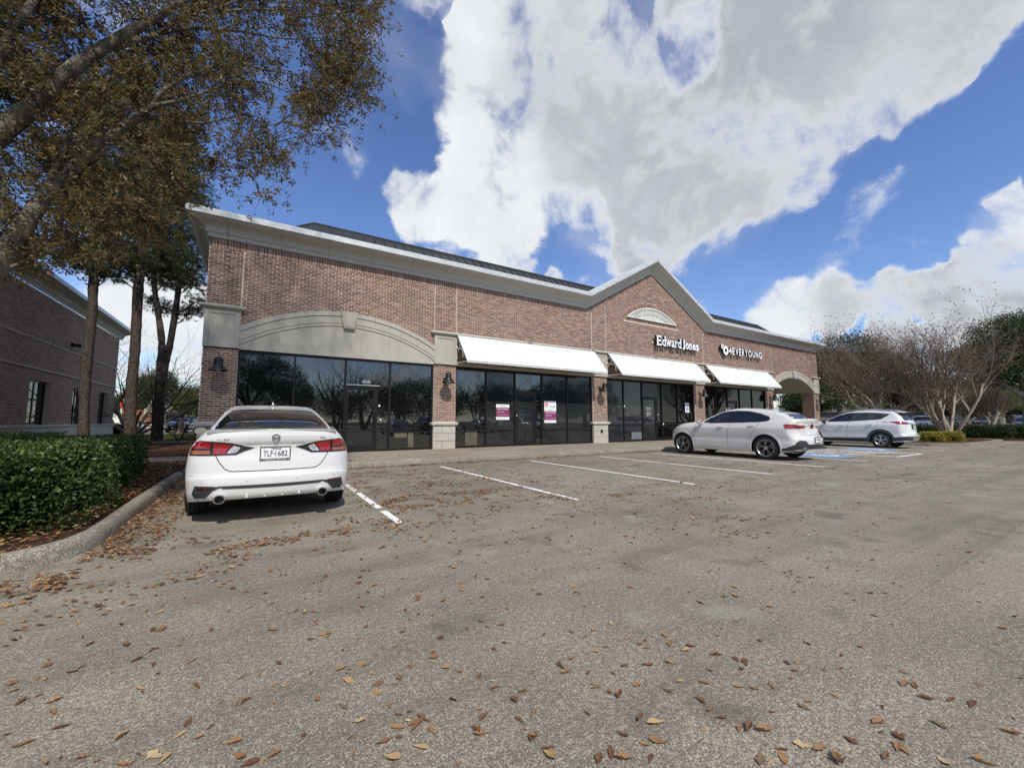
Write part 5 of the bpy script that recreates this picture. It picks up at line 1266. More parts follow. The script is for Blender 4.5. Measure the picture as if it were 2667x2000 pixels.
def sedan():
    c = Car('parked_car', SED, P_white); H = 0.0
    side_g = [(-0.28, 1.05), (0.12, 1.19), (0.60, 1.325), (1.2, 1.345), (1.6, 1.25), (2.05, 1.03), (1.0, 1.0), (0.1, 1.02)]
    c.both('side_window', side_g, 'left', M_carglass)
    c.patch('rear_window', [(-0.66, 1.085), (-0.4, 1.087), (0, 1.088), (0.4, 1.087), (0.66, 1.085), (0.625, 1.17), (0.565, 1.27), (0.52, 1.335), (0.45, 1.348), (0.25, 1.358), (0, 1.362), (-0.25, 1.358), (-0.45, 1.348), (-0.52, 1.335), (-0.565, 1.27), (-0.625, 1.17)], 'rear', M_carglass, off=0.014, g=0.035)
    c.patch('windscreen', [(-0.68, 1.0), (0.68, 1.0), (0.55, 1.33), (-0.55, 1.33)], 'front', M_carglass)
    # roof joint and brake light line
    c.patch('high_brake_lamp', [(-0.16, 1.095), (0.16, 1.095), (0.16, 1.105), (-0.16, 1.105)], 'rear', M_lampdark, off=0.008, g=0.03)
    # tail lamps: black housing, red, amber and clear pieces
    for sg in (-1, 1):
        f = lambda pts: [(sg*abs(x), z) for x, z in pts]
        c.patch('tail_lamp', f([(0.86, 0.955), (0.76, 0.955), (0.62, 0.945), (0.45, 0.925), (0.33, 0.89), (0.22, 0.868), (0.33, 0.825), (0.40, 0.79), (0.62, 0.785), (0.86, 0.785)]), 'rear', M_black, off=0.010, g=0.04)
        c.patch('lamp_lens', f([(0.845, 0.945), (0.745, 0.945), (0.655, 0.936), (0.655, 0.865), (0.85, 0.865)]), 'rear', M_lampred, off=0.016, g=0.03)
        c.patch('lamp_lens', f([(0.85, 0.860), (0.655, 0.860), (0.655, 0.845), (0.85, 0.845)]), 'rear', M_lampdark, off=0.016, g=0.03)
        c.patch('lamp_lens', f([(0.85, 0.84), (0.655, 0.84), (0.655, 0.80), (0.85, 0.80)]), 'rear', M_amber, off=0.016, g=0.03)
        c.patch('lamp_lens', f([(0.625, 0.933), (0.47, 0.915), (0.43, 0.90), (0.49, 0.845), (0.50, 0.80), (0.625, 0.80)]), 'rear', M_lampred, off=0.016, g=0.03)
        c.patch('lamp_lens', f([(0.425, 0.895), (0.36, 0.87), (0.38, 0.835), (0.41, 0.81), (0.49, 0.805), (0.47, 0.845)]), 'rear', M_lampclear, off=0.016, g=0.03)
        c.strip('panel_gap', f([(0.66, 1.03), (0.64, 0.955)]), 'rear', M_seam, 0.009, 0.003); c.strip('panel_gap', f([(0.60, 0.785), (0.555, 0.70), (0.50, 0.63), (0.455, 0.606), (0.42, 0.60)]), 'rear', M_seam, 0.009, 0.003)
        c.patch('bumper_insert', f([(0.775, 0.452), (0.60, 0.445), (0.53, 0.43), (0.60, 0.395), (0.665, 0.315), (0.77, 0.31), (0.80, 0.36)]), 'rear', M_cladding, off=0.008, g=0.04)
        c.patch('reflector', f([(0.755, 0.435), (0.60, 0.430), (0.61, 0.412), (0.74, 0.405)]), 'rear', M_lampdark, off=0.014, g=0.04)
        x = sg*0.53; q = MB(); q.lathe([(0.036, 0.06), (0.036, 0.0), (0.040, -0.012), (0.050, -0.012), (0.053, 0.0), (0.053, 0.14)], 24, lambda r, h, cc, s_: (x+1.15*r*cc, -1.01+h, 0.305+r*s_)); q.obj('exhaust_tip', M_chrome, c.root, 40, fix=True)
        q = MB(); q.lathe([(0.0, 0.05), (0.037, 0.05)], 16, lambda r, h, cc, s_: (x+1.15*r*cc, -1.01+h, 0.305+r*s_)); q.obj('exhaust_bore', M_under, c.root)
        for k in (0.13, 0.45+0.0):
            pass
        c.strip('panel_gap', [(sg*0.885, 0.55)]*1+[(sg*0.80, 0.56)], 'rear', M_seam, 0.005, 0.002)
    c.strip('panel_gap', [(-0.42, 0.60), (0, 0.597), (0.42, 0.60)], 'rear', M_seam, 0.009, 0.003)
    c.patch('bumper_strip', [(-0.56, 0.444), (0.56, 0.444), (0.50, 0.412), (0, 0.408), (-0.50, 0.412)], 'rear', M_cladding, off=0.007)
    for x in (-0.27, -0.09, 0.09, 0.27):
        q = MB(); q.bevbox(x-0.014, x+0.014, -1.0, -0.90, 0.295, 0.36, 0.005); q.obj('diffuser_fin', P_white, c.root)
    for x in (-0.70, -0.27, 0.24, 0.66):
        p = c.hit(x, 0.485, 'rear', 0.0); q = MB(); q.lathe([(0.010, 0), (0.013, -0.002), (0.014, 0.001)], 12, lambda r, h, cc, s_: (x+r*cc, p.y+h, 0.485+r*s_)); q.obj('parking_sensor', M_grey, c.root)
    # spoiler lip, badges, antenna
    q = MB(); P = []
    for x in np.linspace(-0.70, 0.70, 21):
        yb = -0.93+0.17*abs(x/0.8)**2.2; zt = 1.088-0.012*(x/0.7)**2; P.append([(x, yb+0.03, zt-0.05), (x, yb+0.002, zt-0.018), (x, yb+0.0, zt-0.008), (x, yb+0.04, zt-0.004), (x, yb+0.16, zt-0.012)])
    q.grid(P); q.obj('boot_lip', P_white, c.root, 60, fix=True)
    e = c.hit(0.0, 0.985, 'rear', 0.004)
    q = MB(); q.lathe([(0.031, 0.0), (0.033, -0.006), (0.040, -0.006), (0.041, 0.0)], 28, lambda r, h, cc, s_: (r*1.12*cc, e.y-0.004+h, 0.985+r*s_)); q.box(-0.044, 0.044, e.y-0.010, e.y-0.004, 0.980, 0.990); q.obj('round_badge', M_chrome, c.root, 40, fix=True)
    c.text('ALTIMA', -0.60, 0.952, 0.19, 0.024, M_chrome); c.text('SV', 0.50, 0.962, 0.06, 0.022, M_chrome)
    c.plate(0.712, 'TLF*1682', frame='STERLING McCALL')
    q = MB(); q.add([(-0.02, 0.95, 1.437), (0.02, 0.95, 1.437), (0.02, 1.14, 1.44), (-0.02, 1.14, 1.44), (0, 0.96, 1.495), (0, 1.0, 1.49)], [(0, 4, 5, 3), (1, 2, 5, 4), (0, 1, 4), (3, 5, 2)]); q.obj('roof_fin', P_white, c.root)
    c.mirrors(1.80, 1.02, 0.985, M_black)
    c.strip('belt_trim', [(-0.3, 1.03), (0.1, 1.01), (1.0, 0.985), (2.1, 1.01)], 'left', M_chrome, 0.012, 0.004)
    c.strip('panel_gap', [(1.05, 1.0), (1.06, 0.6), (1.0, 0.3)], 'left', M_seam); c.strip('panel_gap', [(1.05, 1.0), (1.06, 0.6), (1.0, 0.3)], 'right', M_seam)
    return c
SD = sedan(); SD.root.location = (0.215, 6.74, 0); SD.root.rotation_euler = (0, 0, R(0.0))
tag(SD.root, 'white sedan parked nose-in by the hedge, seen from behind with red and amber tail lamps', 'car')

X4 = dict(yr=-1.03, yf=3.75, W=0.955, wb=2.89, wr=0.365, rim=0.262, spokes=('y', 5), ww=0.25, rx=0.26, ry=0.085, bow_r=0.17, bow_f=0.42, crown=0.045,
    rear=[(0.2, 0.12), (0.33, 0.04), (0.5, 0.0), (0.62, 0.0), (0.72, 0.06), (0.85, 0.12), (1.0, 0.13), (1.12, 0.10), (1.20, 0.07), (1.25, 0.14)],
    front=[(0.2, 0.15), (0.35, 0.03), (0.6, 0.0), (0.8, 0.04), (0.95, 0.22), (1.1, 0.6)],
    sec=[(0.2, 0.93), (0.34, 0.985), (0.5, 0.99), (0.62, 0.975), (0.80, 0.985), (0.97, 0.975), (1.03, 0.945), (1.12, 0.90), (1.2, 0.84), (1.26, 0.78)],
    plan=[(-1.03, 0.90), (-0.5, 0.985), (0, 1.01), (0.8, 0.985), (2.2, 0.985), (2.9, 1.01), (3.3, 0.97), (3.75, 0.88)],
    deck=[(-1.03, 1.20), (-0.6, 1.22), (0.2, 1.16), (1.6, 1.11), (2.3, 1.12), (2.7, 1.09), (3.1, 1.03), (3.5, 0.92), (3.75, 0.80)],
    sill=[(-1.03, 0.34), (-0.5, 0.26), (0, 0.23), (2.9, 0.22), (3.75, 0.22)],
    cab=[(1.05, 2.70, -0.92, 0.86), (1.15, 2.45, -0.90, 0.84), (1.25, 2.24, -0.82, 0.79), (1.35, 2.04, -0.64, 0.74), (1.45, 1.80, -0.38, 0.69), (1.53, 1.55, 0.02, 0.64), (1.585, 1.28, 0.40, 0.56), (1.615, 1.05, 0.74, 0.38), (1.628, 0.98, 0.86, 0.1)])
def coupe_suv():
    c = Car('parked_car', X4, P_white)
    dlo = [(2.06, 1.165), (1.86, 1.30), (1.60, 1.43), (1.30, 1.495), (0.95, 1.515), (0.55, 1.49), (0.20, 1.41), (-0.05, 1.31), (-0.10, 1.25), (-0.02, 1.19), (0.25, 1.165), (1.0, 1.15), (1.9, 1.12)]
    for ax in ('left', 'right'):
        c.patch('window_surround', [(y+(0.04 if y > 1.5 else -0.02 if y < 0 else 0), z+(0.018 if z > 1.3 else -0.012)) for y, z in dlo], ax, M_black, off=0.004)
        c.patch('side_window', [(2.02, 1.17), (1.85, 1.285), (1.60, 1.415), (1.30, 1.48), (1.0, 1.50), (1.06, 1.165)], ax, M_carglass, off=0.009)
        c.patch('side_window', [(0.94, 1.50), (0.55, 1.475), (0.43, 1.45), (0.52, 1.17), (1.0, 1.163)], ax, M_carglass, off=0.009)
        c.patch('side_window', [(0.41, 1.445), (0.24, 1.41), (0.27, 1.185), (0.50, 1.17)], ax, M_carglass, off=0.009)
        c.patch('side_window', [(0.21, 1.40), (-0.03, 1.30), (-0.075, 1.25), (0.0, 1.205), (0.24, 1.19)], ax, M_carglass, off=0.009)
        c.strip('panel_gap', [(2.36, 1.06), (2.40, 0.8), (2.42, 0.36)], ax, M_seam, 0.009); c.strip('panel_gap', [(1.10, 1.13), (1.20, 0.8), (1.18, 0.36)], ax, M_seam, 0.009)
        c.strip('panel_gap', [(0.18, 1.16), (0.28, 0.95), (0.42, 0.76), (0.5, 0.6)], ax, M_seam, 0.008)
        c.strip('panel_gap', [(2.42, 0.36), (1.8, 0.345), (1.18, 0.34), (0.52, 0.36)], ax, M_seam, 0.006)
        c.handle(1.42, 1.0, ax); c.handle(0.40, 1.04, ax)
        c.patch('fender_vent', [(2.58, 0.66), (2.52, 0.66), (2.40, 0.47), (2.45, 0.47)], ax, M_black, off=0.008, g=0.03)
        for cy in (0.0, 2.89):
            pts = [(cy+0.435*math.cos(a), 0.35+0.445*math.sin(a)) for a in np.linspace(-0.35, PI+0.35, 25)]; inn = [(cy+0.475*math.cos(a), 0.35+0.485*math.sin(a)) for a in np.linspace(-0.35, PI+0.35, 25)]
            c.patch('arch_lip', pts+inn[::-1], ax, P_white, off=0.016, g=0.05)
        c.patch('sill_panel', [(2.42, 0.335), (2.42, 0.25), (0.50, 0.25), (0.50, 0.345)], ax, P_white, off=0.022)
        c.patch('tail_lamp_wrap', [(-0.52, 1.08), (-0.60, 1.095), (-0.95, 1.07), (-0.95, 0.965), (-0.60, 0.96)], ax, M_lampred, off=0.010, g=0.03)
        c.patch('headlamp', [(3.30, 0.93), (3.50, 0.88), (3.62, 0.80), (3.55, 0.76), (3.38, 0.82)], ax, M_carglass, off=0.008, g=0.03)
    for sg in (-1, 1):
        f = lambda pts: [(sg*abs(x), z) for x, z in pts]
        c.patch('tail_lamp', f([(0.88, 1.07), (0.60, 1.04), (0.40, 1.005), (0.40, 0.975), (0.60, 0.96), (0.88, 0.955)]), 'rear', M_lampred, off=0.010, g=0.03)
        c.patch('lamp_lens', f([(0.80, 1.045), (0.60, 1.025), (0.50, 1.01), (0.60, 1.0), (0.80, 1.01)]), 'rear', M_lampdark, off=0.015, g=0.03)
        c.patch('bumper_cladding', f([(0.86, 0.40), (0.84, 0.54), (0.74, 0.62), (0.55, 0.60), (0.46, 0.50), (0.46, 0.36)]), 'rear', M_cladding, off=0.010, g=0.04)
        x = sg*0.62; q = MB(); q.lathe([(0.03, 0.06), (0.032, -0.01), (0.045, -0.012), (0.048, 0.1)], 20, lambda r, h, cc, s_: (x+1.3*r*cc, -1.02+h, 0.375+r*s_)); q.obj('exhaust_tip', M_chrome, c.root, 40, fix=True)
        q = MB(); q.lathe([(0.0, 0.04), (0.034, 0.04)], 12, lambda r, h, cc, s_: (x+1.3*r*cc, -1.02+h, 0.375+r*s_)); q.obj('exhaust_bore', M_under, c.root)
    c.patch('bumper_cladding', [(-0.47, 0.50), (0.47, 0.50), (0.44, 0.36), (-0.44, 0.36)], 'rear', M_cladding, off=0.011)
    for ax in ('left', 'right'): c.patch('bumper_cladding', [(-0.44, 0.36), (-0.56, 0.38), (-0.74, 0.46), (-0.92, 0.56), (-0.98, 0.52), (-0.98, 0.37), (-0.7, 0.31), (-0.45, 0.29)], ax, M_cladding, off=0.012, g=0.04)
    c.patch('rear_window', [(-0.62, 1.25), (0.62, 1.25), (0.60, 1.32), (0.50, 1.47), (0.30, 1.50), (-0.30, 1.50), (-0.50, 1.47), (-0.60, 1.32)], 'rear', M_carglass, off=0.006)
    c.patch('windscreen', [(-0.72, 1.15), (0.72, 1.15), (0.56, 1.5), (-0.56, 1.5)], 'front', M_carglass)
    c.strip('panel_gap', [(-0.66, 1.2), (-0.62, 1.05)], 'rear', M_seam, 0.008); c.strip('panel_gap', [(0.66, 1.2), (0.62, 1.05)], 'rear', M_seam, 0.008)
    c.strip('panel_gap', [(-0.60, 0.95), (-0.56, 0.79), (-0.3, 0.765), (0.3, 0.765), (0.56, 0.79), (0.60, 0.95)], 'rear', M_seam, 0.008)
    e = c.hit(0.0, 1.09, 'rear', 0.004); q = MB(); q.lathe([(0.0, -0.008), (0.038, -0.008), (0.042, 0.0)], 24, lambda r, h, cc, s_: (r*cc, e.y+h, 1.09+r*s_)); bd = q.obj('round_badge', M_chrome, c.root, 40)
    q = MB(); q.lathe([(0.0, -0.0095), (0.024, -0.0095)], 16, lambda r, h, cc, s_: (r*cc, e.y+h, 1.09+r*s_)); q.obj('badge_centre', M_blue, bd)
    c.text('X4', -0.46, 0.84, 0.09, 0.028, M_chrome); c.text('M40i', 0.40, 0.84, 0.10, 0.024, M_chrome); c.plate(0.545, 'TJC*4821')
    c.mirrors(2.12, 1.14, 1.00)
    q = MB(); q.add([(-0.025, -0.02, 1.50), (0.025, -0.02, 1.50), (0.02, 0.20, 1.56), (-0.02, 0.20, 1.56), (0, 0.0, 1.62), (0, 0.05, 1.615)], [(0, 4, 5, 3), (1, 2, 5, 4), (0, 1, 4), (3, 5, 2)]); q.obj('roof_fin', P_white, c.root)
    return c
CX = coupe_suv(); CX.root.location = (14.30, 6.72, 0)
tag(CX.root, 'white coupe-roofed SUV with thin-spoked dark wheels and grey rear skirt beside the accessible bay', 'car')

RAV = dict(yr=-0.98, yf=3.62, W=0.92, wb=2.66, wr=0.35, rim=0.225, spokes=('twin', 5), ww=0.235, rx=0.25, ry=0.08, bow_r=0.13, bow_f=0.40, crown=0.05,
    rear=[(0.2, 0.14), (0.33, 0.06), (0.5, 0.0), (0.58, 0.0), (0.62, 0.07), (0.85, 0.09), (1.05, 0.10), (1.2, 0.13)],
    front=[(0.2, 0.15), (0.35, 0.03), (0.6, 0.0), (0.8, 0.06), (0.95, 0.25), (1.1, 0.6)],
    sec=[(0.2, 0.94), (0.34, 0.99), (0.5, 0.99), (0.62, 0.98), (0.80, 0.99), (0.97, 0.985), (1.06, 0.96), (1.14, 0.91), (1.22, 0.85), (1.26, 0.82)],
    plan=[(-0.98, 0.93), (-0.5, 0.985), (0, 1.0), (0.8, 0.99), (2.2, 0.985), (2.7, 1.0), (3.1, 0.97), (3.62, 0.88)],
    deck=[(-0.98, 1.19), (-0.5, 1.20), (0.2, 1.19), (1.6, 1.12), (2.1, 1.12), (2.5, 1.10), (3.0, 1.03), (3.4, 0.90), (3.62, 0.80)],
    sill=[(-0.98, 0.33), (-0.5, 0.28), (0, 0.24), (2.9, 0.22), (3.62, 0.22)],
    cab=[(1.05, 2.55, -0.90, 0.86), (1.15, 2.35, -0.88, 0.835), (1.25, 2.16, -0.83, 0.79), (1.35, 1.98, -0.78, 0.75), (1.45, 1.78, -0.72, 0.71), (1.55, 1.52, -0.62, 0.67), (1.62, 1.25, -0.35, 0.60), (1.67, 0.98, 0.10, 0.45), (1.685, 0.85, 0.35, 0.12)], cbow_r=0.12)
def wagon_suv(name='parked_car', paint=None, full=True):
    c = Car(name, RAV, paint or P_white2)
    dlo = [(2.10, 1.15), (1.85, 1.33), (1.52, 1.50), (1.08, 1.575), (0.50, 1.58), (0.0, 1.55), (-0.34, 1.50), (-0.18, 1.38), (-0.02, 1.27), (0.25, 1.24), (1.1, 1.18)]
    for ax in ('left', 'right'):
        c.patch('window_surround', dlo, ax, M_black, off=0.004)
        c.patch('side_window', [(1.98, 1.18), (1.82, 1.31), (1.52, 1.465), (1.22, 1.53), (1.20, 1.21)], ax, M_carglass, off=0.009)
        c.patch('side_window', [(1.02, 1.55), (0.50, 1.56), (0.0, 1.53), (-0.28, 1.49), (-0.13, 1.37), (0.0, 1.285), (0.25, 1.26), (1.05, 1.21)], ax, M_carglass, off=0.009)
        if not full: continue
        c.patch('sill_cladding', [(2.25, 0.41), (2.25, 0.26), (0.48, 0.26), (0.48, 0.44)], ax, M_cladding, off=0.014)
        for cy in (0.0, 2.66):
            pts = [(cy+0.41*math.cos(a), 0.34+0.42*math.sin(a)) for a in np.linspace(-0.2, PI+0.2, 25)]; inn = [(cy+0.485*math.cos(a), 0.34+0.50*math.sin(a)) for a in np.linspace(-0.2, PI+0.2, 25)]
            c.patch('arch_cladding', pts+inn[::-1], ax, M_cladding, off=0.016, g=0.05)
        c.patch('bumper_cladding', [(-0.42, 0.47), (-0.60, 0.50), (-0.88, 0.54), (-0.90, 0.40), (-0.75, 0.34), (-0.46, 0.32)], ax, M_cladding, off=0.014, g=0.04)
        c.patch('tail_lamp_wrap', [(-0.30, 1.145), (-0.45, 1.175), (-0.72, 1.17), (-0.84, 1.14), (-0.84, 1.05), (-0.62, 1.055), (-0.45, 1.12)], ax, M_lampred, off=0.010, g=0.03)
        c.strip('panel_gap', [(1.12, 1.17), (1.22, 0.75), (1.18, 0.44)], ax, M_seam, 0.009); c.strip('panel_gap', [(0.06, 1.22), (0.12, 0.95), (0.30, 0.80)], ax, M_seam, 0.008); c.strip('panel_gap', [(2.2, 1.1), (2.28, 0.75), (2.2, 0.42)], ax, M_seam, 0.009)
        c.handle(1.40, 0.99, ax, M_chrome); c.handle(0.35, 1.03, ax, M_chrome)
        a = [(-0.17+0.085*math.cos(t), 1.05+0.085*math.sin(t)) for t in np.linspace(0, 2*PI, 20)]; c.strip('fuel_flap_gap', a, ax, M_seam, 0.005)
        sg = -1 if ax == 'left' else 1
        q = MB(); q.tube([(sg*0.60, 1.55, 1.58), (sg*0.60, 1.40, 1.66), (sg*0.58, 0.8, 1.715), (sg*0.57, 0.2, 1.72), (sg*0.58, -0.30, 1.68), (sg*0.58, -0.40, 1.63)], 0.018, 8); q.obj('roof_rail', M_chrome if full else M_black, c.root, 60)
    for sg in (-1, 1):
        f = lambda pts: [(sg*abs(x), z) for x, z in pts]
        c.patch('tail_lamp', f([(0.84, 1.165), (0.62, 1.155), (0.42, 1.10), (0.42, 1.07), (0.60, 1.05), (0.84, 1.05)]), 'rear', M_lampred, off=0.010, g=0.03)
        c.patch('lamp_lens', f([(0.76, 1.12), (0.55, 1.115), (0.45, 1.09), (0.60, 1.065), (0.76, 1.065)]), 'rear', M_lampdark, off=0.015, g=0.03)
    c.patch('rear_window', [(-0.60, 1.22), (0.60, 1.22), (0.56, 1.50), (0.40, 1.54), (-0.40, 1.54), (-0.56, 1.50)], 'rear', M_carglass, off=0.006)
    c.patch('windscreen', [(-0.72, 1.15), (0.72, 1.15), (0.58, 1.5), (-0.58, 1.5)], 'front', M_carglass)
    c.patch('bumper_cladding', [(-0.84, 0.53), (0.84, 0.53), (0.80, 0.36), (-0.80, 0.36)], 'rear', M_cladding, off=0.010)
    c.patch('skid_plate', [(-0.45, 0.50), (0.45, 0.50), (0.36, 0.36), (-0.36, 0.36)], 'rear', M_alloy, off=0.020)
    c.patch('badge_bar', [(-0.40, 1.12), (0.40, 1.12), (0.40, 1.06), (-0.40, 1.06)], 'rear', M_chrome if full else M_black, off=0.010)
    c.patch('plate_recess', [(-0.24, 1.04), (0.24, 1.04), (0.22, 0.82), (-0.22, 0.82)], 'rear', M_black, off=0.006)
    c.plate(0.85, 'KRD*2075')
    c.patch('grille', [(-0.55, 0.72), (0.55, 0.72), (0.48, 0.35), (-0.48, 0.35)], 'front', M_black, off=0.01)
    c.patch('number_plate', [(-0.16, 0.52), (0.16, 0.52), (0.16, 0.40), (-0.16, 0.40)], 'front', M_paperw, off=0.02)
    for sg in (-1, 1): c.patch('headlamp', [(sg*0.80, 0.84), (sg*0.45, 0.80), (sg*0.48, 0.72), (sg*0.80, 0.72)], 'front', M_lampclear, off=0.012)
    q = MB(); P = []
    for x in np.linspace(-0.60, 0.60, 15): P.append([(x, -0.50, 1.645-0.07*abs(x/0.6)**3), (x, -0.74+0.06*abs(x/0.6)**2, 1.60-0.03*abs(x/0.6)**3), (x, -0.82+0.08*abs(x/0.6)**2, 1.575-0.03*abs(x/0.6)**3), (x, -0.74+0.08*abs(x/0.6)**2, 1.565-0.03*abs(x/0.6)**3), (x, -0.55, 1.56)])
    q.grid(P); q.obj('spoiler', c.paint, c.root, 50, fix=True)
    c.mirrors(2.02, 1.14, 0.99, M_black)
    return c
CR = wagon_suv(); CR.root.location = (24.34, 6.90, 0)
CR.text('AWD', 0.42, 0.86, 0.09, 0.024, M_chrome)
tag(CR.root, 'white SUV with roof rails, black wheel-arch trim and five-spoke wheels beside the yellow shrubs', 'car')

def far_car(base, loc, rz, label, paint=None, group=None):
    o = copy_tree(base.root); o.location = loc; o.rotation_euler = (0, 0, rz); tag(o, label, 'car', group)
    if paint:
        for ch in o.children:
            if ch.type == 'MESH' and ch.data.materials and ch.data.materials[0] in (base.paint,):
                ch.data = ch.data.copy(); ch.data.materials[0] = paint
    return o
p = at(2407, 1120, 36); far_car(CR, (p[0], p[1], 0), R(-77+0), 'white SUV seen from behind beyond the hedge, left of the multi-stem tree trunks')
p = at(2655, 1120, 34); far_car(CR, (p[0]+0.6, p[1]-0.3, 0), R(100), 'dark blue SUV facing the camera behind the hedge at the right edge', P_blue)
p = at(2560, 1120, 47); far_car(SD, (p[0], p[1], 0), R(-80), 'dark car half hidden in shade between the bare trunks at the right', P_dark)
p = at(2493, 1120, 50); far_car(SD, (p[0], p[1], 0), R(-60), 'dark blue car in deep shade behind the stems of the big bare tree', P_blue)
p = at(484, 1120, 46); far_car(CR, (p[0], p[1], 0), R(170), 'silver SUV facing the camera on the street beyond the lawn', P_silver)
p = at(298, 1120, 58); far_car(CR, (p[0]-1, p[1], 0), R(95), 'blue-grey vehicle on the street beside the brick office corner', P_midblue)
far_car(SD, (10.6, -6.0, 0), PI, 'silver sedan parked behind the camera, mirrored in the first shop window', P_silver)
far_car(CR, (13.4, -6.2, 0), PI, 'charcoal SUV parked behind the camera, mirrored in the shop glass', P_dark)
far_car(SD, (18.9, -6.1, 0), PI, 'silver-grey sedan parked behind the camera opposite the second awning', P_silver)
# ------------------------------------------------------------------ plants
def curve_pts(pts, n=6):
    """smooth polyline through control points (x, y, z, r)"""
    P = np.array(pts, float); out = []
    for i in range(len(P)-1):
        p0, p1, p2, p3 = P[max(i-1, 0)], P[i], P[i+1], P[min(i+2, len(P)-1)]
        for t in np.linspace(0, 1, n, endpoint=False): out.append(0.5*((2*p1)+(-p0+p2)*t+(2*p0-5*p1+4*p2-p3)*t*t+(-p0+3*p1-3*p2+p3)*t**3))
    out.append(P[-1]); return np.array(out)
def limb(m, pts, k=10, wob=0.0, rg=None):
    c = curve_pts(pts)
    rad = c[:, 3].copy()
    if wob: rad *= 1+rg.normal(size=len(rad))*wob
    m.tube(c[:, :3].tolist(), rad.tolist(), k); return c
def grow(rg, p, d, L, r, lev, prm, out, tips):
    """recursive branching; appends (p0, p1, r0, r1) segments"""
    n = prm['seg'][lev]; p = np.array(p, float); d = np.array(d, float); d /= np.linalg.norm(d); seg = L/n; pts = [p]; r1 = r*prm['taper'][lev]
    for i in range(n):
        d = d+rg.normal(size=3)*prm['wob'][lev]+np.array([0, 0, prm['up'][lev]]); d /= np.linalg.norm(d)
        q = p+d*seg; a, b = r+(r1-r)*i/n, r+(r1-r)*(i+1)/n; out.append((p, q, a, b)); p = q; pts.append(p)
    if lev+1 >= len(prm['n']):
        tips.append((p, d)); return
    for c in range(prm['n'][lev+1]):
        t = prm['from'][lev]+(1-prm['from'][lev])*(c+rg.random())/prm['n'][lev+1]; t = min(t, 0.999); i = int(t*n); base = pts[i]+(pts[i+1]-pts[i])*(t*n-i)
        ax = rg.normal(size=3); ax -= d*ax.dot(d); ax /= np.linalg.norm(ax); an = prm['ang'][lev+1]*(0.7+0.6*rg.random())
        nd = d*math.cos(an)+ax*math.sin(an)
        grow(rg, base, nd, L*prm['ratio'][lev+1]*(0.75+0.5*rg.random()), (r+(r1-r)*t)*prm['rr'], lev+1, prm, out, tips)
def segs_mesh(name, out, mat, thick=0.03):
    big = [s for s in out if s[2] > thick]; small = [s for s in out if s[2] <= thick]; parts = []
    for lst, k in ((big, 7), (small, 3)):
        if lst:
            a = [np.array([s[i] for s in lst]) for i in range(4)]; parts.append(sticks(a[0], a[1], a[2], a[3], k))
    V, F = cat_arrays(parts); return raw_mesh(name, V, F, mat, smooth=False)
def cluster_leaves(name, C, Dn, mat, rg, per=7, size=0.06, spread=0.05, wid=0.42, tone_fn=None, szvar=0.4):
    n = len(C); P = np.repeat(C, per, 0)+rg.normal(size=(n*per, 3))*spread; Dd = np.repeat(Dn, per, 0)*0.5+rg.normal(size=(n*per, 3))*0.8
    sz = size*(1-szvar/2+szvar*rg.random(n*per)); V, F = leaves_arrays(P, Dd, sz, rg, wid)
    base = rg.random(n); tn = np.clip(np.repeat(base, per)*0.6+rg.random(n*per)*0.4, 0, 1)
    if tone_fn is not None: tn = tone_fn(P, tn)
    return raw_mesh(name, V, F, mat, tn)

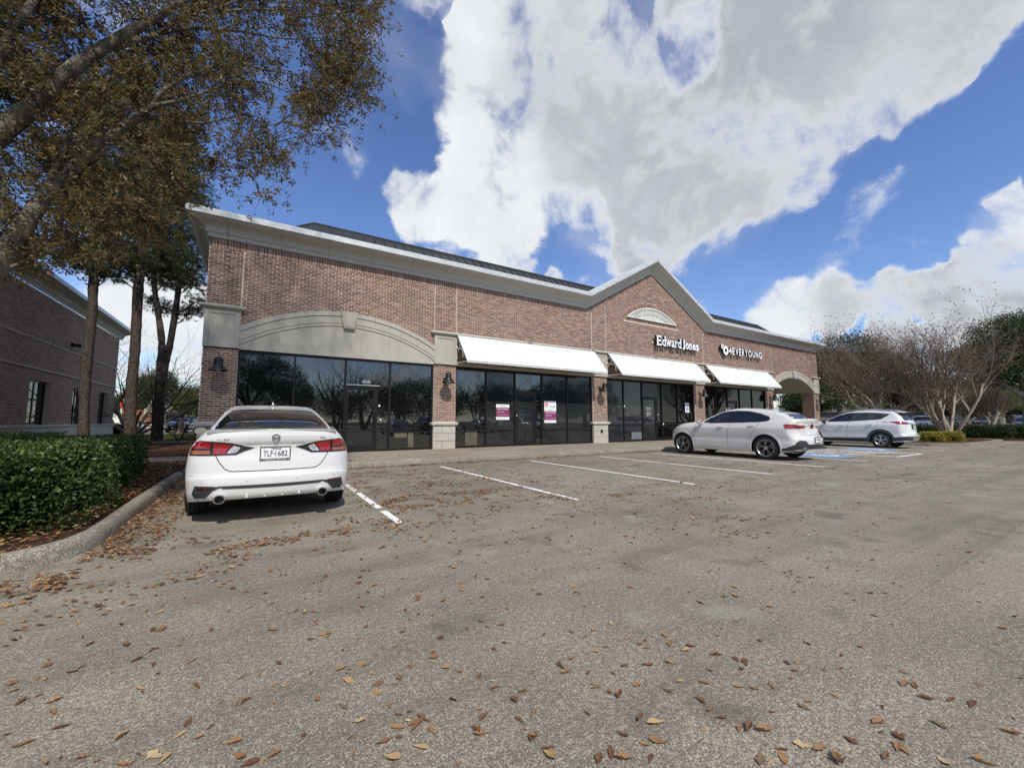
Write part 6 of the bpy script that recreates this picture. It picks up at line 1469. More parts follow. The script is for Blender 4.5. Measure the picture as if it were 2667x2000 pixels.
# ---- the leaning oak whose limbs come in from the left
def hero_oak():
    rg = np.random.default_rng(11); S = 1100/2212.0
    def q(x, y, f, r): p = at(x*S, y*S, f); return (p[0], p[1], p[2], r*0.72)
    t = empty('oak_tree', (-3.6, 7.0, 0)); t.location = (0, 0, 0)
    tag(t, 'leaning oak with brown and olive leaves reaching over the upper left of the picture', 'tree')
    m = MB(); base = (-3.7, 7.2, 0.0, 0.20); limbs = []
    A = [base, (-3.55, 7.1, 0.9, 0.165), q(-150, 1560, 4.3, 0.145), q(60, 1290, 4.35, 0.135), q(160, 1130, 4.4, 0.115), q(285, 975, 4.5, 0.098), q(400, 865, 4.6, 0.085), q(520, 755, 4.7, 0.072), q(640, 665, 4.8, 0.058), q(810, 550, 5.0, 0.045)]
    limbs.append(limb(m, A, 12, 0.03, rg)); m.obj('trunk', M_bark_oak, t, 60)
    m = MB(); Bm = [(-3.72, 7.25, 0.0, 0.22), (-3.9, 7.0, 1.3, 0.19), q(-420, 1100, 4.3, 0.165), q(-120, 800, 4.3, 0.15), q(150, 575, 4.4, 0.125), q(300, 425, 4.5, 0.11), q(450, 310, 4.6, 0.098), q(600, 215, 4.7, 0.085), q(750, 128, 4.8, 0.070), q(870, 58, 4.9, 0.058), q(1000, -15, 5.0, 0.048), q(1250, -160, 5.3, 0.03)]
    limbs.append(limb(m, Bm, 12, 0.03, rg)); m.obj('trunk', M_bark_oak, t, 60)
    m = MB(); Cm = [(-3.8, 7.3, 0.0, 0.2), (-4.2, 7.0, 1.8, 0.16), q(-300, 600, 4.2, 0.12), q(-20, 330, 4.2, 0.085), q(60, 180, 4.2, 0.07), q(140, 60, 4.2, 0.058), q(210, -60, 4.3, 0.045), q(300, -300, 4.4, 0.03)]
    limbs.append(limb(m, Cm, 10, 0.03, rg)); m.obj('trunk', M_bark_oak, t, 60)
    br = MB()
    for pts in ([q(800, 555, 5.0, 0.042), q(850, 480, 5.0, 0.036), q(950, 420, 5.1, 0.032), q(1060, 375, 5.2, 0.028), q(1190, 328, 5.3, 0.022), q(1400, 368, 5.5, 0.014), q(1600, 400, 5.7, 0.009), q(1760, 430, 5.8, 0.005)],
                [q(800, 555, 5.0, 0.040), q(930, 530, 5.1, 0.034), q(1060, 490, 5.2, 0.026), q(1180, 450, 5.3, 0.02), q(1350, 430, 5.4, 0.013), q(1600, 520, 5.7, 0.007)],
                [q(500, 280, 4.6, 0.055), q(650, 235, 4.8, 0.046), q(800, 190, 5.0, 0.038), q(1000, 150, 5.2, 0.03), q(1250, 165, 5.4, 0.022), q(1500, 205, 5.6, 0.014), q(1700, 200, 5.8, 0.01), q(1900, 240, 6.0, 0.006)],
                [q(830, 175, 5.0, 0.03), q(1000, 85, 5.1, 0.025), q(1150, 40, 5.2, 0.02), q(1300, -20, 5.3, 0.012)],
                [q(1180, 60, 5.2, 0.022), q(1400, 50, 5.4, 0.016), q(1600, 90, 5.7, 0.011), q(1850, 60, 6.0, 0.006)],
                [q(660, 650, 4.8, 0.035), q(760, 625, 4.9, 0.03), q(900, 635, 5.0, 0.025), q(1080, 645, 5.1, 0.018), q(1250, 615, 5.3, 0.012), q(1450, 660, 5.5, 0.006)],
                [q(520, 755, 4.7, 0.03), q(700, 760, 4.8, 0.024), q(960, 800, 5.0, 0.018), q(1100, 822, 5.1, 0.014), q(1210, 870, 5.2, 0.009), q(1350, 950, 5.3, 0.004)],
                [q(190, 1090, 4.4, 0.05), q(340, 780, 4.5, 0.04), q(400, 640, 4.6, 0.035), q(440, 520, 4.6, 0.03), q(560, 420, 4.7, 0.02), q(700, 330, 4.8, 0.012)],
                [q(60, 1400, 4.3, 0.03), q(200, 1340, 4.4, 0.022), q(330, 1270, 4.5, 0.016), q(450, 1190, 4.6, 0.01), q(600, 1120, 4.7, 0.005)],
                [q(1580, 240, 5.6, 0.012), q(1700, 205, 5.7, 0.01), q(1800, 190, 5.8, 0.006)],
                [q(1250, 615, 5.3, 0.01), q(1400, 740, 5.3, 0.006), q(1330, 900, 5.3, 0.003)]):
        limbs.append(limb(br, pts, 7, 0.03, rg))
    br.obj('branch', M_bark_oak, t, 60)
    nodes = np.concatenate([l[len(l)//5:] for l in limbs]); nodes = np.concatenate([nodes, (nodes[:-1]+nodes[1:])/2]); 
    poly = [(-500, -500), (1500, -420), (2000, -250), (2090, -60), (2070, 20), (2060, 90), (2010, 200), (1960, 330), (2045, 430), (1940, 560), (1880, 650), (1790, 710), (1650, 770), (1530, 750), (1440, 640), (1370, 640), (1390, 720), (1490, 790), (1440, 860), (1390, 930), (1390, 1000), (1395, 1080), (1300, 1060), (1200, 1010), (1080, 900), (1000, 990), (960, 1120), (860, 1220), (700, 1270), (400, 1330), (200, 1400), (-300, 1500), (-700, 900)]
    def inside(x, y):
        c = False; j = len(poly)-1
        for i in range(len(poly)):
            if (poly[i][1] > y) != (poly[j][1] > y) and x < (poly[j][0]-poly[i][0])*(y-poly[i][1])/(poly[j][1]-poly[i][1])+poly[i][0]: c = not c
            j = i
        return c
    mid = []
    while len(mid) < 820:
        x, y = rg.uniform(-600, 2090), rg.uniform(-450, 1400)
        if not inside(x, y): continue
        if x < 250 and y > 800 and rg.random() < 0.35: continue
        if noise.noise(Vector((x/170, y/170, 3.3))) < -0.16: continue
        f = 4.3+1.6*max(0, x)/2000+rg.uniform(-0.6, 0.9); mid.append(at(x*S, y*S, f))
    mid = np.array(mid); segs = []; cl = []; cd = []
    for p in mid:
        d = np.linalg.norm(nodes[:, :3]-p, axis=1)+rg.random(len(nodes))*0.15; k = int(d.argmin()); a = nodes[k, :3]; L = np.linalg.norm(p-a)
        if L > 1.5: continue
        c = a+(p-a)*0.5+rg.normal(size=3)*0.08*L+np.array([0, 0, 0.05*L]); r = 0.0035+0.004*min(L, 1)
        pts = [a, (a+c)/2+rg.normal(size=3)*0.02, c, (c+p)/2+rg.normal(size=3)*0.02, p]
        for i in range(4): segs.append((pts[i], pts[i+1], r*(1-0.17*i), r*(1-0.17*(i+1))))
        for j in range(13):
            b = pts[rg.integers(2, 5)]; tp = b+rg.normal(size=3)*np.array([0.17, 0.17, 0.14])+unit(p-a)*0.08; segs.append((b, tp, 0.0022, 0.0012)); cl.append(tp); cd.append(unit(tp-b))
            if rg.random() < 0.6: cl.append((tp+b)/2); cd.append(unit(tp-b))
    link('twigs', segs_mesh('twigs', segs, M_twig_dark), t)
    cl, cd = np.array(cl), np.array(cd)
    lt = np.concatenate([np.concatenate([l[:-1]*(1-u)+l[1:]*u for u in (0, 0.33, 0.66)]) for l in limbs]); lt = lt[lt[:, 3] > 0.02]
    keep = []
    for i, c in enumerate(cl):
        v = c-EYE; L_ = np.linalg.norm(v); u = v/L_; w = lt[:, :3]-EYE; al = w@u; dd = np.linalg.norm(w-al[:, None]*u, axis=1)
        if not np.any((dd < lt[:, 3]*1.0+0.02) & (al > L_-0.1)): keep.append(i)
        elif rg.random() < 0.12: keep.append(i)
    cl, cd = cl[keep], cd[keep]
    tag(link('crown', cluster_leaves('crown', cl, cd, M_oakleaf, rg, 8, 0.052, 0.020, 0.38), t), kind='stuff')
    # the rest of the crown, above and to the left of the picture
    n = 5200; P = rg.normal(size=(n, 3)); P = unit(P)*(rg.random((n, 1))**0.4); P = P*np.array([3.6, 3.4, 3.6])+np.array([-5.0, 5.6, 9.3])
    P2 = unit(rg.normal(size=(7000, 3)))*(rg.random((7000, 1))**0.45); P = np.concatenate([P, P2*np.array([4.6, 3.2, 4.2])+np.array([-2.6, 4.6, 14.6])])
    keep = []
    for p in P:
        d = p-EYE; w = d@FW
        if w > 0.3:
            y = 1000-1067*(d@UP)/w; x = 1333.5+1067*(d@RT)/w
            if y > -80 and x > -60: continue
        keep.append(p)
    P = np.array(keep); 
    tag(link('crown', cluster_leaves('crown', P, unit(P-np.array([-5, 5.6, 8])), M_oakleaf, rg, 8, 0.075, 0.09, 0.42), t), kind='stuff')
hero_oak()

# ---- clipped hedge beside the sedan
def hedge_mesh(name, boxes, n, size, mat, rg, inset=0.16, bulge=0.10, lowz=0.12):
    """leaves over the outside of rounded, lumpy boxes (cx, cy, hx, hy, h, rot)"""
    P = []; Dn = []; tot = sum((b[2]+b[3])*2*b[4]+b[2]*b[3]*2 for b in boxes); core = MB()
    for (cx, cy, hx, hy, h, rot) in boxes:
        k = int(n*((hx+hy)*2*h+hx*hy*2)/tot); c, s_ = math.cos(rot), math.sin(rot)
        u = unit(rg.normal(size=(k, 3))); e = 0.42
        q = np.sign(u)*np.abs(u)**e; q[:, 2] = np.where(q[:, 2] < 0, -q[:, 2]*0.98, q[:, 2])
        zz = rg.random(k); sidem = rg.random(k) < ((hx+hy)*2*h)/((hx+hy)*2*h+hx*hy*2)
        an = rg.random(k)*2*PI; sx, sy = np.sign(np.cos(an))*np.abs(np.cos(an))**0.45, np.sign(np.sin(an))*np.abs(np.sin(an))**0.45
        side = np.stack([sx, sy, zz], 1); top = np.stack([rg.uniform(-1, 1, k), rg.uniform(-1, 1, k), np.ones(k)], 1)
        q = np.where(sidem[:, None], side, top); rnd = 1-0.13*np.clip(q[:, 2]-0.75, 0, 1)*4*0.6; q[:, :2] *= rnd[:, None]
        lump = np.array([noise.noise(Vector((a*hx*1.6+cx, b*hy*1.6+cy, z*h*2.0))) for a, b, z in q])
        dep = rg.random(k)**1.6*inset; sc_ = 1+(lump*bulge-dep)/np.minimum(hx, hy); L = np.stack([q[:, 0]*hx*sc_, q[:, 1]*hy*sc_, lowz+(q[:, 2]*(h-lowz))*(1+lump*0.10)-np.where(sidem, 0, dep)], 1)
        nn = np.stack([np.where(sidem, q[:, 0], 0.1*q[:, 0]), np.where(sidem, q[:, 1], 0.1*q[:, 1]), np.where(sidem, 0.5, 1.2)], 1)
        W = np.stack([L[:, 0]*c-L[:, 1]*s_+cx, L[:, 0]*s_+L[:, 1]*c+cy, L[:, 2]], 1); NN = np.stack([nn[:, 0]*c-nn[:, 1]*s_, nn[:, 0]*s_+nn[:, 1]*c, nn[:, 2]], 1)
        P.append(W); Dn.append(NN)
    P = np.concatenate(P); Dn = np.concatenate(Dn); m = len(P); D2 = unit(Dn)*0.55+rg.normal(size=(m, 3))*0.6
    V, F = leaves_arrays(P, D2, size*(0.6+0.7*rg.random(m)), rg, 0.5, 0.2); tn = np.clip(rg.beta(2, 2.6, m)+0.12*(P[:, 2]/max(b[4] for b in boxes)-0.5), 0, 1)  # lit top painted into the leaf tone, which lightens with height
    return raw_mesh(name, V, F, mat, tn)
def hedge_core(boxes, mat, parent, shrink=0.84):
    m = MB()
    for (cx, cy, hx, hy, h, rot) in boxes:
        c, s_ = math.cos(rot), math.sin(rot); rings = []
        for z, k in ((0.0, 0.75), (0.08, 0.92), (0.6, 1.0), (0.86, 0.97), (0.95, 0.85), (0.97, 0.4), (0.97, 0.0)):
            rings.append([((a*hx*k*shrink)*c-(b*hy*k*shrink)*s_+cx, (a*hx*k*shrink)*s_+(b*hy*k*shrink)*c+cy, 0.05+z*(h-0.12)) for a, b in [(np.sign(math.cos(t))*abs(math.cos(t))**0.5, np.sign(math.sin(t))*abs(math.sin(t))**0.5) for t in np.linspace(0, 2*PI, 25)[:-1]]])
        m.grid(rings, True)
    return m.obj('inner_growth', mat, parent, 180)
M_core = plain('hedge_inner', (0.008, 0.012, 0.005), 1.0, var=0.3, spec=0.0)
rg = np.random.default_rng(21)
bx = [(-3.2, 6.55, 1.75, 1.0, 0.92, 0), (-2.65, 8.3, 1.0, 1.1, 0.90, 0), (-4.6, 8.8, 1.3, 1.6, 0.94, 0), (-2.75, 10.2, 0.9, 1.1, 0.86, 0.05), (-2.85, 11.9, 0.8, 1.0, 0.84, 0), (-4.6, 11.6, 1.2, 1.5, 0.92, 0), (-6.6, 7.6, 1.8, 1.8, 0.95, 0)]
h = empty('hedge'); tag(h, 'clipped dark green hedge of small glossy leaves inside the left kerb', 'hedge')
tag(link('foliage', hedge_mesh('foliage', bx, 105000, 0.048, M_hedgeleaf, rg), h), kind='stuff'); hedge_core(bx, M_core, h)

# ---- pines between the two buildings
def tufts(C, rg, per=16, L=0.15, w=0.012):
    n = len(C); P = np.repeat(C, per, 0); D = unit(rg.normal(size=(n*per, 3))+np.array([0, 0, 0.35])); Q = P+D*L*(0.7+0.5*rg.random((n*per, 1)))
    sd = unit(np.cross(D, rg.normal(size=(n*per, 3))))*w/2; V = np.stack([P-sd, P+sd, Q], 1).reshape(-1, 3); return V, np.arange(3*n*per).reshape(-1, 3)
def pine(label, stems, clumps, seed, tuft=26, branch_r=0.035, per=18):
    rg = np.random.default_rng(seed); t = empty('pine_tree'); tag(t, label, 'tree', None); cs = []
    for st in stems:
        m = MB(); c = limb(m, st, 12, 0.05, rg); m.obj('trunk', M_bark_pine, t, 50); cs.append(c)
    nodes = np.concatenate([c[2:] for c in cs]); segs = []; C = []
    for (p, r) in clumps:
        p = np.array(p, float); d = np.linalg.norm((nodes[:, :3]-p)*np.array([1, 1, 0.9])+np.array([0, 0, 0.6]), axis=1); a = nodes[int(d.argmin()), :3]
        mid = (a+p)/2+rg.normal(size=3)*0.15+np.array([0, 0, -0.1]); k = branch_r
        for (u, v, r0, r1) in ((a, (a+mid)/2+rg.normal(size=3)*0.06, k, k*0.8), ((a+mid)/2, mid, k*0.8, k*0.65), (mid, p, k*0.65, k*0.35)): segs.append((u, v, r0, r1))
        n = int(tuft*r*r*4.2)+14
        for _ in range(n):
            o = p+unit(rg.normal(size=3))*r*rg.random()**0.45*np.array([1.1, 1.1, 0.6]); C.append(o)
            if rg.random() < 0.5: segs.append((p+(o-p)*0.1, o, 0.012, 0.006))
    link('branches', segs_mesh('branches', segs, M_bark_pine), t); V, F = tufts(np.array(C), rg, per, 0.20, 0.020)
    tn = np.repeat(rg.random(len(C)), per); tag(link('needles', raw_mesh('needles', V, F, M_needle, tn), t), kind='stuff')
z7 = lambda x, y, f, r=None: tuple(at(x*0.36176, 550+y*0.36176, f))+((r,) if r is not None else ())
s2 = lambda x, y, f: tuple(at(x*1.2057, y*1.2057, f))
rg = np.random.default_rng(31)
def ground(p, z=0.05): return (p[0], p[1], z)
g1 = at(600*0.36176, 1178, 13.8); 
st1 = [(g1[0], g1[1], 0.0, 0.182), z7(602, 1560, 13.8, 0.144), z7(612, 1250, 13.8, 0.141), z7(640, 950, 13.8, 0.137), z7(665, 700, 13.8, 0.129), z7(672, 500, 13.8, 0.125), z7(695, 280, 13.9, 0.114), z7(700, 0, 14, 0.099), z7(690, -500, 14, 0.076), z7(700, -1000, 14.2, 0.038)]
cl1 = [(z7(x, y, 14+rg.uniform(-0.8, 0.8)), r) for x, y, r in ((600, 330, 0.8), (530, 370, 0.5), (750, 470, 0.45), (640, 400, 0.5), (780, 350, 0.6), (740, 420, 0.4), (560, 250, 0.8), (820, 210, 0.8), (700, 60, 1.2), (560, -60, 1.2), (850, -60, 1.2), (700, -300, 1.5), (500, -350, 1.3), (900, -350, 1.3), (700, -650, 1.5), (620, -900, 1.2))]
pine('scaly-barked pine trunk nearest the brick office, left of the other pines', [st1], cl1, 41)
g2 = at(935*0.36176, 1170, 14.6)
st2 = [(g2[0], g2[1], 0.0, 0.222), z7(935, 1600, 14.6, 0.178), z7(945, 1300, 14.6, 0.159), z7(972, 1000, 14.6, 0.148), z7(985, 750, 14.6, 0.148), z7(995, 560, 14.6, 0.148), z7(1012, 400, 14.7, 0.137), z7(1030, 150, 14.8, 0.122), z7(1040, -300, 15, 0.096), z7(1060, -900, 15, 0.044)]
cl2 = [(z7(x, y, 14.8+rg.uniform(-1, 1)), r) for x, y, r in ((900, 400, 0.8), (850, 470, 0.5), (1000, 340, 0.6), (1120, 430, 0.9), (1080, 330, 0.9), (930, 300, 0.9), (1180, 300, 0.9), (900, 120, 1.2), (1150, 80, 1.3), (1000, -150, 1.5), (1250, -200, 1.2), (800, -250, 1.3), (1050, -500, 1.6), (1280, -480, 1.1), (850, -600, 1.3), (1050, -850, 1.2))]
pine('thick straight pine trunk in the middle of the gap between the two buildings', [st2], cl2, 42)
g3 = at(409, 1143, 22)
st3a = [(g3[0], g3[1], 0.05, 0.343), z7(1130, 1600, 22, 0.264), z7(1145, 1400, 22, 0.244), z7(1158, 1150, 22, 0.218), z7(1165, 950, 22, 0.165), z7(1140, 740, 22, 0.145), z7(1118, 600, 22, 0.132), z7(1105, 420, 22, 0.106), z7(1120, 100, 22, 0.066)]
st3b = [z7(1165, 1250, 22, 0.198), z7(1190, 1100, 22.1, 0.172), z7(1225, 950, 22.2, 0.158), z7(1258, 750, 22.2, 0.145), z7(1285, 560, 22.3, 0.132), z7(1300, 380, 22.3, 0.112), z7(1310, 100, 22.4, 0.079), z7(1320, -300, 22.4, 0.046)]
cl3 = [(z7(x, y, 22.2+rg.uniform(-1.2, 1.2)), r) for x, y, r in ((1330, 430, 1.3), (1250, 480, 1.1), (1180, 520, 0.9), (1380, 520, 1.0), (1420, 700, 0.8), (1350, 740, 0.7), (1180, 700, 0.8), (1110, 640, 0.6), (1440, 640, 0.6), (1400, 350, 1.2), (1250, 330, 1.4), (1120, 380, 1.3), (1440, 200, 1.0), (1300, 180, 1.5), (1150, 150, 1.6), (1400, 0, 1.4), (1250, -50, 1.7), (1330, -150, 1.4), (1230, -280, 1.6), (1100, -150, 1.6), (1300, -420, 1.3), (1150, -520, 1.5), (1000, 60, 1.2))]
pine('forked pine with dark needle clumps just left of the shop building corner', [st3a, st3b], cl3, 43, 30, 0.05)

# ---- bare spreading trees
def bare(label, base, h, seed, prm, stems, r0, twigmat, barkmat, spread=0.35, leaf=None, group=None, parts=('trunk', 'crown'), pods=0, lean=(0, 0)):
    rg = np.random.default_rng(seed); t = empty('bare_tree', (0, 0, 0)); tag(t, label, 'tree', group); out = []; tips = []
    for i in range(stems):
        a = 2*PI*(i+rg.random()*0.5)/stems; tilt = spread*(0.5+0.7*rg.random()); d = (math.sin(tilt)*math.cos(a)+lean[0], math.sin(tilt)*math.sin(a)+lean[1], math.cos(tilt))
        grow(rg, np.array(base)+np.array([math.cos(a), math.sin(a), 0])*r0*(0.6 if stems > 1 else 0), d, h*(0.9+0.2*rg.random()), r0, 0, prm, out, tips)
    thick = [s for s in out if s[2] > r0*0.42]; thin = [s for s in out if s[2] <= r0*0.42]
    link('trunk', segs_mesh('trunk', thick, barkmat), t); link('crown', segs_mesh('crown', thin, twigmat), t)
    if pods:
        P = np.array([tp[0] for tp in tips]); P = P[rg.random(len(P)) < pods]; Dn = unit(rg.normal(size=P.shape)+np.array([0, 0, 0.8]))
        V, F = leaves_arrays(np.repeat(P, 3, 0), np.repeat(Dn, 3, 0)+rg.normal(size=(len(P)*3, 3))*0.5, 0.075, rg, 0.6); link('seed_pods', raw_mesh('seed_pods', V, F, M_twig), t)
    return t, tips
CR_P = dict(seg=[5, 4, 4, 3, 3], n=[1, 5, 5, 6, 4], taper=[0.55, 0.5, 0.45, 0.45, 0.5], wob=[0.09, 0.10, 0.12, 0.12, 0.15], up=[0.05, 0.09, 0.07, 0.05, 0.03], ang=[0, 0.50, 0.48, 0.45, 0.5], ratio=[1, 0.85, 0.62, 0.55, 0.5], rr=0.62)
CR_P['from'] = [0.4, 0.25, 0.2, 0.15, 0.1]
b1 = at(2470, 1120, 23)
bare('large multi-stemmed bare tree with pale smooth trunks behind the yellow shrubs', (b1[0], b1[1], 0.2), 3.1, 51, CR_P, 8, 0.085, M_twig, M_bark_crape, 0.50, pods=0.5, group=None)
b2 = at(2290, 1120, 24.5)
bare('multi-stemmed bare tree rising behind the white SUV with roof rails', (b2[0], b2[1], 0.2), 3.0, 52, CR_P, 8, 0.08, M_twig, M_bark_crape, 0.48, pods=0.4)
b3 = at(2574, 1110, 37)
bare('smaller vase-shaped bare tree behind the hedge near the right edge', (b3[0], b3[1], 0.1), 2.3, 53, CR_P, 6, 0.09, M_twig, M_bark_crape, 0.55)
b4 = at(2500, 1110, 44)
bare('slim pale bare tree half hidden behind the big multi-stemmed one', (b4[0], b4[1], 0.1), 2.4, 54, CR_P, 5, 0.08, M_twig, M_bark_crape, 0.45)
BR_P = dict(seg=[5, 5, 4, 3, 3], n=[1, 5, 4, 4, 3], taper=[0.6, 0.45, 0.45, 0.45, 0.5], wob=[0.06, 0.10, 0.13, 0.14, 0.16], up=[0.02, 0.05, 0.04, 0.03, 0.02], ang=[0, 0.75, 0.6, 0.55, 0.5], ratio=[1, 0.9, 0.6, 0.55, 0.5], rr=0.6)
BR_P['from'] = [0.45, 0.3, 0.25, 0.2, 0.2]
b5 = at(945*0.36176, 1140, 30)
bare('spreading bare tree with fan of dark limbs behind the thick pine', (b5[0], b5[1], 0.05), 3.6, 55, dict(BR_P, up=[0.03, 0.06, 0.05, 0.04, 0.03]), 7, 0.13, M_twig_dark, M_bark_oak, 0.95)

# ---- leafy trees: trunk, limbs and a crown of leaf clumps
def leafy(name, label, base, trunk_h, lobes, seed, n, size, leafmat, r0=0.25, barkmat=None, group=None, per=6, shell=0.5, lean=(0, 0)):
    rg = np.random.default_rng(seed); t = empty(name); tag(t, label, 'tree', group); b = np.array(base, float); top = b+np.array([lean[0], lean[1], trunk_h])
    m = MB(); limb(m, [(*b, r0*1.3), (*(b+(top-b)*0.5+rg.normal(size=3)*0.1), r0), (*top, r0*0.8)], 9)
    for (c, r) in lobes:
        c = b+np.array(c, float); mid = (top+c)/2+rg.normal(size=3)*0.3; s0 = top-np.array([0, 0, rg.random()*trunk_h*0.3]); limb(m, [(*s0, r0*0.5), (*mid, r0*0.32), (*c, r0*0.15)], 6)
    m.obj('trunk', barkmat or M_bark_oak, t, 60); C = []; Dn = []; vol = sum(r[0]*r[1]*r[2] if isinstance(r, tuple) else r**3 for _, r in lobes)
    for (c, r) in lobes:
        rr = np.array(r if isinstance(r, tuple) else (r, r, r*0.8), float); k = int(n*np.prod(rr)/vol)+10; c = b+np.array(c, float); u = unit(rg.normal(size=(k*2, 3)))
        lump = np.array([noise.noise(Vector(tuple(v*2.2+c*0.37)))*0.30+noise.noise(Vector(tuple(v*5.5+c*0.9)))*0.20 for v in u]); gap = np.array([noise.noise(Vector(tuple(v*4.2+c*1.7+3))) for v in u])
        rad = (1+lump)*(1-shell*rg.random(len(u))**1.8); ok = gap > -0.22; u2 = u[ok][:k]; C.append(c+u2*rr*rad[ok][:k, None]); Dn.append(u2+np.array([0, 0, 0.3]))
    C = np.concatenate(C); Dn = unit(np.concatenate(Dn)); ok = C[:, 2] > b[2]+0.8
    tag(link('crown', cluster_leaves('crown', C[ok], Dn[ok], leafmat, rg, per, size, size*1.3, 0.5), t), kind='stuff'); return t
def lobes(rg, w, h0, h1, n, r): return [((rg.uniform(-w, w), rg.uniform(-w, w)*0.8, rg.uniform(h0, h1)), (r*rg.uniform(0.8, 1.25), r*rg.uniform(0.8, 1.2), r*rg.uniform(0.55, 0.85))) for _ in range(n)]
rg = np.random.default_rng(61)
def w_(px, f): p = at(px, 1100, f); return (p[0], p[1], 0.0)
leafy('evergreen_tree', 'dark broad evergreen tree just right of the building end, behind the bare tree', w_(2190, 47), 3.5, lobes(rg, 3.0, 4.5, 8.6, 9, 2.7), 71, 8500, 0.20, M_dkleaf, 0.3)
leafy('evergreen_tree', 'dark evergreen tree whose crown shows between the two big bare trees', w_(2330, 50), 3.5, lobes(rg, 3.5, 4.0, 7.8, 9, 2.6), 72, 8500, 0.20, M_dkleaf, 0.35)
leafy('evergreen_tree', 'tall dark evergreen tree filling the right edge above the parked cars', w_(2690, 32), 3.2, [((-2.0, 0.5, 8.0), (2.2, 2.2, 1.2)), ((0.5, -0.8, 8.6), (2.4, 2.4, 1.3)), ((-0.5, 1.5, 6.4), (2.6, 2.6, 1.3)), ((-3.3, 1.9, 6.4), (1.7, 1.7, 0.9)), ((1.5, -1.5, 6.6), (2.5, 2.5, 1.4)), ((-2.4, 1.6, 5.2), (1.9, 1.9, 0.9)), ((0.5, 0.0, 5.0), (2.4, 2.4, 1.0))], 73, 11000, 0.13, M_dkleaf, 0.4)
leafy('evergreen_tree', 'low dark evergreen seen through the open archway at the right end', w_(2085, 44), 2.2, lobes(rg, 2.6, 2.6, 4.4, 7, 1.7), 74, 4500, 0.16, M_dkleaf, 0.22)
leafy('evergreen_tree', 'shaded evergreen low behind the hedge and parked cars at the right', w_(2480, 60), 2.5, lobes(rg, 5.0, 3.2, 6.2, 10, 2.4), 75, 6500, 0.22, M_dkleaf, 0.3)
leafy('evergreen_tree', 'shaded evergreen low behind the parked cars near the right edge', w_(2590, 58), 2.5, lobes(rg, 4.5, 3.2, 6.0, 9, 2.3), 76, 6500, 0.22, M_dkleaf, 0.3)
leafy('evergreen_tree', 'small yellow-green tree behind the bare tree near the right edge', w_(2600, 42), 1.8, lobes(rg, 1.6, 2.6, 3.6, 6, 1.0), 77, 1700, 0.13, M_yelleaf, 0.12)
leafy('evergreen_tree', 'light green tree under the dark crowns right of the building end', w_(2262, 40), 1.8, lobes(rg, 1.4, 2.0, 3.2, 6, 0.9), 78, 1500, 0.12, M_yelleaf, 0.12)
leafy('evergreen_tree', 'dark green tree beyond the street, left of the shop building corner', w_(470, 42), 2.2, lobes(rg, 2.4, 2.6, 5.6, 8, 1.6), 79, 3600, 0.15, M_dkleaf, 0.2)
leafy('evergreen_tree', 'bright yellow-green tree beside the shop building corner', w_(512, 40), 1.5, [((-1.0, 0, 3.2), 1.1), ((0.6, 0, 3.8), 1.3), ((0, 0.5, 2.8), 1.1)], 80, 1300, 0.13, M_yelleaf, 0.12)
leafy('evergreen_tree', 'dull green tree far beyond the street behind the pines', w_(395, 75), 3.0, lobes(rg, 4.0, 3.5, 7.5, 9, 2.4), 81, 2600, 0.24, M_dkleaf, 0.25)
leafy('evergreen_tree', 'rust-tinged tree far beyond the street at the brick office corner', w_(318, 78), 3.0, lobes(rg, 3.0, 3.0, 6.0, 7, 1.9), 82, 1800, 0.22, M_oakleaf, 0.2)

# small leafless shrub under the forked pine
bare('low leafless shrub at the foot of the forked pine', (g3[0]+1.0, g3[1]-0.8, 0.08), 0.75, 83, dict(CR_P, up=[0.02]*5), 6, 0.02, M_twig_dark, M_twig_dark, 0.8)

# gold shrubs on the island and the long hedge behind
for px, f, lb, sd_ in ((2425, 20.6, 'yellow-green rounded shrub on the island nearest the white SUV bumper', 91), (2478, 21.0, 'yellow-green rounded shrub at the foot of the multi-stemmed tree', 92)):
    p = at(px, 1150, f); rg = np.random.default_rng(sd_); t = empty('shrub'); tag(t, lb, 'shrub')
    b_ = [(p[0], p[1], 0.50, 0.50, 0.50, 0.3), (p[0], p[1], 0.36, 0.36, 0.64, 0.8)]; tag(link('foliage', hedge_mesh('foliage', b_, 7000, 0.055, M_goldleaf, rg, 0.12, 0.12, 0.14), t), kind='stuff'); hedge_core(b_, M_core, t, 0.8)
t = empty('hedge'); tag(t, 'long low dark hedge behind the island, in front of the parked cars', 'hedge'); rg = np.random.default_rng(93)
b_ = []; n = 7
for i in range(n): u = (i+0.5)/n; b_.append((32.6+(46.0-32.6)*u, 13.2+(-0.2-13.2)*u, 1.45, 0.75, 0.92, math.atan2(-13.4, 13.4)))
tag(link('foliage', hedge_mesh('foliage', b_, 24000, 0.085, M_dkleaf, rg, 0.18, 0.1), t), kind='stuff'); hedge_core(b_, M_core, t)
t = empty('hedge'); tag(t, 'small round dark bush at the foot of the brick office corner', 'shrub'); p = at(300, 1140, 30); b_ = [(p[0], p[1], 0.9, 0.9, 0.9, 0)]
tag(link('foliage', hedge_mesh('foliage', b_, 3500, 0.09, M_dkleaf, rg), t), kind='stuff'); hedge_core(b_, M_core, t)

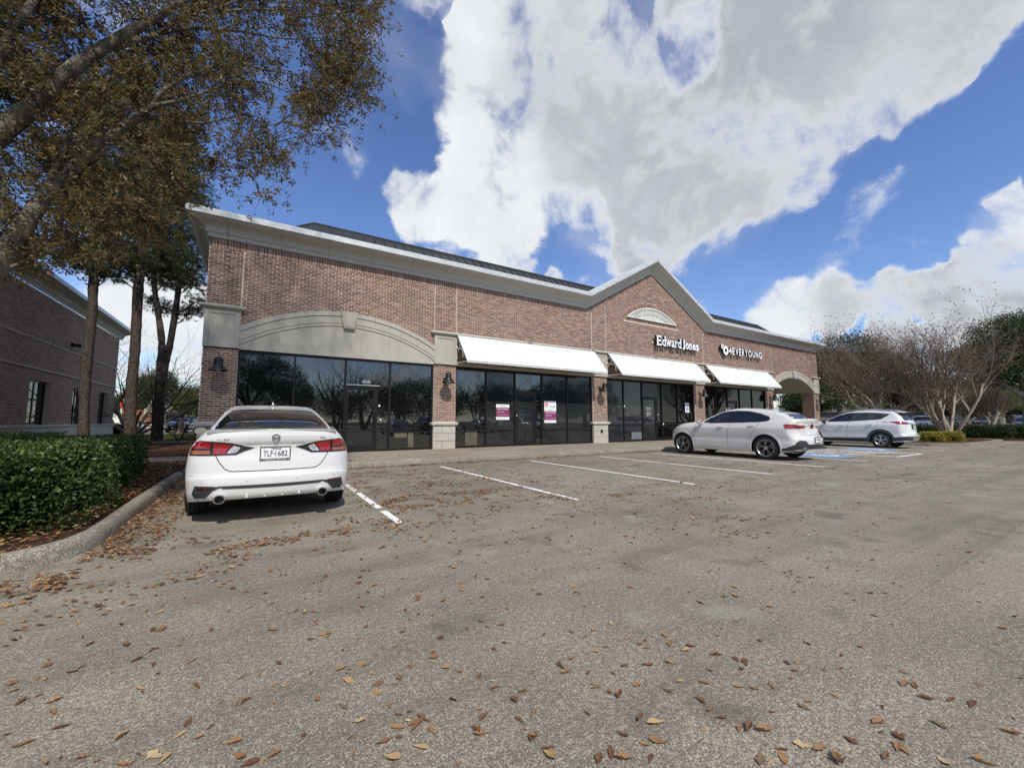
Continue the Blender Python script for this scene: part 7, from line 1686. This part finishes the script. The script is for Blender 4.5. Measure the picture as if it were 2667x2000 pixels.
# ---- trees behind the camera, seen only as reflections in the shop glass
rg = np.random.default_rng(101)
leafy('oak_tree', 'large dark live oak behind the camera, mirrored in the leftmost shop window', (-0.5, -17.5, 0), 2.6, [((-1.5, 0, 5.2), (3.0, 2.5, 1.8)), ((1.8, 0, 5.6), (2.6, 2.4, 1.7)), ((0, 0, 7.0), (3.0, 2.6, 1.8)), ((3.6, 0, 4.2), (1.7, 1.5, 1.1)), ((-3.8, 0, 4.8), (2.2, 2, 1.5)), ((0.5, 0.5, 4.0), (2.5, 2.0, 1.2)), ((-5.5, 0, 6), (2.4, 2, 2))], 102, 9000, 0.12, M_dkleaf, 0.35)
proto = None
for i, (x, y, s_, r_) in enumerate(((7.5, -20, 1.15, 0), (11.5, -24, 1.25, 2), (15.0, -21, 1.1, 4), (20, -25, 1.2, 1), (26, -22, 1.1, 3), (33, -26, 1.2, 5), (41, -24, 1.2, 2.5))):
    if proto is None: proto, _ = bare('bare trees in a row behind the camera, mirrored in the shop glass', (0, 0, 0), 3.3, 111, BR_P, 3, 0.15, M_twig_dark, M_bark_oak, 0.4, group='bare trees mirrored in the shop glass'); o = proto
    else: o = copy_tree(proto)
    o.location = (x, y, 0); o.rotation_euler = (0, 0, r_); o.scale = (s_,)*3
pe = leafy('evergreen_tree', 'evergreen trees far behind the camera, mirrored in the shop glass', (0, 0, 0), 2.5, lobes(np.random.default_rng(5), 3.6, 3.0, 7.0, 9, 2.3), 112, 2400, 0.22, M_dkleaf, 0.3, group='evergreens mirrored in the shop glass')
for i, (x, y, s_, r_) in enumerate(((3.5, -34, 0.9, 0), (11, -36, 0.75, 2), (19, -35, 0.95, 4), (27, -37, 1.0, 1), (36, -34, 1.0, 3), (46, -33, 1.1, 5), (57, -34, 1.2, 5), (-8, -34, 1.1, 2))):
    o = pe if i == 0 else copy_tree(pe); o.location = (x, y, 0); o.rotation_euler = (0, 0, r_); o.scale = (s_,)*3

# ---- buildings and walls in the distance
def simple_house(name, label, base, w_h, rz, wallm, roofm, rh=1.6, wins=2):
    W, D, H = w_h; t = empty(name, (base[0], base[1], 0), rz); tag(t, label, 'building')
    q = MB(); q.box(-W/2, W/2, -D/2, D/2, 0, H); q.obj('wall', wallm, t)
    q = MB(); e = 0.4; q.add([(-W/2-e, -D/2-e, H), (W/2+e, -D/2-e, H), (W/2+e, D/2+e, H), (-W/2-e, D/2+e, H), (-W/2+D*0.4, 0, H+rh), (W/2-D*0.4, 0, H+rh)], [(0, 1, 5, 4), (1, 2, 5), (2, 3, 4, 5), (3, 0, 4), (0, 3, 2, 1)]); q.obj('roof', roofm, t)
    for i in range(wins):
        x = -W/2+W*(i+0.5)/wins; q = MB(); q.box(x-0.6, x+0.6, -D/2-0.05, -D/2+0.02, 0.9, 2.2); q.obj('window', M_glass_dark, t)
M_tan = plain('tan_siding', (0.30, 0.26, 0.20), 0.9); M_shingle = plain('grey_shingle', (0.10, 0.09, 0.085), 0.9); M_orange = plain('cedar_orange', (0.26, 0.10, 0.04), 0.9, var=0.3); M_cream = plain('cream_wall', (0.55, 0.49, 0.37), 0.9); M_greyw = plain('grey_siding', (0.16, 0.155, 0.15), 0.9)
p = at(2640, 1080, 75); simple_house('house', 'grey-roofed low building behind the trees at the right edge', p, (18, 9, 3.2), R(-60), M_tan, M_shingle, 2.2, 4)
p = at(2330, 1090, 80); simple_house('house', 'pale low building glimpsed between trunks behind the hedge', p, (26, 8, 2.8), R(-60), M_greyw, M_shingle, 1.8, 5)
p = at(2180, 1090, 70); simple_house('house', 'low grey building glimpsed under the trees right of the archway', p, (14, 8, 2.6), R(-60), M_greyw, M_shingle, 1.5, 3)
p = at(478, 1090, 72); simple_house('house', 'tan hip-roofed house beyond the street at the left', p, (9, 7, 2.6), R(15), M_tan, plain('tan_shingle', (0.30, 0.24, 0.17), 0.9), 1.6, 2)
p = at(372, 1090, 66); t = empty('fence', (p[0], p[1], 0), R(12)); tag(t, 'orange-brown cedar board fence on a cream base beyond the street', 'fence')
q = MB(); q.box(-2.6, 3.0, -0.15, 0.15, 0, 0.75); q.obj('base_wall', M_cream, t)
for i in range(22): q = MB(); q.box(-2.5+i*0.25, -2.5+i*0.25+0.235, -0.04, 0.04+0.01*(i % 2), 0.75, 3.0+0.02*(i % 3)); q.obj('board', M_orange, t)
for x in (-2.6, 0.2, 3.0): q = MB(); q.box(x-0.12, x+0.12, -0.16, 0.16, 0, 3.2); q.obj('post', M_cream, t)
p = at(345, 1090, 60); t = empty('street_sign', (p[0], p[1], 0), R(15)); tag(t, 'red sign on a white post glimpsed between the pine trunks', 'sign')
q = MB(); q.tube([(0, 0, 0), (0, 0, 4.4)], 0.08, 8); q.obj('post', M_paperw, t)
q = MB(); q.lathe([(0.0, 0), (0.7, 0), (0.7, 0.05), (0, 0.05)], 8, lambda r, h, c, s_: (r*c-0.8, -0.05-h, 3.6+r*s_)); q.obj('sign_face', M_red, t)

# ------------------------------------------------------------------ fallen leaves
def leaf_mesh(kind, seed, tone):
    rg = random.Random(seed); L = 1.0; m = MB(); ax = []
    if kind == 0: prof = [(0, 0.0), (0.12, 0.05), (0.35, 0.13), (0.6, 0.21), (0.8, 0.20), (0.95, 0.09), (1.0, 0.0)]
    elif kind == 1: prof = [(0, 0.0), (0.2, 0.07), (0.42, 0.20), (0.52, 0.12), (0.68, 0.30), (0.78, 0.16), (0.92, 0.10), (1.0, 0.0)]
    else: prof = [(0, 0.0), (0.15, 0.12), (0.4, 0.19), (0.65, 0.16), (0.85, 0.08), (1.0, 0.0)]
    c1, c2, tw = rg.uniform(0.15, 0.55), rg.uniform(0.2, 0.9), rg.uniform(-0.5, 0.5); v = []
    for (u, w) in prof:
        zc = c1*(u-0.5)**2*1.2
        for sg in (-1, 0, 1):
            x = w*sg*rg.uniform(0.85, 1.1); v.append((x, u-0.5+0.04*rg.uniform(-1, 1)*abs(sg), max(0.01, zc+c2*abs(x)+tw*x*(u-0.5)+0.02)))
    n = len(prof); f = []
    for i in range(n-1):
        f += [(i*3, i*3+1, (i+1)*3+1, (i+1)*3), (i*3+1, i*3+2, (i+1)*3+2, (i+1)*3+1)]
    st = len(v); v += [(-0.008, -0.5, 0.03), (0.008, -0.5, 0.03), (0.02, -0.68, 0.04)]; f.append((st, st+2, st+1))
    m.add(v, f, tone); return m.mesh('fallen_leaf', M_fallen, 60, tone=True)
LV = [leaf_mesh((0, 1, 2, 1)[k % 4], 200+k, t_) for k, t_ in enumerate((0.05, 0.15, 0.28, 0.40, 0.52, 0.62, 0.72, 0.82, 0.90, 0.96, 0.2, 0.55, 0.35, 0.99))]
def ground_at(px, py, z=0.0):
    d = view_dir(px, py); return EYE+d*(z-EYE[2])/d[2]
S5 = 850/2212.0; hand = []
for x, y in ((60, 740), (250, 695), (90, 785), (360, 850), (420, 1025), (830, 1085), (1205, 1090), (1275, 990), (950, 770), (1335, 755), (1040, 600), (1300, 575), (690, 400), (370, 430), (850, 470), (920, 575), (740, 620), (330, 575), (490, 655), (1045, 495), (1640, 685), (1670, 850), (1600, 870), (2150, 830), (1890, 595), (2110, 245), (1850, 370), (1430, 370), (1340, 180), (1080, 250), (530, 315), (820, 330), (600, 470), (270, 810), (140, 860), (360, 930), (1050, 1220), (1110, 1250), (300, 1270), (565, 1235), (1870, 1210), (1620, 1225), (1690, 1275), (840, 1285), (150, 1145), (1570, 1130)): hand.append((x*S5, 1500+y*S5))
S3 = 850/1880.0
for x, y in ((235, 1065), (400, 960), (485, 1080), (420, 1135), (760, 1105), (880, 1130), (970, 1160), (975, 1200), (965, 975), (1030, 940), (1420, 1030), (1350, 1080), (1375, 1115), (1190, 1110), (1715, 1070), (1790, 1185), (1690, 1240), (1630, 1220), (1130, 1220), (1080, 1270), (910, 1365), (880, 1320), (1115, 1385), (1190, 1350), (1195, 1480), (860, 1440), (890, 1465), (610, 1450), (520, 1425), (410, 1425), (420, 1355), (485, 1390), (560, 1380), (190, 1390), (95, 1305), (330, 1510), (535, 1545), (375, 1605), (1285, 1590), (1280, 1545), (1640, 1570), (1720, 1610), (1570, 1610), (1705, 1470), (1500, 1345), (1550, 1195), (1810, 1375), (1850, 1070), (1550, 990), (1610, 965), (1810, 940), (1740, 910), (1545, 865), (1640, 830), (1860, 825), (815, 860), (930, 850), (1005, 835), (615, 780), (455, 755), (670, 700), (230, 845), (185, 915), (205, 730), (1570, 510), (1755, 620), (1440, 650), (665, 640), (925, 572), (740, 433), (1255, 890)): hand.append((850+x*S3, 1250+y*S3))
S4 = 967/1783.0
for x, y in ((730, 1370), (825, 1190), (900, 1185), (945, 980), (575, 1270), (490, 1280), (415, 1270), (235, 1340), (280, 1385), (325, 1420), (460, 1470), (540, 1485), (730, 1555), (800, 1575), (615, 1570), (625, 1610), (520, 1620), (885, 1620), (1120, 1605), (1400, 1630), (1175, 1560), (1175, 1510), (945, 1525), (1105, 1370), (1320, 1330), (1430, 1335), (1535, 1357), (1210, 1262), (1260, 1268), (1570, 1262), (870, 1310), (1080, 1440), (1370, 1450), (1715, 1490), (1600, 1640), (910, 1115), (1000, 1075), (740, 1060), (520, 1045), (310, 1120), (400, 1140), (445, 1155), (425, 1185), (245, 1250), (270, 1190), (135, 1240), (85, 1160), (155, 1100), (185, 1075), (70, 1290), (15, 1445), (30, 1535), (530, 1140), (650, 1160), (690, 1190), (680, 815), (840, 700), (980, 712), (1195, 787), (1110, 820), (1520, 627), (1240, 625), (860, 622), (500, 650), (395, 795), (320, 705), (1600, 775), (1570, 860), (1680, 990), (1070, 930), (1050, 820)): hand.append((1700+x*S4, 1100+y*S4))
rg = np.random.default_rng(301); solo = [ground_at(x, y) for x, y in hand]
tries = 0
while len(solo) < 300 and tries < 8000:
    tries += 1; f = rg.random(); px, py = rg.uniform(0, 2667), 1300+(2000-1300)*rg.random()**1.4; p = ground_at(px, py)
    if p[0] < -1.3+0.0 and p[1] > 4.4: continue
    if p[1] > 4.6: continue
    solo.append(p)
labs = ['rust-brown curled leaf lying on the concrete in the foreground', 'tan-brown fallen leaf lying on the foreground concrete', 'pale straw-coloured fallen leaf on the foreground concrete', 'dark brown curled leaf lying on the foreground concrete']
for i, p in enumerate(solo[:300]):
    k = int(rg.integers(0, len(LV))); o = link('fallen_leaf', LV[k], None, (p[0], p[1], 0.001), (rg.uniform(-0.12, 0.12), rg.uniform(-0.12, 0.12), rg.uniform(0, 2*PI)))
    s_ = (rg.uniform(0.05, 0.075) if hand[i][1] > 1870 else rg.uniform(0.036, 0.066)) if i < len(hand) else rg.uniform(0.022, 0.045); o.scale = (s_*rg.uniform(0.5, 1.15), s_, s_*rg.uniform(0.6, 1.5))
    tone = (0.05, 0.15, 0.28, 0.40, 0.52, 0.62, 0.72, 0.82, 0.90, 0.96, 0.2, 0.55, 0.35, 0.99)[k]
    j = 2 if 0.8 < tone < 0.97 else (3 if (tone > 0.97 or tone < 0.1) else (0 if tone < 0.42 else 1))
    tag(o, labs[j], 'leaf', ('rust-brown leaves on the foreground concrete', 'tan leaves on the foreground concrete', 'pale leaves on the foreground concrete', 'dark brown leaves on the foreground concrete')[j])
# ---- drifts and scattered small leaves (too many to count)
def scatter(name, P, size, mat, rg, zlift=0.004, flat=0.35):
    n = len(P); yaw = rg.random(n)*2*PI; size = size*(0.5+0.5*rg.random(n)); D = np.stack([np.cos(yaw), np.sin(yaw), rg.normal(size=n)*flat*0.5], 1); D = unit(D)
    side = np.stack([-np.sin(yaw), np.cos(yaw), rg.normal(size=n)*flat], 1); side = unit(side); L = (size*(0.55+0.75*rg.random(n)))[:, None]
    P = P.copy(); P[:, 2] += zlift; up = np.array([0, 0, 1.0])
    a, d = P-D*L*0.5, P+D*L*0.5; w = 0.22+0.12*rg.random((n, 1)); c = P+up*L*0.02; l, r_ = P+side*L*w+up*L*0.18*rg.random((n, 1)), P-side*L*w+up*L*0.22*rg.random((n, 1)); a = a+up*L*0.06; d = d+up*L*0.16*rg.random((n, 1))
    for q in (a, l, r_, d, c): q[:, 2] = np.maximum(q[:, 2], P[:, 2]-zlift+0.0015)
    V = np.stack([a, l, d, r_, c], 1).reshape(-1, 3); b = (np.arange(n)*5).reshape(-1, 1); F = np.concatenate([b+np.array([[0, 4, 1]]), b+np.array([[1, 4, 2]]), b+np.array([[2, 4, 3]]), b+np.array([[3, 4, 0]])], 0)
    tn = np.clip(rg.beta(1.6, 1.9, n), 0, 0.999); return raw_mesh(name, V, F, mat, np.tile(tn, 4))
rg = np.random.default_rng(302)
def nz3(x, y, s_=2.6, o=7.0): return noise.noise(Vector((x*s_, y*s_, o)))
def fill(P, x0, x1, y0, y1, cap, fn, z=0.0):
    n = int((x1-x0)*(y1-y0)*cap); X = rg.uniform(x0, x1, n); Y = rg.uniform(y0, y1, n); k = rg.random(n)*cap
    for a, b, c in zip(X, Y, k):
        if c < fn(a, b): P.append((a, b, z+0.03*rg.random()*min(1, fn(a, b)/900)))
def clump(x, y): return min(2.2, max(0.02, 0.5+3.0*nz3(x, y)+1.6*nz3(x, y, 7.0, 2.0)))
P = []
fill(P, 0.2, 30, -3, 4.3, 30, lambda x, y: (3.0+16*max(0, nz3(x, y, 0.9, 1.0)))*(0.5+0.5*min(2, max(0, y-1.0))))
fill(P, 0.2, 14, 1.8, 4.6, 90, lambda x, y: (10+40*max(0, nz3(x, y, 1.3, 5.0)))*min(1, (y-1.6)/1.2))
fill(P, 1.3, 5.2, 4.6, 10.6, 300, lambda x, y: 70*clump(x, y))
fill(P, 1.2, 27, 4.3, 10.5, 140, lambda x, y: 34.0*clump(x, y)*(2.0 if x < 5.5 else 1))
fill(P, -1.2, 1.2, 1.5, 4.3, 60, lambda x, y: 13*clump(x, y)+2)
fill(P, 27, 48, -8, 5, 5, lambda x, y: 4)
fill(P, -1.2, 27, 10.55, 10.945, 1500, lambda x, y: 1500*math.exp(-(10.95-y)/0.17)*(0.6+clump(x, y)*0.6)*(1.0 if x < 16 else 0.5))
fill(P, -1.21, -0.45, 4.9, 10.9, 1500, lambda x, y: 1500*math.exp(-max(0, x+1.2)/0.20)+(500 if x < -0.72 else 150)*clump(x, y))
fill(P, -4.5, -1.1, 3.9, 4.62, 1200, lambda x, y: 1200*math.exp(-max(0, 4.60-y-max(0, x+1.7)*0.6)/0.12))
fill(P, -2.6, 0.3, 3.3, 5.3, 420, lambda x, y: 150*clump(x, y)*math.exp(-((y-4.3-0.25*x)/0.6)**2) if not (x < -1.25 and y > 4.7) else 0)
fill(P, 0.1, 1.9, 4.5, 5.9, 400, lambda x, y: 110*clump(x, y))
fill(P, -1.1, 1.6, 3.9, 5.6, 500, lambda x, y: 170*clump(x, y)*math.exp(-((y-4.75)/0.55)**2))
for cx, cy, sx, sy, a in ((2.7, 7.4, 0.9, 0.32, 330), (3.2, 8.6, 1.2, 0.25, 150), (2.25, 6.2, 0.65, 0.35, 420), (3.1, 6.1, 0.8, 0.28, 330), (2.0, 5.5, 0.4, 0.25, 200), (0.5, 4.7, 0.8, 0.18, 160), (3.9, 5.0, 0.9, 0.35, 70), (5.2, 4.1, 1.0, 0.35, 40), (1.75, 8.3, 0.3, 1.0, 90), (1.6, 9.6, 0.5, 0.6, 140), (4.3, 2.4, 0.6, 0.3, 30), (3.2, 1.6, 0.6, 0.25, 30), (5.6, 3.9, 0.8, 0.25, 60), (4.4, 3.1, 0.8, 0.25, 50), (5.0, 2.7, 0.7, 0.2, 40), (6.5, 4.7, 1.2, 0.3, 50)):
    fill(P, cx-2*sx, cx+2*sx, cy-2*sy, cy+2*sy, a*4.4, lambda x, y: 2.0*a*math.exp(-((x-cx)/sx)**2-((y-cy)/sy)**2)*clump(x, y))
P = np.array([p for p in P if not (-0.72 < p[0] < 1.15 and 5.9 < p[1] < 9.6)])
tag(link('leaf_litter', scatter('leaf_litter', P, 0.058, M_fallen, rg)), 'drifts of small brown leaves along the kerbs and between the painted lines', 'leaf litter', kind='stuff')
P = []
fill(P, -2.0, -1.43, 5.7, 14.3, 900, lambda x, y: 750, 0.105); fill(P, -8, -1.44, 12.6, 14.35, 160, lambda x, y: 120, 0.105); fill(P, -7.8, -1.6, 16.1, 27.0, 60, lambda x, y: 40+60*nz3(x, y, 1, 0), 0.095); fill(P, -2.2, -1.5, 5.0, 5.8, 600, lambda x, y: 420 if (x+y > 3.25) else 0, 0.105); fill(P, -6, -2.0, 4.95, 5.7, 120, lambda x, y: 70, 0.105)
fill(P, -1.2, 30, 11.15, 14.5, 9, lambda x, y: 3+4*nz3(x*0.7, y, 1, 4), WALK); fill(P, 27.5, 36.5, 5.6, 10.6, 60, lambda x, y: 40, 0.17)
tag(link('leaf_litter', scatter('leaf_litter', np.array(P), 0.058, M_fallen, rg)), 'brown leaves covering the soil bed behind the kerb and dotting the walk', 'leaf litter', kind='stuff')
# grass blades on the far lawn edge
n = 9000; Pn = np.stack([rg.uniform(-8, -1.5, n), rg.uniform(28.5, 46, n), np.full(n, 0.07)], 1); Q = Pn+np.stack([rg.normal(size=n)*0.03, rg.normal(size=n)*0.03, rg.uniform(0.05, 0.13, n)], 1); V, F = sticks(Pn, Q, np.full(n, 0.008), np.full(n, 0.001), 3)
tag(link('grass', raw_mesh('grass', V, F, M_yelleaf, rg.random(len(F)))), 'dull green grass strip between the pines and the street', 'grass', kind='stuff')
0 and print('LITTER', [ (o.name, len(o.data.polygons), [tuple(round(c,2) for c in v) for v in (o.bound_box[0], o.bound_box[6])]) for o in bpy.data.objects if 'litter' in o.name])
